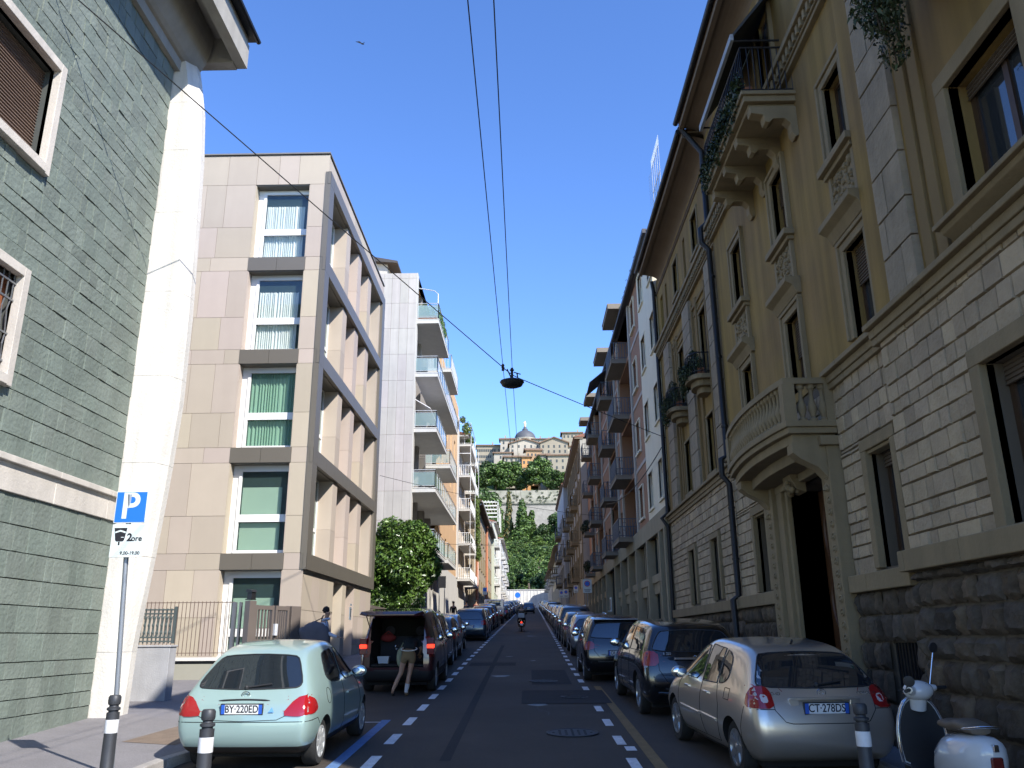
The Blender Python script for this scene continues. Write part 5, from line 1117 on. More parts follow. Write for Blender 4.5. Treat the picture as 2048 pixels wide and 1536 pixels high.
# ---- the upper town
tw = M('town_window', (.05, .06, .06), rough=.5, var=0)
tcol = {'g': M('town_grey', (.28, .28, .26), var=.12, vs=.25), 'w': M('town_white', (.38, .345, .28), var=.1, vs=.25), 'p': M('town_pale', (.29, .255, .19), var=.12, vs=.25), 't': M('town_tan', (.38, .25, .14), var=.15, vs=.25), 'o': M('town_orange', (.50, .26, .10), var=.12, vs=.3), 's': M('town_stone', (.34, .31, .24), var=.15, vs=.25)}
troof = M('town_roof', (.19, .125, .085), rough=.9, var=.25, vs=.6)
def townhouse(lab, x0, x1, z0, z1, y, col, dep=12, rise=1.6, wz=None, n=4, rot=0.0, gable=False, drop=10):
    t = thing('town_house', ((x0 + x1) / 2, y, z0), lab, 'house', 'old houses of the upper town'); ORG[t.name] = Vector((0, 0, 0)); cx_ = (x0 + x1) / 2; hw = (x1 - x0) / 2; h = z1 - z0
    m = MB(); m.box(-hw, hw, 0, dep, -drop, h)
    if gable: m.add([(-hw, 0, h), (hw, 0, h), (0, 0, h + rise), (-hw, dep, h), (hw, dep, h), (0, dep, h + rise)], [(0, 1, 2), (3, 5, 4)])
    m.build('wall', tcol[col], t); m = MB(); e = .9
    if gable: m.add([(-hw - e, -e, h - .1), (0, -e, h + rise + .1), (hw + e, -e, h - .1), (-hw - e, dep + e, h - .1), (0, dep + e, h + rise + .1), (hw + e, dep + e, h - .1), (-hw - e, -e, h - .7), (0, -e, h + rise - .5), (hw + e, -e, h - .7)], [(0, 1, 4, 3), (1, 2, 5, 4), (0, 6, 7, 1), (1, 7, 8, 2)])
    else: m.add([(-hw - e, -e, h - .1), (hw + e, -e, h - .1), (hw + e, dep / 2, h + rise), (-hw - e, dep / 2, h + rise), (hw + e, dep + e, h - .1), (-hw - e, dep + e, h - .1), (-hw - e, -e, h - .7), (hw + e, -e, h - .7)], [(0, 1, 2, 3), (3, 2, 4, 5), (6, 7, 1, 0), (0, 3, 5), (1, 4, 2)])
    ro = m.build('roof', troof, t); r = random.Random(int(x0 * 10)); m = MB(); q = r.uniform(-hw * .6, hw * .6); m.box(q, q + .8, dep * .3, dep * .3 + .8, h, h + rise + 1.1); m.build('chimney', tcol['p'], ro)
    for zr in (wz or [h - 2.6]):
        for i in range(n):
            if r.random() < .12: continue
            a = -hw + 2 * hw * (i + .5) / n; m = MB(); m.box(a - .45, a + .45, -.08, .1, zr, zr + 1.5); m.build('window', tw, t)
    t.rotation_euler = (0, 0, rot); return t
townhouse('long grey terrace of many windows at the left end of the upper town', -27.5, -14.2, 94, 106.6, 458, 'p', 12, 1.3, [2, 5, 8.5], 11, .06)
townhouse('bright cream house end wall standing right of the long grey terrace', -13.8, -6.6, 95, 108.2, 450, 'w', 10, 1.5, [7, 10], 2)
townhouse('wide white gabled house directly below the dome', -8.5, 8.3, 94, 103.2, 440, 'w', 14, 2.6, [4.2, 6.6], 5, .05, gable=True)
townhouse('big pale gabled house right of the white one', 8.2, 23.0, 92, 103.0, 438, 'p', 14, 3.0, [5.2, 8], 5, -.03, gable=True)
townhouse('narrow orange house over the trees in the middle of the town', -1.8, 2.6, 82, 92.6, 424, 'o', 8, 1.0, [3, 6.5], 2)
townhouse('tan house with a long sloping roof beside the narrow orange one', 0.5, 8.4, 88, 97.2, 429, 't', 9, 1.6, [5.5], 4, .1)
townhouse('low white house with loggia at the left above the trees', -16.7, -7.1, 90, 96.8, 433, 'w', 8, 1.0, [3.2], 4)
townhouse('low stone house with long brown roof at middle left', -11, -1.2, 86, 92.8, 425, 's', 8, 1.2, [4], 4, .05)
townhouse('lower right pale stone house with tall windows and a small balcony', 11.6, 27, 78, 92.6, 421, 'p', 10, 1.3, [3, 7, 10.5], 5)
townhouse('small ochre house squeezed left of the lower right stone house', 7.6, 12.4, 84, 94.0, 426, 's', 8, 1.2, [3, 6.5], 2)
townhouse('high house at the top right with red roof edge', 21.7, 33, 105, 116.4, 470, 'p', 12, 1.4, [4, 8], 5)
townhouse('long low white building seen behind the gabled houses', 4.4, 14, 108, 115.2, 480, 'w', 10, 1.0, [4], 4)
townhouse('pale house with broad eave between the big gabled house and the top one', 18.8, 28.5, 96, 102.8, 446, 'w', 10, 1.2, [3.4], 4)
townhouse('brown roofed house at the far right of the lower row', 24, 34, 84, 96, 430, 's', 10, 1.4, [4, 8], 3)
dm = thing('domed_church', (0, 520, 112), 'round lead grey church dome topped by a small gilded statue, above the old houses', 'church'); m = MB()
m.lathe([(6.9, 108), (6.9, 123.2), (7.2, 123.4), (7.2, 124.0)], (0, 520, 0), 32); 
for k in range(16): a = k * math.pi / 8; m.box(7.0 * math.cos(a) - .25, 7.0 * math.cos(a) + .25, 520 + 7 * math.sin(a) - .25, 520 + 7 * math.sin(a) + .25, 116, 123.2)
m.build('drum', tcol['w'], dm); m = MB(); m.lathe([(7.0, 124.0)] + [(6.9 * math.cos(a), 124.0 + 5.9 * math.sin(a)) for a in [i * .13 for i in range(1, 11)]] + [(1.9, 129.9), (1.9, 130.6), (1.2, 130.8), (1.1, 131.8), (.5, 132.4)], (0, 520, 0), 32); m.build('dome', M('lead', (.085, .09, .10), rough=.6, var=.1, vs=.5), dm, smooth=50)
m = MB(); m.lathe([(.5, 132.2), (.75, 132.6), (.55, 133.6), (.8, 134.6), (.35, 135.3), (.42, 135.8), (.1, 136.2)], (0, 520, 0), 10); m.tube([(-.5, 520, 134.6), (-.9, 520, 135.4)], .18, 5); m.build('statue', M('gilded', (.75, .55, .35), rough=.4, var=0), dm, smooth=50)
# ================================================================ VEHICLES
def paint(name, col, metal=.35, rough=.28): return M(name, col, rough=rough, metal=metal, var=0, spec=.5, coat=.9)
tyre_m = M('tyre', (.018, .018, .018), rough=.85, var=.05); rim_m = M('alloy', (.42, .43, .44), rough=.28, metal=.85, var=0); rimd_m = M('hubcap', (.45, .46, .46), rough=.4, metal=.4, var=0)
cglass = glassmat('car_glass', (.012, .016, .02), rough=.02, spec=1.0); trim = M('black_trim', (.018, .018, .019), rough=.5, var=0); well = M('wheel_well', (.008, .008, .008), rough=.9, var=0)
redl = M('tail_red', (.26, .008, .010), rough=.12, var=.0, coat=1.0); clearl = M('lamp_clear', (.55, .50, .50), rough=.12, var=0, coat=1); amber = M('lamp_amber', (.5, .16, .02), rough=.15, var=0, coat=1)
platem = M('plate_white', (.62, .63, .62), rough=.4, var=0); plateb = M('plate_blue', (.02, .09, .42), rough=.4, var=0); platet = M('plate_text', (.01, .01, .015), rough=.5, var=0); chrome = M('chrome', (.65, .66, .67), rough=.12, metal=1, var=0)
litred = M('lit_tail', (1.0, .05, .02), rough=.3, var=0, emit=1.2)
CC = [-1, -.84, -.45, 0, .45, .84, 1]
def shell(S, cap_front, crown=.03, bulge=(.05, .10), sub=2, crease=()):
    """S: stations (rear to front) of 5 rows (y, z, halfwidth); closed rounded box"""
    J, Rn = len(S), len(S[0]); V = []; F = []; ix = {}
    def v(k, p):
        if k not in ix: ix[k] = len(V); V.append(p)
        return ix[k]
    def side(j, r, s): y, z, w_ = S[j][r]; return v((j, r, s), (s * w_, y, z))
    def top(j, c):
        if abs(CC[c]) == 1: return side(j, Rn - 1, int(CC[c]))
        y, z, w_ = S[j][-1]; e = 1 - CC[c] ** 2
        return v(('t', j, c), (CC[c] * w_, y, z + crown * e))
    def bot(j, c):
        if abs(CC[c]) == 1: return side(j, 0, int(CC[c]))
        y, z, w_ = S[j][0]; return v(('b', j, c), (CC[c] * w_, y, z))
    def cap(j, r, c):
        if abs(CC[c]) == 1: return side(j, r, int(CC[c]))
        y, z, w_ = S[j][r]; e = 1 - CC[c] ** 2; b_ = bulge[0] if j == 0 else -bulge[1]
        dz = crown * e if r == Rn - 1 else 0
        if r == Rn - 1: return v(('t', j, c), (CC[c] * w_, y - b_ * e * .6, z + dz))
        if r == 0: return v(('b', j, c), (CC[c] * w_, y - b_ * e, z))
        return v(('c', j, r, c), (CC[c] * w_, y - b_ * e, z))
    for r in range(Rn):
        for c in range(7): cap(0, r, c); cap(J - 1, r, c)
    for j in range(J - 1):
        for r in range(Rn - 1):
            F.append((side(j, r, 1), side(j + 1, r, 1), side(j + 1, r + 1, 1), side(j, r + 1, 1))); F.append((side(j, r, -1), side(j, r + 1, -1), side(j + 1, r + 1, -1), side(j + 1, r, -1)))
        for c in range(6):
            F.append((top(j, c), top(j, c + 1), top(j + 1, c + 1), top(j + 1, c))); F.append((bot(j, c), bot(j + 1, c), bot(j + 1, c + 1), bot(j, c + 1)))
    for r in range(Rn - 1):
        for c in range(6):
            F.append((cap(0, r, c), cap(0, r, c + 1), cap(0, r + 1, c + 1), cap(0, r + 1, c))); F.append((cap(J - 1, r, c), cap(J - 1, r + 1, c), cap(J - 1, r + 1, c + 1), cap(J - 1, r, c + 1)))
    me = bpy.data.meshes.new('body'); me.from_pydata(V, [], F); bm = bmesh.new(); bm.from_mesh(me); bmesh.ops.recalc_face_normals(bm, faces=bm.faces)
    cl = bm.edges.layers.float.get('crease_edge') or bm.edges.layers.float.new('crease_edge'); bm.edges.ensure_lookup_table(); bm.verts.ensure_lookup_table()
    inv = {i: k for k, i in ix.items()}
    for e in bm.edges:
        a, b = inv[e.verts[0].index], inv[e.verts[1].index]
        for rr, val in crease:
            if isinstance(a[0], int) and isinstance(b[0], int) and a[1] == rr and b[1] == rr: e[cl] = val
    bm.to_mesh(me); bm.free(); return me
def evalmesh(me, mods):
    o = bpy.data.objects.new('tmp', me); COL.objects.link(o)
    for f in mods: f(o)
    dg = bpy.context.evaluated_depsgraph_get(); r = bpy.data.meshes.new_from_object(o.evaluated_get(dg)); bpy.data.objects.remove(o); return r
def ccut(me, cutters):
    m = MB()
    for c in cutters: c(m)
    cm = m.build('cut', trim); 
    def f(o): b = o.modifiers.new('x', 'BOOLEAN'); b.operation = 'DIFFERENCE'; b.solver = 'EXACT'; b.object = cm
    r = evalmesh(me, [f]); bpy.data.objects.remove(cm); return r
def inside(p, poly):
    x, y = p; c = False; n = len(poly)
    for i in range(n):
        x0, y0 = poly[i]; x1, y1 = poly[(i + 1) % n]
        if (y0 > y) != (y1 > y) and x < (x1 - x0) * (y - y0) / (y1 - y0) + x0: c = not c
    return c
def smoothpoly(P, it=1, k=.25):
    for _ in range(it):
        Q = []
        for i in range(len(P)):
            a, b = P[i], P[(i + 1) % len(P)]; Q.append((a[0] * (1 - k) + b[0] * k, a[1] * (1 - k) + b[1] * k)); Q.append((a[0] * k + b[0] * (1 - k), a[1] * k + b[1] * (1 - k)))
        P = Q
    return P
def proj(bvh, view, u, v, off=0.0):
    if view == 'rear': o, d = Vector((u, -4, v)), Vector((0, 1, 0))
    elif view == 'front': o, d = Vector((u, 12, v)), Vector((0, -1, 0))
    elif view == 'right': o, d = Vector((4, u, v)), Vector((-1, 0, 0))
    elif view == 'left': o, d = Vector((-4, u, v)), Vector((1, 0, 0))
    elif view == 'top': o, d = Vector((u, v, 5)), Vector((0, 0, -1))
    h = bvh.ray_cast(o, d)
    if h[0] is None: return None
    return h[0] - d * off
def patch(bvh, view, poly, mat, parent, name, off=.004, grid=.06, sm=1, rim=None, rimr=.008, rimname='seal'):
    P = smoothpoly(poly, sm, .22) if sm else list(poly)
    D = []
    for i in range(len(P)):
        a, b = P[i], P[(i + 1) % len(P)]; n = max(1, int(math.dist(a, b) / grid))
        for k in range(n): D.append((a[0] + (b[0] - a[0]) * k / n, a[1] + (b[1] - a[1]) * k / n))
    xs_ = [p[0] for p in D]; ys_ = [p[1] for p in D]; pts = [Vector(p) for p in D]; g = min(xs_) + grid * .5
    while g < max(xs_):
        h = min(ys_) + grid * .5
        while h < max(ys_):
            if inside((g, h), D) and min(math.dist((g, h), q) for q in D) > grid * .35: pts.append(Vector((g, h)))
            h += grid
        g += grid
    n = len(D); r = delaunay_2d_cdt(pts, [(i, (i + 1) % n) for i in range(n)], [list(range(n))], 1, 1e-5)
    V3 = [proj(bvh, view, p.x, p.y, off) for p in r[0]]
    last = next((q for q in V3 if q is not None), None)
    if last is None: return None
    for i, q in enumerate(V3):
        if q is None:
            j = min((k for k in range(len(V3)) if V3[k] is not None), key=lambda k: (r[0][k] - r[0][i]).length); V3[i] = V3[j]
    me = bpy.data.meshes.new(name); me.from_pydata([tuple(q) for q in V3], [], [tuple(f) for f in r[2]]); me.materials.append(mat)
    bm = bmesh.new(); bm.from_mesh(me); bmesh.ops.recalc_face_normals(bm, faces=bm.faces); bm.to_mesh(me); bm.free(); shade(me, 60)
    o = bpy.data.objects.new(name, me); COL.objects.link(o); o.parent = parent; ORG[o.name] = Vector((0, 0, 0))
    if rim:
        m = MB(); L = [proj(bvh, view, p[0], p[1], off) for p in D]; L = [q for q in L if q is not None]; m.tube([tuple(q) for q in L], rimr, 5, closed=True); m.build(rimname, rim, o, smooth=60)
    return o
def line(bvh, view, pts, r, m, off=.0):
    L = []
    for a, b in zip(pts[:-1], pts[1:]):
        n = max(1, int(math.dist(a, b) / .05))
        for k in range(n): L.append(proj(bvh, view, a[0] + (b[0] - a[0]) * k / n, a[1] + (b[1] - a[1]) * k / n, off))
    L.append(proj(bvh, view, *pts[-1], off)); L = [q for q in L if q is not None]
    if len(L) > 1: m.tube([tuple(q) for q in L], r, 4)
WM = {}
def wheelmesh(r, style):
    k = (round(r, 3), style)
    if k in WM: return WM[k]
    w_ = .1; m = MB(); pr_ = [(r * .66, -w_ + .01), (r * .72, -w_), (r * .93, -w_ + .005), (r * .99, -w_ * .7), (r, -w_ * .3), (r, w_ * .3), (r * .99, w_ * .7), (r * .93, w_ - .005), (r * .72, w_), (r * .66, w_ - .01), (r * .62, w_ * .3)]
    m.lathe(pr_, (0, 0, 0), 28, 's'); o = m.build('tyre', tyre_m, smooth=40); a = o.data; bpy.data.objects.remove(o)
    m = MB(); m.lathe([(r * .68, .085), (r * .68, .1), (r * .63, .1), (r * .60, .05), (r * .2, .045)], (0, 0, 0), 28, 's'); m.lathe([(.06, .05), (.06, .095), (.03, .105)], (0, 0, 0), 12, 's')
    n = {'alloy5': 5, 'alloy7': 7, 'cap': 8}[style]
    for i in range(n):
        t = 2 * math.pi * i / n; ct, st = math.cos(t), math.sin(t); hw = .035 if n > 5 else .05; k0, k1 = .04, r * .66
        def Q(q, s, x): return (x, ct * q - st * s, st * q + ct * s)
        m.add([Q(k0, -hw, .095), Q(k0, hw, .095), Q(k1, hw * .75, .1), Q(k1, -hw * .75, .1), Q(k0, -hw, .05), Q(k0, hw, .05), Q(k1, hw * .75, .05), Q(k1, -hw * .75, .05)], [(0, 1, 2, 3), (0, 4, 5, 1), (1, 5, 6, 2), (2, 6, 7, 3), (3, 7, 4, 0)])
    o = m.build('rim', rimd_m if style == 'cap' else rim_m, smooth=30); b = o.data; bpy.data.objects.remove(o)
    WM[k] = (a, b); return WM[k]
def wheel(parent, x, y, r, style, steer=0):
    a, b = wheelmesh(r, style); o = bpy.data.objects.new('wheel', a); COL.objects.link(o); o.parent = parent; o.location = (x, y, r); s = 1 if x > 0 else -1
    o.rotation_euler = (0, 0, steer if s > 0 else math.pi + steer); q = bpy.data.objects.new('rim', b); COL.objects.link(q); q.parent = o
def plate(parent, bvh, x, z, txt, w_=.52, h=.11, front=False):
    p = proj(bvh, 'rear', x, z, 0); 
    if p is None: return
    y = p.y - .02; m = MB(); m.box(x - w_ / 2 - .012, x + w_ / 2 + .012, y + .0, y + .03, z - h / 2 - .012, z + h / 2 + .012); pf = m.build('number_plate', trim, parent)
    m = MB(); m.box(x - w_ / 2 + .045, x + w_ / 2 - .045, y - .004, y, z - h / 2, z + h / 2); m.build('plate_face', platem, pf)
    m = MB(); m.box(x - w_ / 2, x - w_ / 2 + .045, y - .004, y, z - h / 2, z + h / 2); m.box(x + w_ / 2 - .045, x + w_ / 2, y - .004, y, z - h / 2, z + h / 2); m.build('plate_band', plateb, pf)
    if txt: text('plate_characters', txt, h * 1.12, platet, pf, face_mat((x, y - .0045, z), (1, 0, 0), (0, 0, 1)), extr=.001, sx=.84, bold=.002)
def carobj(name, lab, S, W, wheels, paintm, wr=.31, wstyle='alloy5', win=None, rearwin=None, lamps=(), seams=(), detail=2, group='cars parked along the street', cat='car', crease=(), extra=None, cutbox=None, bulge=(.05, .1), crown=.035, label_rot=None, mirror=None, windscreen=None, well_r=1.14, trimrow=None):
    root = bpy.data.objects.new(name, None); COL.objects.link(root); ORG[root.name] = Vector((0, 0, 0)); tag(root, lab, cat, group)
    me = shell(S, 1, bulge=bulge, crown=crown, crease=crease)
    def sub(o): s = o.modifiers.new('s', 'SUBSURF'); s.levels = detail; s.render_levels = detail
    me = evalmesh(me, [sub]); bv = BVHTree.FromPolygons([v.co for v in me.vertices], [tuple(p.vertices) for p in me.polygons])
    cr_ = wr * well_r; cuts = []
    for y in wheels:
        for s in (-1, 1):
            def f(m, y=y, s=s): m.lathe([(cr_, s * (W - .27)), (cr_, s * (W + .3))], (0, y, wr), 32, 's')
            cuts.append(f)
    if cutbox: cuts.append(lambda m: m.box(*cutbox))
    for c in cuts: me = ccut(me, [c])
    me.materials.clear()
    for q in (paintm, well, trim): me.materials.append(q)
    for p in me.polygons:
        c = p.center; p.material_index = 0
        for y in wheels:
            d = math.hypot(c.y - y, c.z - wr)
            if (abs(d - cr_) < .02 and (abs(p.normal.x) < .3) and ((p.normal.y * (y - c.y) + p.normal.z * (wr - c.z)) > 0)) or (d < cr_ * .99 and abs(abs(c.x) - (W - .27)) < .02 and abs(p.normal.x) > .9): p.material_index = 1
        if cutbox and cutbox[0] - .01 < c.x < cutbox[1] + .01 and cutbox[2] < c.y < cutbox[3] + .01 and cutbox[4] - .01 < c.z < cutbox[5] + .01 and (p.normal.y < -.9 and abs(c.y - cutbox[3]) < .02 or abs(abs(c.x) - cutbox[1]) < .02 and abs(p.normal.x) > .9 or (abs(c.z - cutbox[4]) < .02 or abs(c.z - cutbox[5]) < .02) and abs(p.normal.z) > .9): p.material_index = 1
        if p.material_index == 0 and trimrow and c.z < trimrow: p.material_index = 2
    shade(me, 38); body = bpy.data.objects.new('body', me); COL.objects.link(body); body.parent = root; ORG[body.name] = Vector((0, 0, 0))
    for y in wheels:
        for s in (-1, 1): wheel(root, s * (W - .115), y, wr, wstyle)
    m = MB(); m.box(-W * .8, W * .8, .3, wheels[1] + .3, .17, .3); m.build('underbody', well, root)
    if rearwin: patch(bv, 'rear', rearwin, cglass, root, 'rear_window', off=.004, rim=trim, rimr=.010)
    if windscreen: patch(bv, 'front', windscreen, cglass, root, 'windscreen', off=.004)
    for P in (win or []):
        for vw in ('right', 'left'): patch(bv, vw, P, cglass, root, 'side_window', off=.004, rim=trim, rimr=.007, sm=0 if len(P) < 6 else 1)
    for (vw, P, mt_, nm) in lamps:
        patch(bv, vw, P, mt_, root, nm, off=.012, grid=.05)
        if vw == 'rear': patch(bv, vw, [(-x, z) for x, z in P], mt_, root, nm, off=.012, grid=.05)
        elif vw == 'right': patch(bv, 'left', P, mt_, root, nm, off=.012, grid=.05)
    if seams:
        m = MB()
        for (vw, P) in seams:
            line(bv, vw, P, .005, m)
            if vw == 'right': line(bv, 'left', P, .005, m)
        m.build('panel_gaps', well, root)
    if mirror:
        y, z = mirror
        for s in (-1, 1):
            p = proj(bv, 'right' if s > 0 else 'left', y, z, 0); m = MB(); m.ball((p.x + s * .13, y, z + .05), (.12, .06, .085), 10, 7); m.box(min(p.x, p.x + s * .08), max(p.x, p.x + s * .08), y - .03, y + .03, z, z + .04)
            mo = m.build('wing_mirror', paintm if paintm.name != 'x' else trim, root, smooth=50); m = MB(); m.ball((p.x + s * .13, y - .05, z + .05), (.1, .012, .068), 10, 7); m.build('mirror_glass', chrome, mo, smooth=60)
    if extra: extra(root, bv)
    for nm in ('door_handle', 'side_moulding', 'roof_rails'):
        for ch in [c for c in root.children if c.name.split('.')[0] == nm]: split(ch, nm.rstrip('s'))
    return root, bv
def put(o, x, y, yaw=0.0, z=None): o.location = (x, y, gz(y) if z is None else z); o.rotation_euler = (math.atan(K), 0, yaw)
# --- small rounded hatchback (teal)
teal = paint('teal_paint', (.29, .405, .385), metal=.3, rough=.3)
def st(*rows): return [tuple(r) for r in rows]
Wt = .845
St = [st((.10, .22, .72), (.0, .42, .86), (.03, .80, .875), (.22, .98, .80), (.66, 1.42, .58)),
      st((.5, .20, .76), (.5, .42, .90), (.5, .80, .89), (.62, .98, .83), (.95, 1.47, .61)),
      st((1.6, .20, .77), (1.6, .42, .90), (1.6, .80, .885), (1.6, .95, .83), (1.6, 1.52, .62)),
      st((2.35, .20, .77), (2.35, .42, .90), (2.35, .80, .88), (2.42, .93, .81), (2.05, 1.48, .60)),
      st((2.95, .20, .77), (2.95, .42, .90), (2.95, .78, .86), (2.92, .90, .78), (2.86, .97, .66)),
      st((3.3, .22, .76), (3.3, .42, .88), (3.3, .72, .83), (3.3, .82, .74), (3.25, .86, .60)),
      st((3.66, .24, .62), (3.74, .42, .72), (3.70, .60, .68), (3.62, .68, .58), (3.5, .74, .48))]
rwin = [(-.66, 1.02), (-.60, 1.00), (0, .985), (.60, 1.00), (.66, 1.02), (.67, 1.08), (.54, 1.33), (.46, 1.375), (0, 1.395), (-.46, 1.375), (-.54, 1.33), (-.67, 1.08)]
def hatch_details(txt, zb, tzlow, wlid, badge=None, seamtop=None, spoiler=None, handle=None, wiper=True):
    def f(root, bv):
        plate(root, bv, 0, zb, txt)
        m = MB()
        if wiper:
            a = proj(bv, 'rear', -.02, zb + .24, .02); b = proj(bv, 'rear', .30, zb + .28, .035)
            if a and b: m.tube([tuple(a), tuple(b)], .012, 5); m.ball(tuple(a), .03, 8, 5); m.build('rear_wiper', trim, root)
        if badge:
            p = proj(bv, 'rear', 0, badge, .012); m = MB()
            m.tube([(p.x + .052 * math.cos(t), p.y, p.z + .038 * math.sin(t)) for t in [i * math.pi / 8 for i in range(16)]], .006, 5, closed=True); m.tube([(p.x + .03 * math.cos(t), p.y, p.z + .022 * math.sin(t)) for t in [i * math.pi / 6 for i in range(12)]], .004, 4, closed=True); m.build('badge', chrome, root)
        if handle:
            p = proj(bv, 'rear', 0, handle[1], .0); m = MB(); m.box(-handle[0], handle[0], p.y - .02, p.y + .04, handle[1] - .018, handle[1] + .018); m.build('tailgate_handle', handle[2], root, bevel=.006)
    return f
def ypex(root, bv):
    hatch_details('BY·220ED', .77, 0, 0, badge=.93)(root, bv)
    m = MB(); L = [proj(bv, 'rear', -.33 + .66 * i / 12, .865 + .012 * math.sin(math.pi * i / 12), .004) for i in range(13)]; m.tube([tuple(q) for q in L], [.004] + [.012] * 11 + [.004], 6); m.build('handle_recess', trim, root)
    m = MB()
    for s in (-1, 1):
        p = proj(bv, 'right' if s > 0 else 'left', 2.0, .78, .01); m.box(p.x - .015, p.x + .015, 1.9, 2.1, .765, .795)
    m.build('door_handle', teal, root, bevel=.005)
    m = MB(); m.add([(.34, proj(bv, 'rear', .34, .7, .008).y, .735), (.41, proj(bv, 'rear', .41, .7, .008).y, .735), (.375, proj(bv, 'rear', .375, .8, .008).y, .79)], [(0, 1, 2)]); m.build('sticker', M('sticker_blue', (.10, .25, .5), rough=.4, var=0), root)
swt = [[(1.02, 1.05), (.98, 1.12), (1.10, 1.32), (1.20, 1.38), (1.72, 1.42), (1.72, .97), (1.2, .99)], [(1.79, .965), (1.79, 1.42), (2.02, 1.40), (2.15, 1.36), (2.62, 1.04), (2.66, .96)]]
teal_o, _ = carobj('parked_car', 'pale teal small hatchback with rounded tail at the near left, rear half in sun', St, Wt, (.72, 3.1), teal, wr=.29, wstyle='cap', win=swt, rearwin=rwin, windscreen=[(-.55, 1.02), (.55, 1.02), (.50, 1.40), (-.50, 1.40)],
    lamps=[('rear', [(.50, .70), (.66, .90), (.80, .93), (.86, .88), (.86, .70), (.7, .68)], redl, 'tail_lamp'), ('right', [(.02, .70), (.02, .90), (.16, .92), (.30, .86), (.34, .74), (.2, .70)], redl, 'tail_lamp')],
    seams=[('rear', [(-.78, .93), (-.62, .72), (-.45, .645), (0, .63), (.45, .645), (.62, .72), (.78, .93)]), ('rear', [(-.86, .62), (.86, .62)]), ('right', [(1.72, .97), (1.68, .6), (1.74, .3)]), ('right', [(2.66, .95), (2.72, .6), (2.6, .3), (1.74, .28)]), ('right', [(.0, .62), (.35, .63), (.45, .55)]), ('right', [(.9 + .1 * math.cos(t), .84 + .1 * math.sin(t)) for t in [i * .4 for i in range(17)]])],
    extra=ypex, mirror=(2.45, .98), crease=((3, .25),), trimrow=.31)
put(teal_o, -3.60, 11.12, -.035)
# --- mid size silver hatchback
silver = paint('silver_paint', (.60, .54, .46), metal=.75, rough=.3)
Ws = .855
Ss = [st((.14, .24, .74), (.0, .48, .86), (.06, .84, .865), (.20, 1.02, .82), (.62, 1.42, .60)),
      st((.55, .20, .78), (.5, .48, .91), (.5, .84, .90), (.62, 1.00, .85), (.95, 1.49, .63)),
      st((1.8, .20, .78), (1.8, .48, .91), (1.8, .82, .90), (1.8, .96, .85), (1.8, 1.545, .65)),
      st((2.7, .20, .78), (2.7, .48, .91), (2.7, .80, .89), (2.75, .94, .83), (2.35, 1.49, .62)),
      st((3.35, .20, .78), (3.35, .48, .90), (3.35, .78, .87), (3.33, .92, .80), (3.26, .99, .70)),
      st((3.8, .22, .76), (3.8, .48, .88), (3.8, .74, .84), (3.8, .85, .76), (3.72, .89, .62)),
      st((4.12, .24, .64), (4.2, .46, .74), (4.16, .62, .70), (4.08, .70, .62), (3.98, .77, .5))]
def corex(root, bv):
    hatch_details('CT·278DS', .84, 0, 0, badge=1.0)(root, bv)
    m = MB()
    for s in (-1, 1):
        p = proj(bv, 'rear', s * .27, .90, .006); m.prism([(s * .29, .78), (s * .36, .78), (s * .44, .94), (s * .31, .94)], 'd', p.y - .01, p.y + .02)
    y = proj(bv, 'rear', 0, .93, 0).y; m.box(-.42, .42, y - .035, y + .02, .925, .955); m.build('plate_surround', silver, root, bevel=.006)
    m = MB()
    for s in (-1, 1):
        for yy in (1.72, 2.62):
            p = proj(bv, 'right' if s > 0 else 'left', yy, .86, .012); m.box(p.x - .018, p.x + .018, yy - .1, yy + .1, .845, .875)
    m.build('door_handle', silver, root, bevel=.006)
    m = MB()
    for s in ('right', 'left'):
        for a, b in ((1.3, 1.98), (2.02, 2.9)): L = [proj(bv, s, a + (b - a) * i / 6, .56 + .012 * i / 6, .008) for i in range(7)]; m.tube([tuple(q) for q in L], .022, 5)
    m.build('side_moulding', silver, root)
    m = MB(); p = proj(bv, 'rear', 0, .3, 0); m.box(-.6, .6, p.y - .012, p.y + .02, .36, .385); m.build('bumper_strip', silver, root)
    for x, tt in ((-.55, 'D-4D'), (.55, '1.4')):
        q = proj(bv, 'rear', x, .99, .01); text('badge_letters', 'COROLLA' if x > 0 else 'D-4D', .05, chrome, root, face_mat(tuple(q), (1, 0, 0), (0, .25, 1)), extr=.002)
    for zz in (1.1,):
        q = proj(bv, 'top', .0, .9, 0); m = MB(); m.tube([tuple(q), (q.x, q.y - .05, q.z + .05)], .015, 5); m.build('roof_aerial', trim, root)
sws = [[(1.02, 1.08), (1.0, 1.16), (1.06, 1.32), (1.18, 1.39), (1.34, 1.42), (1.32, 1.01), (1.12, 1.03)], [(1.37, 1.005), (1.40, 1.43), (1.95, 1.46), (1.97, .985)], [(2.05, .985), (2.03, 1.44), (2.3, 1.43), (2.48, 1.37), (3.02, 1.05), (3.05, .98)]]
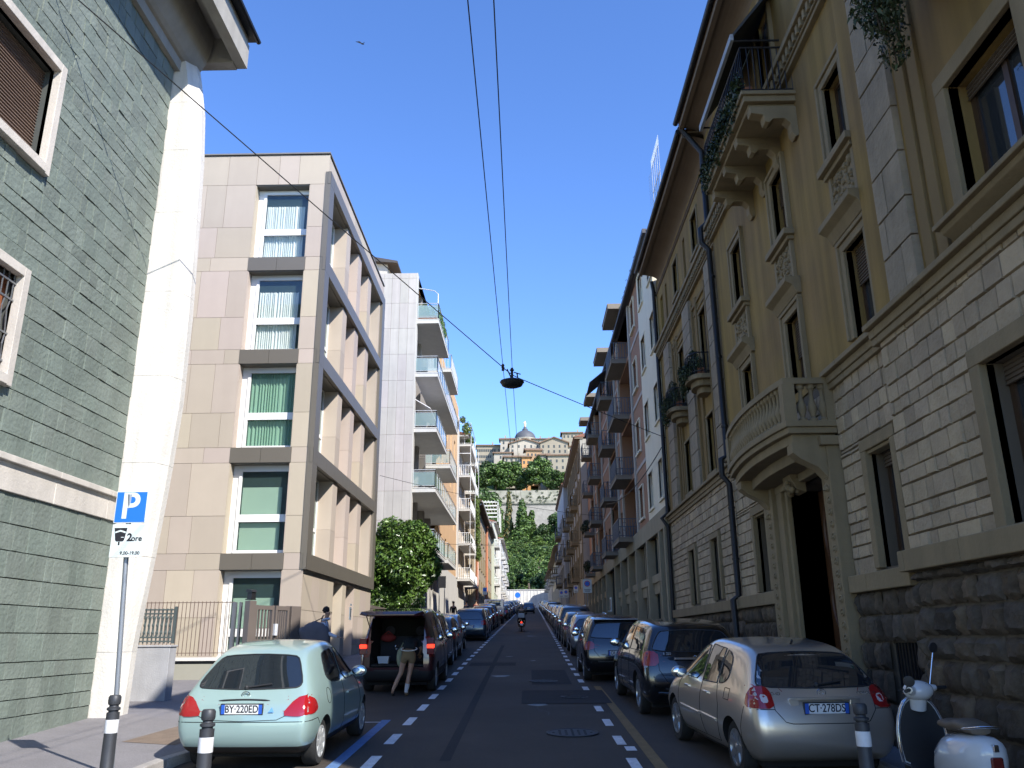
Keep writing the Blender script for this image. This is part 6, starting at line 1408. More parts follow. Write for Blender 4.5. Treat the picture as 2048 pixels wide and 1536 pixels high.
sil_o, _ = carobj('parked_car', 'silver five door hatchback in the right foreground beside the white scooter', Ss, Ws, (.80, 3.4), silver, wr=.315, wstyle='alloy5', win=sws, rearwin=[(-.72, 1.06), (0, 1.045), (.72, 1.06), (.72, 1.12), (.58, 1.36), (.52, 1.41), (0, 1.43), (-.52, 1.41), (-.58, 1.36), (-.72, 1.12)], windscreen=[(-.6, 1.03), (.6, 1.03), (.52, 1.42), (-.52, 1.42)],
    lamps=[('rear', [(.60, .84), (.60, 1.0), (.64, 1.07), (.80, 1.09), (.86, 1.06), (.88, .84)], redl, 'tail_lamp'), ('right', [(.05, .84), (.05, 1.02), (.16, 1.09), (.30, 1.07), (.33, .95), (.30, .84)], redl, 'tail_lamp'), ('rear', [(.66, .90), (.66, .98), (.74, .99), (.74, .90)], clearl, 'reversing_lamp')],
    seams=[('rear', [(-.62, 1.04), (-.60, .82), (-.50, .70), (-.42, .68), (.42, .68), (.50, .70), (.60, .82), (.62, 1.04)]), ('right', [(.34, .84), (.45, .6), (.5, .35)]), ('rear', [(-.9, .83), (-.6, .83)]), ('rear', [(.9, .83), (.6, .83)]), ('right', [(1.97, .99), (1.99, .7), (1.97, .3)]), ('right', [(1.34, 1.0), (1.22, .75), (1.28, .5), (1.38, .3), (3.0, .28), (3.05, .5), (3.1, .85), (3.02, .98)]), ('right', [(.85, .85), (1.03, .85), (1.03, .98), (.85, .98), (.85, .85)])],
    extra=corex, mirror=(2.78, .98), crease=((3, .35), (2, .1)))
put(sil_o, 3.44, 10.30, .105)
# --- generic builder for the other parked cars
def gen(L, W, H, kind='hatch', belt=.97, hood=.95, tail=.62):
    rb = {'hatch': (.20, .58, .9), 'mpv': (.12, .38, .6), 'suv': (.14, .42, .6), 'wagon': (.18, .60, .85), 'van': (.06, .14, .4)}[kind]
    fr_ = {'hatch': .80, 'mpv': .82, 'suv': .78, 'wagon': .78, 'van': .84}[kind]; cw = L * fr_ - .05; wt = cw - (.85 if kind != 'van' else .65)
    return [st((.12, .24, W * .86), (.0, .46, W * .99), (.05, belt - .17, W * 1.0), (rb[0], belt + .02, W * .95), (rb[1], H - .12, W * .72)),
            st((.5, .20, W * .92), (.5, .46, W * 1.04), (.5, belt - .17, W * 1.03), (.6, belt + .01, W * .98), (rb[2], H - .03, W * .76)),
            st((L * .42, .20, W * .92), (L * .42, .46, W * 1.04), (L * .42, belt - .18, W * 1.03), (L * .42, belt - .01, W * .97), (L * .42, H + .02, W * .77)),
            st((wt + .4, .20, W * .92), (wt + .4, .46, W * 1.04), (wt + .4, belt - .2, W * 1.02), (wt + .45, belt - .03, W * .95), (wt, H - .04, W * .74)),
            st((cw, .20, W * .92), (cw, .46, W * 1.03), (cw, belt - .22, W * 1.0), (cw - .02, belt - .06, W * .92), (cw - .08, belt + .01, W * .82)),
            st((L - .4, .22, W * .90), (L - .4, .46, W * 1.01), (L - .4, belt - .26, W * .97), (L - .4, hood - .12, W * .88), (L - .46, hood - .08, W * .74)),
            st((L - .05, .24, W * .76), (L, .44, W * .86), (L - .03, .6, W * .82), (L - .1, .72, W * .74), (L - .2, hood - .2, W * .62))]
def gcar(name, lab, L, W, H, kind, pm, txt=None, wr=.32, belt=.97, style='alloy5', lampz=None, extra=None, detail=2, rearf=.55, light=True, tall=False, trimrow=None, cutbox=None, simple=False, roofrails=False, lm=None):
    S = gen(L, W, H, kind, belt); rw = W * .80; x0 = W * .60; zt = H - .15
    rwn = [(-rw, belt + .07), (0, belt + .05), (rw, belt + .07), (rw * .97, belt + .16), (x0 + .04, zt - .05), (x0 - .04, zt), (0, zt + .02), (-x0 + .04, zt), (-x0 - .04, zt - .05), (-rw * .97, belt + .16)]
    cw = L * {'hatch': .80, 'mpv': .82, 'suv': .78, 'wagon': .78, 'van': .84}[kind] - .05; wt = cw - (.85 if kind != 'van' else .65)
    a = .85 if kind in ('hatch', 'wagon') else .55
    wn_ = [[(a, belt + .06), (a + .12, H - .24), (a + .5, H - .13), (L * .36, H - .11), (L * .36, belt + .03)], [(L * .36 + .06, belt + .03), (L * .36 + .06, H - .11), (L * .56, H - .1), (L * .56, belt + .01)], [(L * .56 + .06, belt + .01), (L * .56 + .06, H - .1), (wt, H - .13), (wt + .2, H - .22), (cw - .1, belt + .08), (cw - .15, belt)]]
    lz = lampz or (belt - .22, belt + .02)
    lamps = [('rear', [(W * .70, lz[0]), (W * .70, lz[1]), (W * 1.0, lz[1] + .02), (W * 1.02, lz[0])], lm or redl, 'tail_lamp'), ('right', [(.03, lz[0]), (.05, lz[1]), (.30, lz[1]), (.22, lz[0])], lm or redl, 'tail_lamp')]
    if tall: lamps = [('rear', [(W * .84, belt - .1), (W * .72, H - .3), (W * .80, H - .3), (W * .98, belt - .1)], redl, 'tail_lamp')]
    sm_ = [('rear', [(-W * .72, belt + .05), (-W * .70, belt - .25), (-W * .55, .62), (W * .55, .62), (W * .70, belt - .25), (W * .72, belt + .05)]), ('right', [(L * .56 + .03, belt), (L * .56 + .03, .32)]), ('right', [(L * .36 + .03, belt), (L * .33, .7), (L * .36, .32), (cw - .25, .3), (cw - .1, belt)])] if not simple else []
    def ex(root, bv):
        if txt is not None: plate(root, bv, 0, .72 if not tall else .8, txt)
        if not simple:
            p = proj(bv, 'rear', 0, belt - .06, .008); m = MB(); m.tube([(.045 * math.cos(t), p.y, p.z + .045 * math.sin(t)) for t in [i * math.pi / 6 for i in range(12)]], .007, 4, closed=True); m.build('badge', chrome, root)
            m = MB(); p = proj(bv, 'rear', 0, .52, 0); m.box(-W * .6, W * .6, p.y - .008, p.y + .03, .5, .525); m.build('bumper_strip', trim, root)
        if roofrails:
            m = MB()
            for vw in (-1, 1):
                L3 = [proj(bv, 'top', vw * W * .62, y, .0) for y in [.9 + (wt - 1.0) * i / 8 for i in range(9)]]; m.tube([(q.x, q.y, q.z + .04) for q in L3 if q], .018, 5)
            m.build('roof_rails', chrome, root)
        if extra: extra(root, bv)
    r, bv = carobj(name, lab, S, W, (.75 if kind != 'suv' else .85, L * .80 - .02), pm, wr=wr, wstyle=style, win=wn_, rearwin=None if cutbox else rwn, lamps=lamps, seams=sm_, extra=ex, mirror=(cw - .35, belt + .02), crease=((3, .3),), detail=detail, windscreen=[(-W * .7, belt + .07), (W * .7, belt + .07), (W * .6, H - .1), (-W * .6, H - .1)], trimrow=trimrow, cutbox=cutbox)
    return r
blk = paint('black_paint', (.007, .007, .008), metal=.1, rough=.18); dred = paint('dark_red_paint', (.045, .010, .014), metal=.3); dblue = paint('blue_grey_paint', (.045, .07, .10), metal=.5); dgrey = paint('dark_grey_paint', (.04, .042, .046), metal=.5)
silv = paint('light_silver_paint', (.33, .34, .36), metal=.7); wht = paint('white_paint', (.55, .55, .55), metal=0, rough=.35); gold = paint('champagne_paint', (.20, .16, .11), metal=.6); bluep = paint('blue_paint', (.02, .05, .13), metal=.4)
# dark red van with its tailgate open
lampf = M('lamp_dark_red', (.14, .01, .012), rough=.15, var=0, coat=1)
def vanx(root, bv):
    m = MB(); pl = [(-.70, 1.76), (.70, 1.76), (.76, 1.80), (.60, 1.85), (-.60, 1.85), (-.76, 1.80)]
    m.add([(-.66, .30, 1.82), (.66, .30, 1.82), (.74, -.80, 1.76), (-.74, -.80, 1.76), (-.62, .28, 1.86), (.62, .28, 1.86), (.70, -.84, 1.83), (-.70, -.84, 1.83), (.55, -.95, 1.72), (-.55, -.95, 1.72), (.52, -.97, 1.77), (-.52, -.97, 1.77)],
          [(0, 1, 2, 3), (4, 7, 6, 5), (0, 4, 5, 1), (1, 5, 6, 2), (0, 3, 7, 4), (3, 2, 8, 9), (7, 11, 10, 6), (8, 10, 11, 9), (2, 6, 10, 8), (3, 9, 11, 7)])
    h = m.build('open_tailgate', dred, root, bevel=.02); m = MB(); m.add([(-.55, .1, 1.872), (.55, .1, 1.872), (.6, -.55, 1.857), (-.6, -.55, 1.857)], [(0, 1, 2, 3)]); m.build('tailgate_glass', cglass, h)
    m = MB()
    for s in (-1, 1): m.tube([(s * .66, .12, 1.45), (s * .68, -.35, 1.78)], .012, 5)
    m.build('gas_strut', trim, root)
    for s in (-1, 1):
        for z0, z1, mt_ in ((1.0, 1.08, litred), (.86, .995, lampf), (1.085, 1.22, lampf)):
            m = MB(); m.prism([(s * .70, z0), (s * .86, z0 + .0), (s * .86, z1), (s * .70, z1)], 'd', -.035 if mt_ is litred else -.02, .14); m.build('tail_lamp', mt_, root, bevel=.01)
    m = MB(); m.box(-.60, .60, .08, 1.4, .60, .63); m.build('load_floor', M('load_mat', (.03, .03, .03)), root)
    m = MB(); m.box(-.60, .60, 1.35, 1.45, .63, 1.2); 
    for s in (-.38, .38): m.ball((s, 1.4, 1.33), (.13, .06, .12), 8, 6)
    m.build('rear_seats', M('seat_fabric', (.035, .035, .045), rough=.95), root)
van_o = gcar('parked_van', 'dark red van at the left kerb with its tailgate raised and a woman leaning in', 4.2, .86, 1.84, 'van', dred, wr=.315, belt=1.08, style='cap', extra=vanx, cutbox=(-.62, .62, -1, 1.6, .58, 1.66), lm=lampf, lampz=(.8, 1.25), trimrow=.5)
put(van_o, -3.02, 20.05, .0)
def bag(loc, sz, mat, lab, nm, cat):
    m = MB(); m.add([(-sz[0], -sz[1], 0), (sz[0], -sz[1], 0), (sz[0], sz[1], 0), (-sz[0], sz[1], 0), (-sz[0] * 1.25, -sz[1] * 1.25, sz[2]), (sz[0] * 1.25, -sz[1] * 1.25, sz[2]), (sz[0] * 1.25, sz[1] * 1.25, sz[2]), (-sz[0] * 1.25, sz[1] * 1.25, sz[2]), (-sz[0] * 1.15, -sz[1] * 1.15, sz[2]), (sz[0] * 1.15, -sz[1] * 1.15, sz[2]), (sz[0] * 1.15, sz[1] * 1.15, sz[2]), (-sz[0] * 1.15, sz[1] * 1.15, sz[2]), (-sz[0] * .9, -sz[1] * .9, .02), (sz[0] * .9, -sz[1] * .9, .02), (sz[0] * .9, sz[1] * .9, .02), (-sz[0] * .9, sz[1] * .9, .02)],
          [(0, 3, 2, 1), (0, 1, 5, 4), (1, 2, 6, 5), (2, 3, 7, 6), (3, 0, 4, 7), (4, 5, 9, 8), (5, 6, 10, 9), (6, 7, 11, 10), (7, 4, 8, 11), (8, 9, 13, 12), (9, 10, 14, 13), (10, 11, 15, 14), (11, 8, 12, 15), (12, 13, 14, 15)])
    o = m.build(nm, mat, bevel=.008); o.location = loc; tag(o, lab, cat); return o
bag((-3.38, 20.42, gz(20.4) + .64), (.11, .09, .16), M('white_tub', (.40, .44, .50), rough=.5, var=.03), 'white plastic tub standing on the load floor of the open van', 'plastic_tub', 'tub')
m = MB(); m.ball((0, 0, .09), (.2, .14, .1), 12, 8); m.tube([(-.1, 0, .17), (0, 0, .24), (.1, 0, .17)], .012, 5); o = m.build('red_bag', M('red_cloth', (.25, .03, .03), rough=.9, var=.1), smooth=60); o.location = (-3.4, 21.1, gz(21) + 1.1); tag(o, 'soft red bag inside the open van above the white tub', 'bag')
# big dark people carrier, black van-like car on the right
def rclx(root, bv):
    m = MB(); p = proj(bv, 'rear', 0, 1.0, 0); m.box(-.38, .38, p.y - .035, p.y + .01, 1.0, 1.045); m.build('chrome_handle', chrome, root, bevel=.008)
    q = proj(bv, 'rear', -.5, 1.1, .008); text('badge_letters', 'R 320', .06, chrome, root, face_mat(tuple(q), (1, 0, 0), (0, .2, 1)), extr=.003)
    m = MB(); p = proj(bv, 'rear', 0, .42, 0); m.box(-.7, .7, p.y - .012, p.y + .01, .42, .44); m.build('chrome_strip', chrome, root)
    m = MB()
    for s in (-1, 1):
        p = proj(bv, 'rear', s * .82, .96, .0); m.box(s * .72 if s > 0 else -.93, .93 if s > 0 else -.72, p.y - .005, p.y + .03, .87, .90)
    m.build('lamp_strip', clearl, root)
rc = gcar('parked_car', 'black people carrier with chrome tailgate handle parked just ahead of the silver hatchback', 4.9, .95, 1.64, 'suv', blk, wr=.36, belt=1.08, style='alloy5', lampz=(.90, 1.14), extra=rclx)
put(rc, 3.02, 15.75, .03)
bc = gcar('parked_car', 'black boxy car with pale roof spoiler and plate DL 51 on the right', 4.3, .88, 1.60, 'mpv', blk, txt='DL·51.LK', wr=.32, belt=1.02, style='alloy7', lampz=(.80, 1.0))
m = MB(); m.box(-.58, .58, .33, .52, 1.525, 1.55); m.build('roof_spoiler', silv, bc, bevel=.01)
put(bc, 2.33, 22.35, .0)
# prototypes for the receding rows
PR = {'hatch': gcar('parked_car', 'x', 3.95, .84, 1.47, 'hatch', dgrey, txt='', wr=.30, style='cap'),
      'suv': gcar('parked_car', 'x', 4.5, .90, 1.68, 'suv', blk, txt='', wr=.35, belt=1.05, roofrails=True),
      'wagon': gcar('parked_car', 'x', 4.5, .87, 1.47, 'wagon', silv, txt='', wr=.31, tall=True, roofrails=True),
      'mpv': gcar('parked_car', 'x', 4.2, .88, 1.58, 'mpv', dblue, txt='', wr=.31, belt=1.0)}
usedp = set()
def recolor(root, pm):
    for ch in root.children:
        if ch.name.split('.')[0] in ('body', 'wing_mirror'):
            ch.material_slots[0].link = 'OBJECT'; ch.material_slots[0].material = pm
def pcar(k, pm, x, y, yaw, lab, group='cars parked along the street'):
    o = PR[k] if k not in usedp else dup(PR[k], (0, 0, 0)); usedp.add(k); recolor(o, pm); put(o, x, y, yaw); tag(o, lab, 'car', group); return o
pcar('suv', blk, -3.32, 24.9, 0, 'black car directly ahead of the open dark red van on the left')
pcar('hatch', dgrey, -3.33, 29.9, 0, 'dark grey hatchback third in the left row past the red van')
pcar('hatch', silv, -3.45, 34.35, .02, 'small silver hatchback with dark rear window in the left row')
pcar('mpv', dblue, -2.97, 43.9, 0, 'blue grey hatchback standing clear of the left row, sky in its rear window')
pcar('wagon', dred, -3.1, 48.9, 0, 'dark red estate car just ahead of the blue grey one on the left')
pcar('hatch', blk, -3.15, 54.2, 0, 'black hatchback second ahead of the blue grey car on the left')
pcar('mpv', dred, -3.1, 58.9, 0, 'dark maroon car with bright brake light edge farther up the left row')
pcar('suv', dgrey, -3.05, 63.8, 0, 'dark car right behind the white pickup on the left')
cn = {'blk': (blk, 'black'), 'dg': (dgrey, 'dark grey'), 'si': (silv, 'silver'), 'wh': (wht, 'white'), 'bl': (bluep, 'blue'), 'rd': (dred, 'dark red'), 'go': (gold, 'champagne')}
kn2 = {'hatch': 'hatchback', 'suv': 'tall off-road car', 'wagon': 'estate car', 'mpv': 'boxy family car'}
rr = random.Random(17)
Lr = [('blk', 'hatch'), ('dg', 'wagon'), ('wh', 'hatch'), ('blk', 'mpv'), ('si', 'hatch'), ('bl', 'suv'), ('dg', 'hatch'), ('wh', 'wagon'), ('rd', 'hatch'), ('blk', 'suv'), ('si', 'mpv'), ('dg', 'suv'), ('bl', 'hatch'), ('wh', 'mpv'), ('blk', 'wagon'), ('si', 'suv'), ('rd', 'mpv'), ('dg', 'mpv'), ('go', 'hatch'), ('wh', 'suv')]
ordn = ['first', 'second', 'third', 'fourth', 'fifth', 'sixth', 'seventh', 'eighth', 'ninth', 'tenth', 'eleventh', 'twelfth', 'thirteenth', 'fourteenth', 'fifteenth', 'sixteenth', 'seventeenth', 'eighteenth', 'nineteenth', 'twentieth']
y = 82
for i, (c_, k) in enumerate(Lr):
    if y > 184: break
    pcar(k, cn[c_][0], -3.0 + drift(y) + rr.uniform(-.1, .1), y, 0, '%s %s, %s beyond the white pickup in the left row' % (cn[c_][1], kn2[k], ordn[i])); y += rr.uniform(5.0, 6.2)
Rr_ = [('si', 'wagon'), ('go', 'hatch'), ('dg', 'suv'), ('wh', 'suv'), ('dg', 'hatch'), ('si', 'mpv'), ('wh', 'hatch'), ('blk', 'hatch'), ('si', 'hatch'), ('dg', 'wagon'), ('blk', 'suv'), ('bl', 'hatch'), ('dg', 'mpv'), ('blk', 'wagon'), ('rd', 'hatch'), ('wh', 'wagon'), ('dg', 'hatch'), ('blk', 'mpv'), ('si', 'suv'), ('bl', 'mpv'), ('dg', 'hatch'), ('wh', 'mpv'), ('blk', 'hatch'), ('si', 'wagon'), ('dg', 'suv'), ('blk', 'hatch')]
pcar('hatch', blk, 2.6, 27.3, 0, 'black hatchback mostly hidden behind the boxy black car on the right'); y = 32.0
for i, (c_, k) in enumerate(Rr_):
    if y > 184: break
    lab = '%s %s, %s past the two black cars in the right row' % (cn[c_][1], kn2[k], ordn[i] if i < 20 else 'twenty-' + ordn[i - 20])
    if i == 0: lab = 'silver estate car with bright red rear lamps on the right, past the black cars'
    pcar(k, cn[c_][0], 2.42 + drift(y) + rr.uniform(-.06, .06), y, 0, lab); y += rr.uniform(4.9, 5.6)
mv = pcar('wagon', dblue, .2, 119, 0, 'dark blue car driving away in the middle of the lane', 'moving traffic')
# white pickup: cab, flat bed with drop sides
pk = thing('pickup_truck', (0, 0, 0), 'white pickup truck with framed cab window and drop-side bed in the left row', 'truck', 'vans and trucks parked on the left', rot=(0, 0, 0))
m = MB(); m.prism([(2.9, .5), (5.0, .5), (5.0, 1.05), (4.7, 1.25), (4.35, 1.95), (2.95, 2.0)], 's', -.85, .85); m.build('cab', wht, pk, bevel=.06)
m = MB(); m.box(-.9, .9, .05, 2.8, .85, .95)
for s in (-1, 1): m.box(s * .9 - .03, s * .9 + .03, .05, 2.8, .95, 1.35)
m.box(-.9, .9, .02, .08, .95, 1.35); m.build('flat_bed', wht, pk, bevel=.01)
m = MB(); m.box(-.55, .55, 2.885, 2.93, 1.5, 1.85); m.build('rear_window', cglass, pk); m = MB(); m.box(-.62, .62, 2.87, 2.9, 1.44, 1.5); m.box(-.62, .62, 2.87, 2.9, 1.85, 1.9); m.box(-.03, .03, 2.86, 2.9, 1.5, 1.85); m.build('window_frame', M('cab_frame', (.2, .2, .2)), pk)
m = MB(); m.box(-.75, .75, .1, 4.6, .45, .7); m.box(-.85, .85, .0, .1, .5, .62); m.build('chassis', trim, pk)
for yy in (.95, 4.1):
    for s in (-1, 1): wheel(pk, s * .76, yy, .33, 'cap')
for s in (-1, 1): m = MB(); m.box(min(s * .6, s * .84), max(s * .6, s * .84), -.01, .05, .66, .78); m.build('tail_lamp', redl, pk)
put(pk, -2.9, 72.0)
# ================================================================ PEOPLE (one skinned surface per body; clothes are slightly larger skins)
skin = M('skin', (.35, .20, .13), rough=.55, var=.04); hair = M('dark_hair', (.012, .009, .008), rough=.6, var=.1)
def skinmesh(name, verts, edges, mat, parent, root=0, sub=2, smooth=True, org=None):
    """verts: [(x, y, z, rx, ry)]"""
    me = bpy.data.meshes.new(name); me.from_pydata([v[:3] for v in verts], edges, [])
    o = bpy.data.objects.new('tmp', me); COL.objects.link(o)
    md = o.modifiers.new('skin', 'SKIN'); md.use_smooth_shade = True; md.branch_smoothing = .6
    if not me.skin_vertices: 
        bm = bmesh.new(); bm.from_mesh(me); bm.verts.layers.skin.verify(); bm.to_mesh(me); bm.free()
    for i, v in enumerate(verts):
        sv = me.skin_vertices[0].data[i]; sv.radius = (v[3], v[4] if len(v) > 4 else v[3]); sv.use_root = (i == root)
    s = o.modifiers.new('s', 'SUBSURF'); s.levels = sub; s.render_levels = sub
    dg = bpy.context.evaluated_depsgraph_get(); r = bpy.data.meshes.new_from_object(o.evaluated_get(dg)); bpy.data.objects.remove(o)
    r.materials.clear(); r.materials.append(mat); shade(r, 70); q = bpy.data.objects.new(name, r); COL.objects.link(q)
    if parent: q.parent = parent
    ORG[q.name] = Vector((0, 0, 0)); return q
def chain(V, E, pts, start=None):
    p = start
    for q in pts: V.append(q); E.append((p, len(V) - 1)) if p is not None else None; p = len(V) - 1
    return p
def hand(V, E, wrist, d, up, side=1, k=1.0, curl=.35):
    """five short finger chains rooted in the palm; d: pointing direction, up: palm normal"""
    d = Vector(d).normalized(); up = Vector(up).normalized(); sd_ = d.cross(up).normalized() * side; w0 = Vector(V[wrist][:3])
    palm = w0 + d * .05 * k; V.append((*palm, .026, .016)); E.append((wrist, len(V) - 1)); pi_ = len(V) - 1
    for i, (off, ln) in enumerate([(-.028, .062), (-.010, .075), (.010, .07), (.028, .055)]):
        a = palm + sd_ * off + d * .045; b = a + (d * .9 - up * curl * .6) * ln * .5; c = b + (d * .6 - up * curl * 1.4) * ln * .5
        V.append((*a, .010)); E.append((pi_, len(V) - 1)); V.append((*b, .009)); E.append((len(V) - 2, len(V) - 1)); V.append((*c, .007)); E.append((len(V) - 2, len(V) - 1))
    a = palm - d * .015 - sd_ * .034; b = a - sd_ * .022 + d * .03 - up * .01; V.append((*a, .012)); E.append((pi_, len(V) - 1)); V.append((*b, .009)); E.append((len(V) - 2, len(V) - 1))
def head(V, E, neck, face, h=.225, tilt=0):
    """neck top index -> skull; face: horizontal facing direction"""
    f = Vector(face).normalized(); n = Vector(V[neck][:3]); 
    a = n + Vector((0, 0, .07)) + f * .025; b = n + Vector((0, 0, .155)) + f * .012
    V.append((*a, .066, .07)); E.append((neck, len(V) - 1)); V.append((*b, .083, .092)); E.append((len(V) - 2, len(V) - 1)); return a, b, f
def face_bits(parent, a, b, f, hairmat=hair, curly=False, seed=1, longh=False):
    s = f.cross(Vector((0, 0, 1))); r = random.Random(seed)
    m = MB(); c = (a + b) / 2
    m.ball(tuple(c + f * .098 + Vector((0, 0, .0))), (.014, .014, .024), 8, 6); m.ball(tuple(c + f * .088 - Vector((0, 0, .045))), (.02, .02, .007), 8, 5)
    for k in (-1, 1): m.ball(tuple(c + s * k * .083 - f * .01), (.014, .02, .03), 8, 6)
    m.build('ears_and_nose', skin, parent, smooth=60, loc=(0, 0, 0))
    m = MB()
    for k in (-1, 1): m.ball(tuple(c + s * k * .032 + f * .078 + Vector((0, 0, .02))), (.011, .009, .008), 8, 5)
    m.build('eyes', hair, parent, smooth=60, loc=(0, 0, 0))
    m = MB(); hc = b + Vector((0, 0, .022)) - f * .028
    m.ball(tuple(hc), (.09, .092, .078), 14, 9)
    for _ in range(70 if curly else 26):
        u = Vector((r.gauss(0, 1), r.gauss(0, 1), abs(r.gauss(0, 1)) * .9 - .25)).normalized()
        if u.dot(f) > .2 and u.z < .5: continue
        m.ball(tuple(hc + u * .08), r.uniform(.018, .032), 6, 5)
    if longh: m.ball(tuple(hc - f * .05 - Vector((0, 0, .09))), (.07, .05, .1), 10, 8)
    m.build('hair', hairmat, parent, smooth=60, loc=(0, 0, 0))
def person(lab, loc, yaw, pose, cat='person', group=None):
    t = bpy.data.objects.new('person', None); COL.objects.link(t); ORG[t.name] = Vector((0, 0, 0)); t.location = loc; t.rotation_euler = (0, 0, yaw); tag(t, lab, cat, group); pose(t); return t
jeans = M('jeans', (.03, .04, .07), rough=.9, var=.1); shoe = M('shoe', (.03, .025, .02), rough=.6, var=.05)
def man(t):
    hood = M('pale_blue_hoodie', (.42, .45, .52), rough=.95, var=.06, vs=6)
    V = [(0, 0, .93, .13, .10)]; E = []
    sp = chain(V, E, [(0, 0, 1.08, .125, .095), (.01, 0, 1.25, .145, .10), (.02, 0, 1.40, .12, .085), (.04, 0, 1.48, .052)], 0); nk = chain(V, E, [(.06, 0, 1.53, .05)], sp)
    a, b, f = head(V, E, nk, (1, 0, 0))
    ch = 2 + 1
    ra = chain(V, E, [(.03, -.17, 1.40, .05), (.10, -.20, 1.15, .042), (.36, -.20, 1.04, .034), (.44, -.20, 1.03, .026)], ch); hand(V, E, ra, (1, 0, -.1), (0, 0, 1), 1)
    la = chain(V, E, [(.0, .17, 1.40, .05), (-.14, .20, 1.22, .042), (-.08, .10, 1.42, .033), (-.07, .06, 1.47, .026)], ch); hand(V, E, la, (.1, -.5, .6), (-1, 0, .2), 1, curl=.9)
    for s, fx_ in ((-1, .06), (1, -.1)): l = chain(V, E, [(0, s * .09, .86, .085), (fx_ * .6, s * .1, .48, .055), (fx_, s * .1, .09, .038), (fx_ + .13, s * .11, .04, .034)], 0)
    skinmesh('body', V, E, skin, t)
    face_bits(t, a, b, f, curly=True, seed=4)
    V = [(0, 0, .95, .15, .12)]; E = []; sp = chain(V, E, [(0, 0, 1.08, .148, .118), (.01, 0, 1.25, .165, .12), (.02, 0, 1.40, .135, .10), (.035, 0, 1.47, .075)], 0)
    chain(V, E, [(.03, -.17, 1.40, .068), (.10, -.20, 1.15, .056), (.36, -.20, 1.04, .045), (.42, -.20, 1.035, .040)], 3); chain(V, E, [(.0, .17, 1.40, .068), (-.14, .20, 1.22, .056), (-.09, .11, 1.40, .046)], 3)
    skinmesh('hoodie', V, E, hood, t); m = MB(); m.tube([(.05 + .085 * math.cos(q), .10 * math.sin(q), 1.475 + .02 * math.cos(q)) for q in [i * .52 for i in range(12)]], .03, 8, closed=True); m.build('hood', hood, t, smooth=60)
    V = [(0, 0, .93, .145, .115)]; E = []
    for s, fx_ in ((-1, .06), (1, -.1)): chain(V, E, [(0, s * .09, .84, .095), (fx_ * .6, s * .1, .48, .068), (fx_, s * .1, .12, .055)], 0)
    skinmesh('jeans', V, E, jeans, t)
    m = MB()
    for s, fx_ in ((-1, .06), (1, -.1)): m.ball((fx_ + .07, s * .105, .045), (.14, .05, .048), 12, 8)
    m.build('shoes', shoe, t, smooth=60)
mx, my = -5.33, 22.5
person('curly haired man in a pale blue hoodie reaching out a hand beside the beige building', (mx, my, gz(my) + .12), 0.0, man)
fab = M('grey_fabric', (.11, .10, .11), rough=.9, var=.15, vs=3, bump=.2, bs=20)
out = [(-.16, 1.42), (.02, 1.38), (.15, 1.28), (.21, 1.12), (.21, .82), (.10, .62), (-.15, .58), (-.42, .78), (-.58, 1.10), (-.62, 1.22), (-.46, 1.32), (-.24, 1.44)]
out = smoothpoly(out, 2)
m = MB(); n = len(out); cx_, cz_ = sum(p[0] for p in out) / n, sum(p[1] for p in out) / n
pts = []; fs = []
for k, (sc, dy) in enumerate([(1.0, -.20), (.97, -.27), (.8, -.33), (.4, -.36), (.05, -.365)]):
    for x, z in out: pts.append((mx + cx_ + (x - cx_) * sc, my + dy, gz(my) + .12 + cz_ + (z - cz_) * sc + .012 * math.sin(x * 30 + k)))
for x, z in out: pts.append((mx + x, my - .12, gz(my) + .12 + z))
for k in range(4):
    for i in range(n): fs.append((k * n + i, k * n + (i + 1) % n, (k + 1) * n + (i + 1) % n, (k + 1) * n + i))
for i in range(n): fs.append((5 * n + i, 5 * n + (i + 1) % n, (i + 1) % n, i))
fs.append(tuple(range(4 * n, 5 * n))); fs.append(tuple(range(5 * n, 6 * n)))
m.add(pts, fs); bg_ = thing('shoulder_bag', (mx, my, gz(my) + .9), 'large floppy dark grey bag carried on the back of the man in the hoodie', 'bag'); m.build('bag_body', fab, bg_, smooth=60)
m = MB(); m.tube([(mx - .60, my - .28, gz(my) + 1.30), (mx - .50, my - .37, gz(my) + 1.10), (mx - .38, my - .38, gz(my) + .78)], .014, 6); m.tube([(mx - .60, my - .28, gz(my) + 1.32), (mx - .3, my - .2, gz(my) + 1.50), (mx - .06, my - .05, gz(my) + 1.62), (mx + .0, my + .08, gz(my) + 1.60)], .014, 6); m.build('strap', trim, bg_, smooth=60)
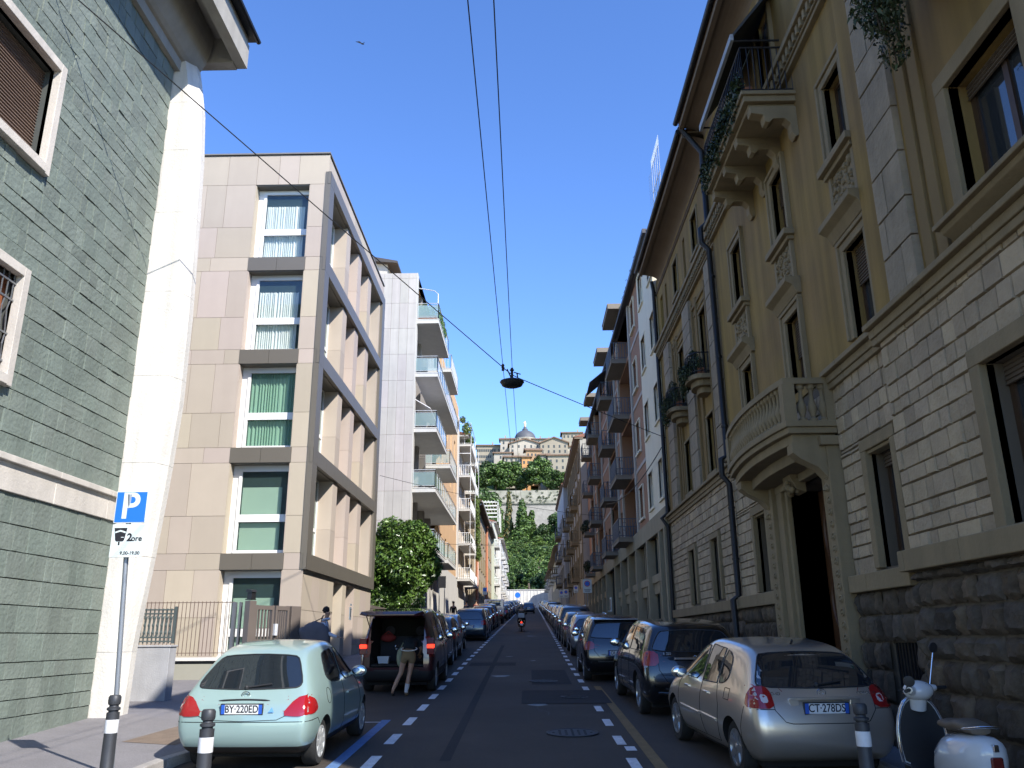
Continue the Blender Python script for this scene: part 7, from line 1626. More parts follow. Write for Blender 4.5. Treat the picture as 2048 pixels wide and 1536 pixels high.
def woman(t):
    top = M('dark_top', (.010, .014, .018), rough=.9, var=.1); sh = M('olive_shorts', (.17, .115, .055), rough=.9, var=.12, vs=8)
    V = [(0, 0, .95, .15, .115)]; E = []
    sp = chain(V, E, [(0, .14, 1.06, .115, .09), (0, .32, 1.14, .125, .09), (0, .46, 1.18, .10, .075), (0, .54, 1.19, .045)], 0); nk = chain(V, E, [(0, .58, 1.18, .045)], sp)
    V.append((0, .66, 1.17, .07, .08)); E.append((nk, len(V) - 1)); V.append((0, .74, 1.16, .085, .09)); E.append((len(V) - 2, len(V) - 1))
    for s in (-1, 1):
        w_ = chain(V, E, [(s * .15, .44, 1.16, .045), (s * .22, .52, .98, .036), (s * .16, .72, .88, .029), (s * .15, .78, .87, .022)], 3); hand(V, E, w_, (0, 1, -.3), (0, 0, 1), s, curl=.8)
    chain(V, E, [(-.09, 0, .86, .088), (-.17, .02, .47, .056), (-.19, .0, .44, .052), (-.25, -.04, .30, .052), (-.33, -.06, .10, .035), (-.34, .04, .035, .03)], 0)
    chain(V, E, [(.09, 0, .86, .088), (.03, .03, .48, .056), (.02, .01, .44, .053), (.0, -.02, .30, .053), (-.04, 0, .10, .036), (-.03, .12, .035, .032)], 0)
    skinmesh('body', V, E, skin, t)
    V = [(0, .0, .99, .175, .14)]; E = []; sp = chain(V, E, [(0, .15, 1.09, .15, .125), (0, .32, 1.17, .155, .12), (0, .46, 1.19, .115, .085)], 0)
    for s in (-1, 1): chain(V, E, [(s * .15, .44, 1.17, .058), (s * .20, .50, 1.03, .046)], 3)
    skinmesh('top', V, E, top, t)
    V = [(0, .0, .90, .195, .155), (0, .03, 1.02, .165, .13)]; E = [(0, 1)]
    chain(V, E, [(-.095, 0, .82, .118), (-.135, 0, .66, .098)], 0); chain(V, E, [(.095, 0, .82, .118), (.075, .0, .66, .098)], 0)
    skinmesh('shorts', V, E, sh, t)
    m = MB(); m.tube([(.185 * math.cos(q), .015 + .155 * math.sin(q), 1.0 + .04 * math.sin(q)) for q in [i * .4 for i in range(16)]], .009, 5, closed=True); m.build('waistband', whitef, t)
    m = MB(); m.tube([(-.005, -.015, .26), (-.03, 0, .12), (-.035, .01, .08)], [.056, .043, .045], 10); m.build('sock', M('white_sock', (.5, .5, .52), rough=.9), t, smooth=60)
    m = MB(); m.ball((-.34, .06, .035), (.045, .13, .04), 12, 8); m.build('shoe', shoe, t, smooth=60); m = MB(); m.ball((-.03, .08, .045), (.05, .14, .05), 12, 8); m.build('shoe', M('tan_shoe', (.16, .11, .06), rough=.7), t, smooth=60)
    m = MB(); m.ball((0, .74, 1.19), (.10, .10, .09), 12, 8); m.ball((0, .70, 1.10), (.08, .06, .09), 10, 8); m.build('hair', hair, t, smooth=60)
person('woman in olive shorts and dark top bending into the open red van', (-2.70, 19.72, gz(19.7)), 0, woman)
m = MB(); m.ball((-2.93, 19.92, gz(19.9) + .80), (.075, .07, .20), 12, 9); m.tube([(-2.93, 19.92, gz(19.9) + .98), (-2.88, 20.05, gz(19.9) + 1.12)], .012, 5); tag(m.build('tote_bag', M('pale_green_cloth', (.24, .26, .17), rough=.9, var=.12), smooth=60, loc=(-2.93, 19.92, gz(19.9) + .6)), 'pale green cloth bag hanging at the hip of the woman at the van', 'bag')
def walker(col, col2):
    def f(t):
        V = [(0, 0, .93, .14, .11)]; E = []
        sp = chain(V, E, [(0, 0, 1.10, .14, .10), (0, 0, 1.30, .16, .11), (0, 0, 1.42, .13, .09), (0, 0, 1.50, .05)], 0); nk = chain(V, E, [(0, 0, 1.54, .05)], sp); a, b, f_ = head(V, E, nk, (0, 1, 0))
        for s in (-1, 1): w_ = chain(V, E, [(s * .18, 0, 1.40, .05), (s * .22, .03 * s, 1.12, .042), (s * .23, .10 * s, .90, .03)], 3); hand(V, E, w_, (0, .2, -1), (s, 0, 0), s)
        for s in (-1, 1): chain(V, E, [(s * .09, 0, .86, .088), (s * .1, s * .08, .48, .058), (s * .1, s * .14, .09, .04), (s * .1, s * .14 + .13, .04, .035)], 0)
        skinmesh('body', V, E, skin, t, sub=1); face_bits(t, a, b, f_, seed=3)
        V = [(0, 0, .95, .155, .125)]; E = []; chain(V, E, [(0, 0, 1.10, .16, .12), (0, 0, 1.30, .175, .125), (0, 0, 1.42, .145, .105)], 0)
        for s in (-1, 1): chain(V, E, [(s * .18, 0, 1.40, .065), (s * .22, .03 * s, 1.12, .055), (s * .23, .08 * s, .95, .045)], 3)
        skinmesh('jacket', V, E, col, t, sub=1); V = [(0, 0, .93, .15, .12)]; E = []
        for s in (-1, 1): chain(V, E, [(s * .09, 0, .84, .098), (s * .1, s * .08, .48, .07), (s * .1, s * .14, .10, .055)], 0)
        skinmesh('trousers', V, E, col2, t, sub=1)
    return f
blkc = M('black_cloth', (.012, .012, .014), rough=.9); redc = M('dark_red_cloth', (.14, .03, .03), rough=.9)
person('person in black walking on the left pavement beside the white ground floor wall', (-5.35, 62, gz(62) + .12), .1, walker(blkc, blkc), group='pedestrians on the left pavement')
person('person in dark jacket farther up the left pavement, near the rubble wall', (-5.1, 72, gz(72) + .12), -.1, walker(jeans, blkc), group='pedestrians on the left pavement')
person('person in a dark red jacket farthest up the left pavement', (-5.0, 84, gz(84) + .12), 0, walker(redc, jeans), group='pedestrians on the left pavement')
# ---------------- scooters
def scooter(name, lab, bodym, seatm, lit=False, topbox=False, steer=0.0):
    t = bpy.data.objects.new(name, None); COL.objects.link(t); ORG[t.name] = Vector((0, 0, 0)); tag(t, lab, 'scooter')
    def loft(nm, secs, mat, n=16, sm=60):
        m = MB(); pts = []; k = len(secs)
        for (y, z, rx, rz, sq) in secs:
            for i in range(n):
                a = 2 * math.pi * i / n; c, s = math.cos(a), math.sin(a); c = math.copysign(abs(c) ** sq, c); s = math.copysign(abs(s) ** sq, s); pts.append((rx * c, y, z + rz * s))
        m.add(pts, [(j * n + i, j * n + (i + 1) % n, (j + 1) * n + (i + 1) % n, (j + 1) * n + i) for j in range(k - 1) for i in range(n)] + [tuple(range(n)), tuple(range((k - 1) * n, k * n))]); return m.build(nm, mat, t, smooth=sm)
    loft('rear_body', [(.0, .60, .06, .09, .8), (.05, .60, .13, .16, .8), (.18, .58, .19, .19, .8), (.40, .55, .22, .21, .8), (.62, .52, .20, .21, .8), (.78, .46, .17, .18, .8), (.86, .40, .14, .12, .8)], bodym)
    loft('footboard', [(.80, .30, .15, .06, .6), (1.0, .25, .19, .04, .5), (1.2, .26, .19, .04, .5), (1.3, .32, .17, .06, .6)], trim if not topbox else bodym)
    m = MB(); sh = [(.0, 1.24, .26), (.24, 1.30, .30), (.27, 1.33, .5), (.26, 1.36, .70), (.20, 1.36, .88), (.08, 1.35, .97)]
    pl = [(x, z) for x, y, z in sh]; out_ = [(-.22, .30), (.22, .30), (.25, .5), (.235, .72), (.16, .90), (.07, .97), (-.07, .97), (-.16, .90), (-.235, .72), (-.25, .5)]; out_ = smoothpoly(out_, 1)
    m.add([(x, 1.30 + .10 * (z - .3) - .16 * x * x * 4 * .25, z) for x, z in out_] + [(x, 1.345 + .10 * (z - .3) - .16 * x * x * 4 * .25, z) for x, z in out_], [tuple(range(len(out_))), tuple(range(len(out_), 2 * len(out_)))] + [(i, (i + 1) % len(out_), len(out_) + (i + 1) % len(out_), len(out_) + i) for i in range(len(out_))])
    ls = m.build('leg_shield', bodym, t, smooth=50); m = MB(); L = [(x, 1.29 + .10 * (z - .3) - .04 * x * x, z) for x, z in out_]; m.tube([(p[0] * 1.0, p[1], p[2]) for p in L], .012, 6, closed=True); m.build('chrome_edge', chrome, ls, smooth=60)
    m = MB(); m.add([(x * .93, 1.285 + .10 * (z - .3), .62 + (z - .62) * .93) for x, z in out_], [tuple(range(len(out_)))]); m.build('inner_lining', trim, ls)
    hb = bpy.data.objects.new('handlebar', None)
    m = MB(); cs, sn = math.cos(steer), math.sin(steer)
    def RT(x, y, z): return (x * cs - (y) * sn, 1.30 + x * sn + y * cs, z)
    m.ball(RT(0, -.0, 1.03), (.15, .13, .10), 16, 10); 
    for s in (-1, 1): m.tube([RT(s * .08, 0, 1.03), RT(s * .16, -.02, 1.045), RT(s * .22, -.05, 1.05)], [.055, .045, .03], 10)
    m.tube([(0, 1.35, .85), (0, 1.31, 1.0)], [.08, .085], 12); hbo = m.build('handlebar', bodym, t, smooth=60)
    m = MB()
    for s in (-1, 1): m.tube([RT(s * .21, -.045, 1.05), RT(s * .34, -.09, 1.05)], .018, 10); m.tube([RT(s * .2, .03, 1.05), RT(s * .33, .0, 1.05)], .007, 6)
    m.build('grips', trim, hbo, smooth=60)
    m = MB(); m.ball(RT(0, -.055, 1.075), (.062, .045, .04), 14, 8); m.build('speedometer', M('dial', (.12, .14, .15), rough=.2, var=.3, vs=20), hbo, smooth=60)
    for s, dx, dz, yy in ((1, .10, .34, -.02), (-1, -.13, .08, -.12)):
        m = MB(); e = RT(s * .20 + dx, yy, 1.05 + dz); m.tube([RT(s * .20, .0, 1.05), e], .006, 6); m.build('mirror_stem', chrome, hbo)
        m = MB(); m.lathe([(.01, -.012), (.052, -.008), (.055, 0), (.05, .008), (.0, .012)], (0, 0, 0), 16, 'd'); mo = m.build('mirror', trim, hbo, smooth=40); mo.location = (e[0] + .01, e[1], e[2] + .05 * (1 if s > 0 else .3)); mo.rotation_euler = (.1, .1, .3 * s)
    loft('seat', [(.20, .80, .09, .03, .8), (.26, .82, .13, .05, .8), (.42, .83, .14, .055, .8), (.55, .80, .135, .05, .8), (.68, .80, .12, .05, .8), (.80, .79, .09, .035, .8)], seatm)
    m = MB(); m.tube([(-.11, .36, .80), (-.13, .16, .83), (-.10, .02, .86), (.10, .02, .86), (.13, .16, .83), (.11, .36, .80)], .011, 8); m.build('grab_rail', chrome, t, smooth=60)
    m = MB(); m.box(-.055, .055, -.015, .10, .52, .62); m.build('tail_lamp', litred if lit else M('dark_red_lens', (.10, .012, .010), rough=.15, coat=1, var=0), t, bevel=.015)
    m = MB(); m.box(-.025, .025, -.02, .06, .66, .72); m.box(-.14, -.09, .01, .1, .47, .52); m.box(.09, .14, .01, .1, .47, .52); m.build('chrome_trim', chrome, t, bevel=.008)
    m = MB(); m.add([(-.09, -.06, .38), (.09, -.06, .38), (.09, -.01, .50), (-.09, -.01, .50), (-.09, -.05, .38), (.09, -.05, .38), (.09, .0, .50), (-.09, .0, .50)], [(0, 1, 2, 3), (4, 7, 6, 5), (0, 4, 5, 1), (1, 5, 6, 2), (2, 6, 7, 3), (3, 7, 4, 0)]); m.build('number_plate', platem, t)
    m = MB(); m.tube([(0, 1.36, .85), (.0, 1.50, .28)], .035, 8); m.tube([(.12, .2, .28), (.12, .6, .3)], .04, 8); m.build('fork_and_exhaust', trim, t, smooth=60)
    loft('front_mudguard', [(1.33, .36, .05, .05, 1), (1.42, .44, .08, .07, 1), (1.54, .45, .08, .07, 1), (1.66, .38, .06, .06, 1)], bodym)
    for y in (.26, 1.52):
        m = MB(); r = .225; m.lathe([(r * .6, -.035), (r * .8, -.05), (r * .97, -.035), (r, 0), (r * .97, .035), (r * .8, .05), (r * .6, .035)], (0, y, r), 24, 's'); w2 = m.build('wheel', tyre_m, t, smooth=40); m = MB(); m.lathe([(r * .62, -.03), (r * .5, -.02), (.03, -.03), (.03, .03), (r * .5, .02), (r * .62, .03)], (0, y, r), 16, 's'); m.build('rim', rim_m, w2, smooth=40)
    if topbox: m = MB(); m.box(-.2, .2, -.30, .12, .86, 1.14); m.build('top_box', M('pale_top_box', (.38, .42, .44), rough=.5), t, bevel=.04)
    m = MB(); m.tube([(-.1, .75, .22), (-.2, .68, .0)], .012, 6); m.tube([(.1, .75, .22), (.2, .68, .0)], .012, 6); m.build('stand', trim, t)
    return t
ws = scooter('parked_scooter', 'white scooter with brown seat and black leg shield lining parked beside the silver car', M('scooter_white', (.52, .53, .53), rough=.25, var=0, coat=.8), M('brown_seat', (.13, .10, .07), rough=.6, var=.1), steer=.55)
ws.location = (4.02, 7.85, gz(7.85) + .12); ws.rotation_euler = (math.atan(K), 0, .02)
ms = scooter('motor_scooter', 'black scooter with pale top box being ridden up the lane', blk, trim, lit=True, topbox=True)
ms.location = (-.38, 55.9, gz(55.9)); ms.rotation_euler = (math.atan(K), 0, 0)
def rider(t):
    V = [(0, .45, .88, .15, .12)]; E = []
    sp = chain(V, E, [(0, .47, 1.05, .15, .11), (0, .50, 1.22, .17, .11), (0, .54, 1.35, .14, .09), (0, .57, 1.42, .05)], 0); nk = chain(V, E, [(0, .59, 1.45, .05)], sp); a, b, f_ = head(V, E, nk, (0, 1, 0))
    for s in (-1, 1): w_ = chain(V, E, [(s * .19, .54, 1.33, .05), (s * .33, .78, 1.12, .042), (s * .29, 1.10, 1.07, .03)], 3); hand(V, E, w_, (0, 1, 0), (0, 0, 1), s, curl=.9)
    for s in (-1, 1): chain(V, E, [(s * .12, .5, .85, .09), (s * .22, .92, .72, .065), (s * .19, .98, .36, .045), (s * .19, 1.12, .29, .035)], 0)
    skinmesh('body', V, E, skin, t, sub=1)
    V = [(0, .45, .90, .16, .13)]; E = []; chain(V, E, [(0, .47, 1.05, .17, .125), (0, .50, 1.22, .19, .125), (0, .54, 1.35, .155, .105)], 0)
    for s in (-1, 1): chain(V, E, [(s * .19, .54, 1.33, .07), (s * .33, .78, 1.12, .058), (s * .30, 1.02, 1.08, .045)], 3)
    skinmesh('jacket', V, E, M('brown_jacket', (.07, .055, .04), rough=.8), t, sub=1); V = [(0, .45, .88, .155, .125)]; E = []
    for s in (-1, 1): chain(V, E, [(s * .12, .5, .85, .1), (s * .22, .92, .72, .078), (s * .19, .98, .38, .06)], 0)
    skinmesh('trousers', V, E, blkc, t, sub=1)
rdr = person('scooter rider in a brown jacket and light helmet seen from behind in the lane', (-.38, 55.9, gz(55.9)), 0, rider); rdr.rotation_euler = (math.atan(K), 0, 0)
m = MB(); m.ball((0, .0, 0), (.135, .155, .14), 16, 10); hm = m.build('helmet', M('helmet_grey', (.22, .24, .25), rough=.3, coat=.8, var=0), smooth=60); hm.location = (-.38, 56.5, gz(56.5) + 1.60); tag(hm, 'light grey helmet worn by the scooter rider', 'helmet')
m = MB(); m.ball((0, .05, -.02), (.125, .12, .08), 12, 8); m.build('visor', cglass, hm, smooth=60)
# ================================================================ STREET FURNITURE, TREE, WIRES
boll_m = M('bollard_iron', (.045, .047, .052), rough=.5, var=.15, vs=8, metal=.3); band = M('white_band', (.60, .60, .60), rough=.5, var=.12, vs=10)
def bollard(lab, x, y, h=1.0):
    t = bpy.data.objects.new('bollard', None); COL.objects.link(t); ORG[t.name] = Vector((0, 0, 0)); t.location = (x, y, gz(y) + .12); tag(t, lab, 'bollard', 'iron bollards on the pavement corners')
    m = MB(); m.lathe([(.095, 0), (.09, .06), (.068, .1), (.064, h - .30), (.066, h - .17)], (0, 0, 0), 20); m.lathe([(.05, h - .17), (.05, h - .155), (.068, h - .145), (.068, h - .125), (.048, h - .115), (.045, h - .10), (.06, h - .09), (.064, h - .07), (.064, h - .02), (.05, h), (.0, h + .004)], (0, 0, 0), 20); m.build('post', boll_m, t, smooth=35)
    m = MB(); m.lathe([(.0665, h - .37), (.0675, h - .365), (.0675, h - .245), (.0665, h - .24)], (0, 0, 0), 20); m.build('reflective_band', band, t, smooth=35)
    return t
bollard('black iron bollard with white band in front of the teal car', -2.97, 8.2); bollard('black iron bollard with white band at the foot of the parking sign pole', -4.36, 9.25, 1.02); bollard('shadowed black bollard in front of the silver car, beside the white scooter', 3.10, 8.35)
sg = thing('parking_sign', (-4.93, 10.6, gz(10.6) + .12), 'parking sign with blue P plate and white plate on a grey pole', 'sign')
pm_ = M('pole_grey', (.26, .28, .31), rough=.45, metal=.5, var=.08); bx, by, bz = -4.93, 10.6, gz(10.6) + .12
tp = Vector((-4.98, 10.3, bz + 3.27)); base = Vector((bx, by, bz))
m = MB(); m.tube([(bx, by, bz), (-4.955, 10.45, bz + 1.6), tuple(tp)], .030, 12); m.build('pole', pm_, sg, smooth=40)
def plate_sign(z0, z1, w_, mat, name, yoff=-.06, rim=None):
    m = MB(); c = tp.x + .03; y = 10.35 + yoff
    m.box(c - w_ / 2, c + w_ / 2, y, y + .012, z0, z1); o = m.build(name, mat, sg, bevel=.004); return o, c, y
zt_ = bz + 3.27
blue_s = M('sign_blue', (.015, .14, .62), rough=.35, var=0); ws_ = M('sign_white', (.55, .60, .58), rough=.4, var=.05); blks = M('sign_black', (.015, .015, .018), rough=.5, var=0)
o, c, y = plate_sign(zt_ - .36, zt_ + .04, .40, ws_, 'blue_plate'); m = MB(); m.box(c - .188, c + .188, y - .003, y, zt_ - .348, zt_ + .028); m.build('blue_field', blue_s, o)
text('letter_P', 'P', .46, ws_, o, face_mat((c - .01, y - .004, zt_ - .16), (1, 0, 0), (0, 0, 1)), extr=.001, bold=.007)
o, c, y = plate_sign(zt_ - .78, zt_ - .375, .40, ws_, 'info_plate'); m = MB()
z0 = zt_ - .54
m.prism([(c - .17, z0 + .12), (c - .01, z0 + .12), (c - .035, z0 - .03), (c - .05, z0 - .045), (c - .13, z0 - .045), (c - .145, z0 - .03)], 'd', y - .003, y); m.box(c - .105, c - .085, y - .003, y, z0 - .09, z0 - .05); ic = m.build('disc_symbol', blks, o)
m = MB(); m.prism([(c - .155, z0 + .075), (c - .09, z0 + .095), (c - .025, z0 + .075), (c - .025, z0 + .055), (c - .09, z0 + .075), (c - .155, z0 + .055)], 'd', y - .005, y - .003); m.box(c - .075, c - .04, y - .005, y - .003, z0 + .0, z0 + .008); m.build('disc_window', ws_, ic)
text('plate_text', '2', .13, blks, o, face_mat((c + .03, y - .002, z0), (1, 0, 0), (0, 0, 1)), extr=.001, bold=.004); text('plate_text', 'ore', .095, blks, o, face_mat((c + .12, y - .002, z0 - .012), (1, 0, 0), (0, 0, 1)), extr=.001, bold=.002); text('plate_text', '9,00-19,00', .058, blks, o, face_mat((c + .055, y - .002, zt_ - .73), (1, 0, 0), (0, 0, 1)), extr=.001, bold=.001)
# far signs
def farsign(lab, x, y, w_, h, z, mat, round_=False, n=1, group='road signs along the street'):
    t = bpy.data.objects.new('road_sign', None); COL.objects.link(t); ORG[t.name] = Vector((0, 0, 0)); t.location = (x, y, gz(y) + .12); tag(t, lab, 'sign', group)
    m = MB()
    for k in range(n): m.tube([((k - (n - 1) / 2) * .34, .04, 0), ((k - (n - 1) / 2) * .34, .04, z + h)], .03, 8)
    m.build('pole', pm_, t, smooth=40); m = MB()
    if round_: m.lathe([(w_ / 2, 0), (w_ / 2, .02)], (0, 0, z + h / 2), 24, 'd')
    else: m.box(-w_ / 2, w_ / 2, 0, .02, z, z + h)
    o = m.build('sign_plate', mat, t); return t, o
for i, (x, y, w_, h, z, lab) in enumerate([(4.18, 59, .62, .9, 2.3, 'big white no parking sign on the right pavement, nearest of the sign row'), (4.25, 74, .4, .6, 2.4, 'small white no parking sign, second of the sign row on the right'), (4.2, 92, .55, .85, 2.0, 'pale no parking sign, third of the sign row on the right'), (4.2, 104, .55, .85, 2.0, 'pale no parking sign, farthest of the sign row on the right')]):
    t, o = farsign(lab, x, y, w_, h, z, ws_); m = MB(); m.lathe([(w_ * .33, -.006), (w_ * .33, 0)], (0, 0, z + h * .68), 20, 'd'); q = m.build('red_disc', M('sign_red', (.45, .04, .05), rough=.4, var=0), o); m = MB(); m.lathe([(w_ * .25, -.009), (w_ * .25, -.006)], (0, 0, z + h * .68), 20, 'd'); m.build('blue_disc', blue_s, q)
    m = MB(); m.box(-w_ * .36, w_ * .36, -.006, 0, z + h * .2, z + h * .24); m.box(-w_ * .3, w_ * .3, -.006, 0, z + h * .1, z + h * .14); m.build('text_lines', blks, o)
farsign('tall black backed double pole sign on the left pavement beside the white wall', -5.5, 55, .5, .75, 2.65, blks, n=2)
t, o = farsign('small blue parking sign on the left pavement near the white pickup', -4.85, 98, .5, .8, 2.4, ws_); m = MB(); m.box(-.2, .2, -.006, 0, 2.75, 3.15); m.build('blue_field', blue_s, o)
farsign('round blue mandatory sign at the far end of the street', -1.9, 172, 1.1, 1.1, 2.0, blue_s, True)
c_ = bpy.data.objects.get('parked_car')
m = MB(); m.box(-.25, .25, -.02, .02, 1.1, 2.0); m.tube([(0, 0, 0), (0, 0, 1.1)], .03, 8)
t = thing('shop_sign', (4.9, 50, gz(50)), 'small white notice with dark figure on the arcade wall behind the black cars', 'sign'); m = MB(); m.box(4.86, 4.9, 49.6, 50.4, gz(50) + 1.3, gz(50) + 2.1); m.box(4.70, 4.9, 49.98, 50.02, gz(50) + 1.3, gz(50) + 1.35); m.build('notice_board', ws_, t); m = MB(); m.box(4.855, 4.862, 49.8, 50.2, gz(50) + 1.4, gz(50) + 2.0); m.build('notice_figure', blks, t)
# magnolia tree between the beige and the marble block
mg = thing('magnolia_tree', (-6.2, 40.3, gz(40.3)), 'round dense evergreen tree standing between the beige and the marble clad blocks', 'tree'); rs = random.Random(6); L = []
for i in range(34):
    a = rs.uniform(0, 6.28); u = rs.uniform(-1, 1); q = math.sqrt(1 - u * u); R0 = rs.uniform(.75, 1.5); L.append(((-6.15 + 1.45 * q * math.cos(a) * R0 / 1.3, 40.3 + 1.6 * q * math.sin(a) * R0 / 1.3, 5.65 + 1.45 * u * R0 / 1.3), (rs.uniform(.6, .85), rs.uniform(.6, .85), rs.uniform(.45, .65))))
L += [((-7.4, 40.5, 4.6), (.9, .9, .8)), ((-6.8, 39.6, 4.2), (.8, .8, .6)), ((-5.3, 40.3, 4.5), (.7, .7, .5)), ((-7.7, 40, 6.2), (.9, .9, 1))]
L += [((-4.75, 40.4, 5.4), (.7, .8, .8)), ((-4.9, 40.2, 6.3), (.7, .8, .6)), ((-6.4, 39.7, 3.7), (1.0, .9, .55)), ((-5.5, 39.8, 3.75), (.8, .8, .5)), ((-7.3, 39.8, 3.7), (.9, .9, .6))]
leafcloud('crown', L, 42000, .18, [leafmat('magnolia_leaf', (.062, .12, .02), (.04, .08, .015), rough=.3), leafmat('magnolia_leaf_light', (.10, .17, .03), (.075, .13, .03), rough=.35)], 3, parent=mg, shell=.5, asp=.45)
m = MB(); m.tube([(-6.2, 40.3, 1.7), (-6.25, 40.3, 3.2), (-6.15, 40.2, 4.6), (-6.2, 40.3, 6.6)], [.17, .14, .10, .04], 10)
for k in range(9): a = k * .9; m.tube([(-6.2, 40.3, 3.3 + .2 * k), (-6.2 + .8 * math.cos(a), 40.3 + .8 * math.sin(a), 4.2 + .2 * k), (-6.2 + 1.5 * math.cos(a), 40.3 + 1.5 * math.sin(a), 4.9 + .22 * k)], [.06, .04, .015], 6)
m.build('trunk', bark, mg, smooth=50)
hd = thing('hedge', (-7.3, 38.6, gz(38.6)), 'dark clipped hedge and shrubs under the round evergreen tree', 'hedge'); leafcloud('foliage', [((-7.2 - .9 * (i % 3), 36.3 + .8 * i, 2.6 + .3 * (i % 2)), (.9, .9, 1.0)) for i in range(10)], 9000, .14, [g3, g1], 8, parent=hd, shell=.5); m = MB(); [m.tube([(-7.2 - .9 * (i % 3), 36.3 + .8 * i, gz(38)), (-7.2 - .9 * (i % 3), 36.3 + .8 * i, 3.0)], .03, 5) for i in range(10)]; m.build('stem', bark, hd)
gf = thing('garden_fence', (-6.4, 38, gz(38)), 'brownish slatted fence panel running on from the beige block toward the tree', 'fence'); m = MB(LF); m.box(35.2, 41.6, -.1, .0, 1.4, 2.35); m.build('low_wall', beige, gf); m = MB(LF); m.box(35.2, 41.6, -.06, -.02, 3.3, 3.42); s = 35.3
while s < 41.5: m.box(s, s + .05, -.06, -.02, 2.35, 3.3); s += .16
m.build('slats', gm, gf)
# wires
wm_ = M('wire', (.015, .015, .015), rough=.6, var=0)
def wire(name, pts, lab, r=.009, sag=.25, group='overhead wires'):
    m = MB(); L = []
    for (a, b) in zip(pts[:-1], pts[1:]):
        a, b = Vector(a), Vector(b); n = 14
        for k in range(n): t = k / n; p = a.lerp(b, t); L.append((p.x, p.y, p.z - sag * 4 * t * (1 - t)))
    L.append(tuple(pts[-1])); m.tube(L, r, 5); o = m.build(name, wm_, loc=pts[0]); return tag(o, lab, 'wire', group)
def far(p, y0): return p
wire('overhead_wire', [(-.56, -14, 8.5), (-.57, 21, 9.02), (-.60, 57, 10.9), (-.6, 95, 12.6), (-.6, 135, 14.4)], 'left one of the two long wires running above the lane', .008, .12)
wire('overhead_wire', [(-.22, -14, 8.5), (-.32, 21, 8.88), (-.30, 57, 10.9), (-.3, 95, 12.6), (-.3, 135, 14.4)], 'right one of the two long wires running above the lane', .008, .12)
wire('cross_wire', [(-7.6, 10.9, 12.45), (-.57, 21, 9.0), (-.2, 21.2, 8.78), (4.95, 28.4, 8.75)], 'wire crossing the street diagonally and carrying the hanging lamp', .012, .02)
wire('cross_wire', [(-6.35, 35.6, 8.9), (4.9, 52, 9.3)], 'thin wire from the far edge of the beige block across the street', .010, .25)
wire('cross_wire', [(-6.3, 64, 9.0), (4.9, 70, 9.6)], 'thin wire across the street at the orange wall', .014, .2)
wire('cross_wire', [(-6.3, 100, 12.8), (4.6, 96, 13.2)], 'thin wire across the street in front of the town wall', .018, .3)
wire('cross_wire', [(4.9, 29.2, 8.6), (4.4, 45, 9.0), (4.9, 60, 9.2)], 'slack cable bundle along the front of the salmon house', .02, .5)
lp = thing('hanging_lamp', (-.33, 21, 8.5), 'dark shallow dish lamp hanging from the wires in mid street', 'lamp')
m = MB(); m.lathe([(.05, .12), (.12, .10), (.22, .06), (.31, .03), (.325, 0), (.30, -.03), (.27, -.09), (.20, -.12), (.0, -.125)], (-.33, 21, 8.58), 28); m.build('lamp_shade', M('lamp_dark', (.03, .032, .035), rough=.5, var=.05, metal=.3), lp, smooth=50)
m = MB(); m.tube([(-.33, 21, 8.70), (-.33, 21, 8.98)], .035, 8); m.ball((-.33, 21, 8.92), (.06, .05, .04), 8, 6); m.tube([(-.46, 21, 8.95), (-.36, 21, 8.72)], .018, 6); m.tube([(-.20, 21, 8.84), (-.18, 21, 8.72)], .02, 6); m.tube([(-.28, 21, 8.86), (-.1, 21, 8.80)], .015, 6); m.build('lamp_hanger', wm_, lp, smooth=50)
m = MB(); m.lathe([(.02, -.12), (.045, -.1), (.03, -.06), (.05, -.03), (.03, 0), (.045, .04), (.02, .08)], (-.57, 21, 9.02), 10); m.build('insulator', M('insulator', (.05, .03, .03), rough=.4), lp, smooth=50)
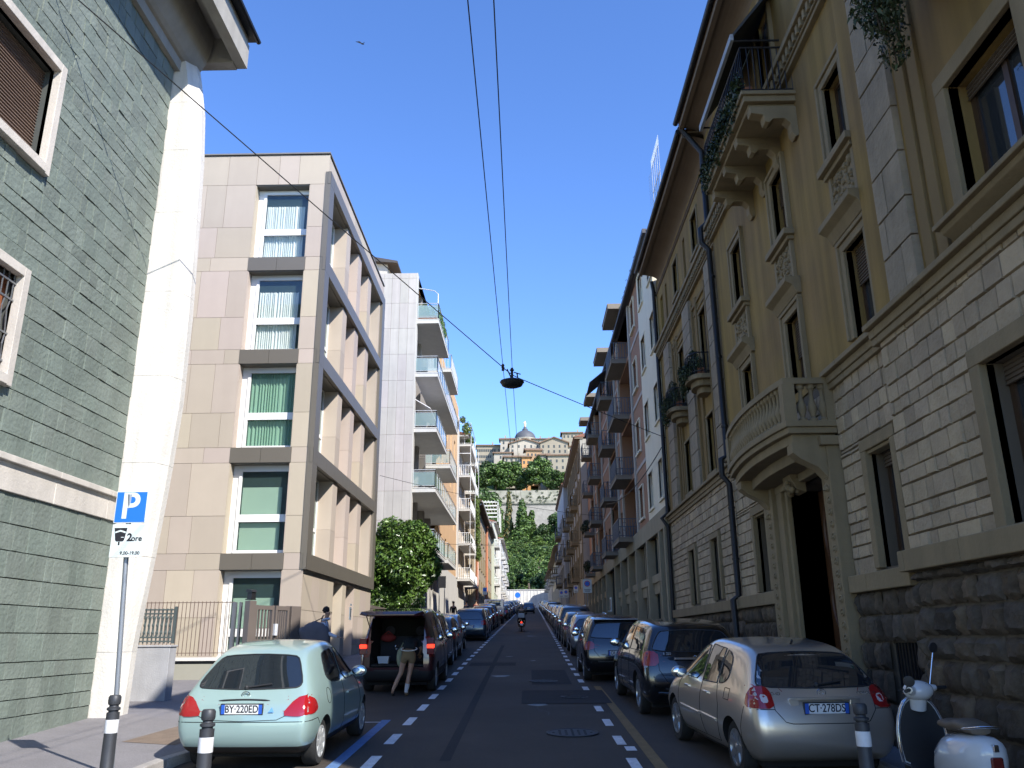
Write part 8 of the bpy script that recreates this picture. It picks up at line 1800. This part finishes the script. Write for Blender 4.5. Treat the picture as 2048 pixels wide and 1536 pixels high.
# bird
m = MB(); m.ball((0, 0, 0), (.22, .07, .06), 8, 6); m.add([(.05, 0, .02), (-.12, 0, .02), (-.10, .30, .18), (-.30, .55, .10), (.05, 0, .0), (-.12, 0, .0), (-.10, .30, .16), (-.30, .55, .08)], [(0, 1, 3, 2), (4, 6, 7, 5), (0, 2, 6, 4), (1, 5, 7, 3), (2, 3, 7, 6)]); m.add([(.05, 0, .02), (-.12, 0, .02), (-.10, -.30, .18), (-.30, -.55, .10), (.05, 0, 0), (-.12, 0, 0), (-.10, -.3, .16), (-.3, -.55, .08)], [(0, 2, 3, 1), (4, 5, 7, 6), (0, 4, 6, 2), (1, 3, 7, 5), (2, 6, 7, 3)]); m.add([(-.2, .02, 0), (-.2, -.02, 0), (-.36, -.08, 0), (-.36, .08, 0), (-.28, 0, .02)], [(0, 1, 4), (1, 2, 4), (2, 3, 4), (3, 0, 4)])
bd = m.build('bird', wm_); bd.location = (-13.75, 60, 54.6 - 3); bd.rotation_euler = (.5, -.4, .9); tag(bd, 'small dark swift flying high in the sky', 'bird')
m = MB(LF); m.tube([(46.3, .03, 18.0), (46.32, .03, 18.0)], .01, 4)
# leaves and litter by the kerb
rs2 = np.random.RandomState(3); m = MB()
for i in range(140):
    y = rs2.uniform(8, 40); s = rs2.choice([-1, 1]); x = (-4.5 if s < 0 else 4.2) - s * abs(rs2.normal(0, .12)); a = rs2.uniform(0, 6); r_ = rs2.uniform(.012, .03); m.add([(x + r_ * math.cos(a + q), y + r_ * math.sin(a + q) * .6, gz(y) + .006 + .004 * (q > 2)) for q in (0, 1.5, 3.1, 4.7)], [(0, 1, 2, 3)])
tag(m.build('litter', M('dry_leaf', (.12, .09, .05), rough=.9, island=.4, var=0)), kind='stuff')

SPL = {'window_surrounds': 'window_surround', 'string_courses': 'string_course', 'string_course': 'string_course', 'stone_pilaster': 'stone_pilaster', 'plaster_mouldings': 'plaster_moulding', 'rough_base': 'rough_base', 'spandrel': 'spandrel', 'post': 'post', 'carved_panel': 'carved_panel', 'stone_fins': 'stone_fin', 'shutters': 'shutter', 'console': 'console', 'stone_pier': 'stone_pier', 'pilasters': 'pilaster', 'balcony_posts': 'balcony_post', 'roof_rails': 'roof_rail', 'eave_soffit': 'eave_soffit', 'door_surround': 'door_surround', 'gutter': 'gutter', 'slate_cladding': 'slate_cladding', 'shop_frames': 'shop_frame', 'white_base': 'white_base', 'loggia_wall': 'loggia_wall', 'gate_leaf': 'gate_leaf', 'bars': 'bars', 'slats': 'slat', 'gas_strut': 'gas_strut', 'grips': 'grip'}
for o in [o for o in SC.objects if o.type == 'MESH' and o.parent and o.name.split('.')[0] in SPL and o.data.users == 1]:
    nm = SPL[o.name.split('.')[0]]
    if nm in ('bars', 'slat', 'slate_cladding'): continue
    if len(o.data.vertices) < 60000: split(o, nm)
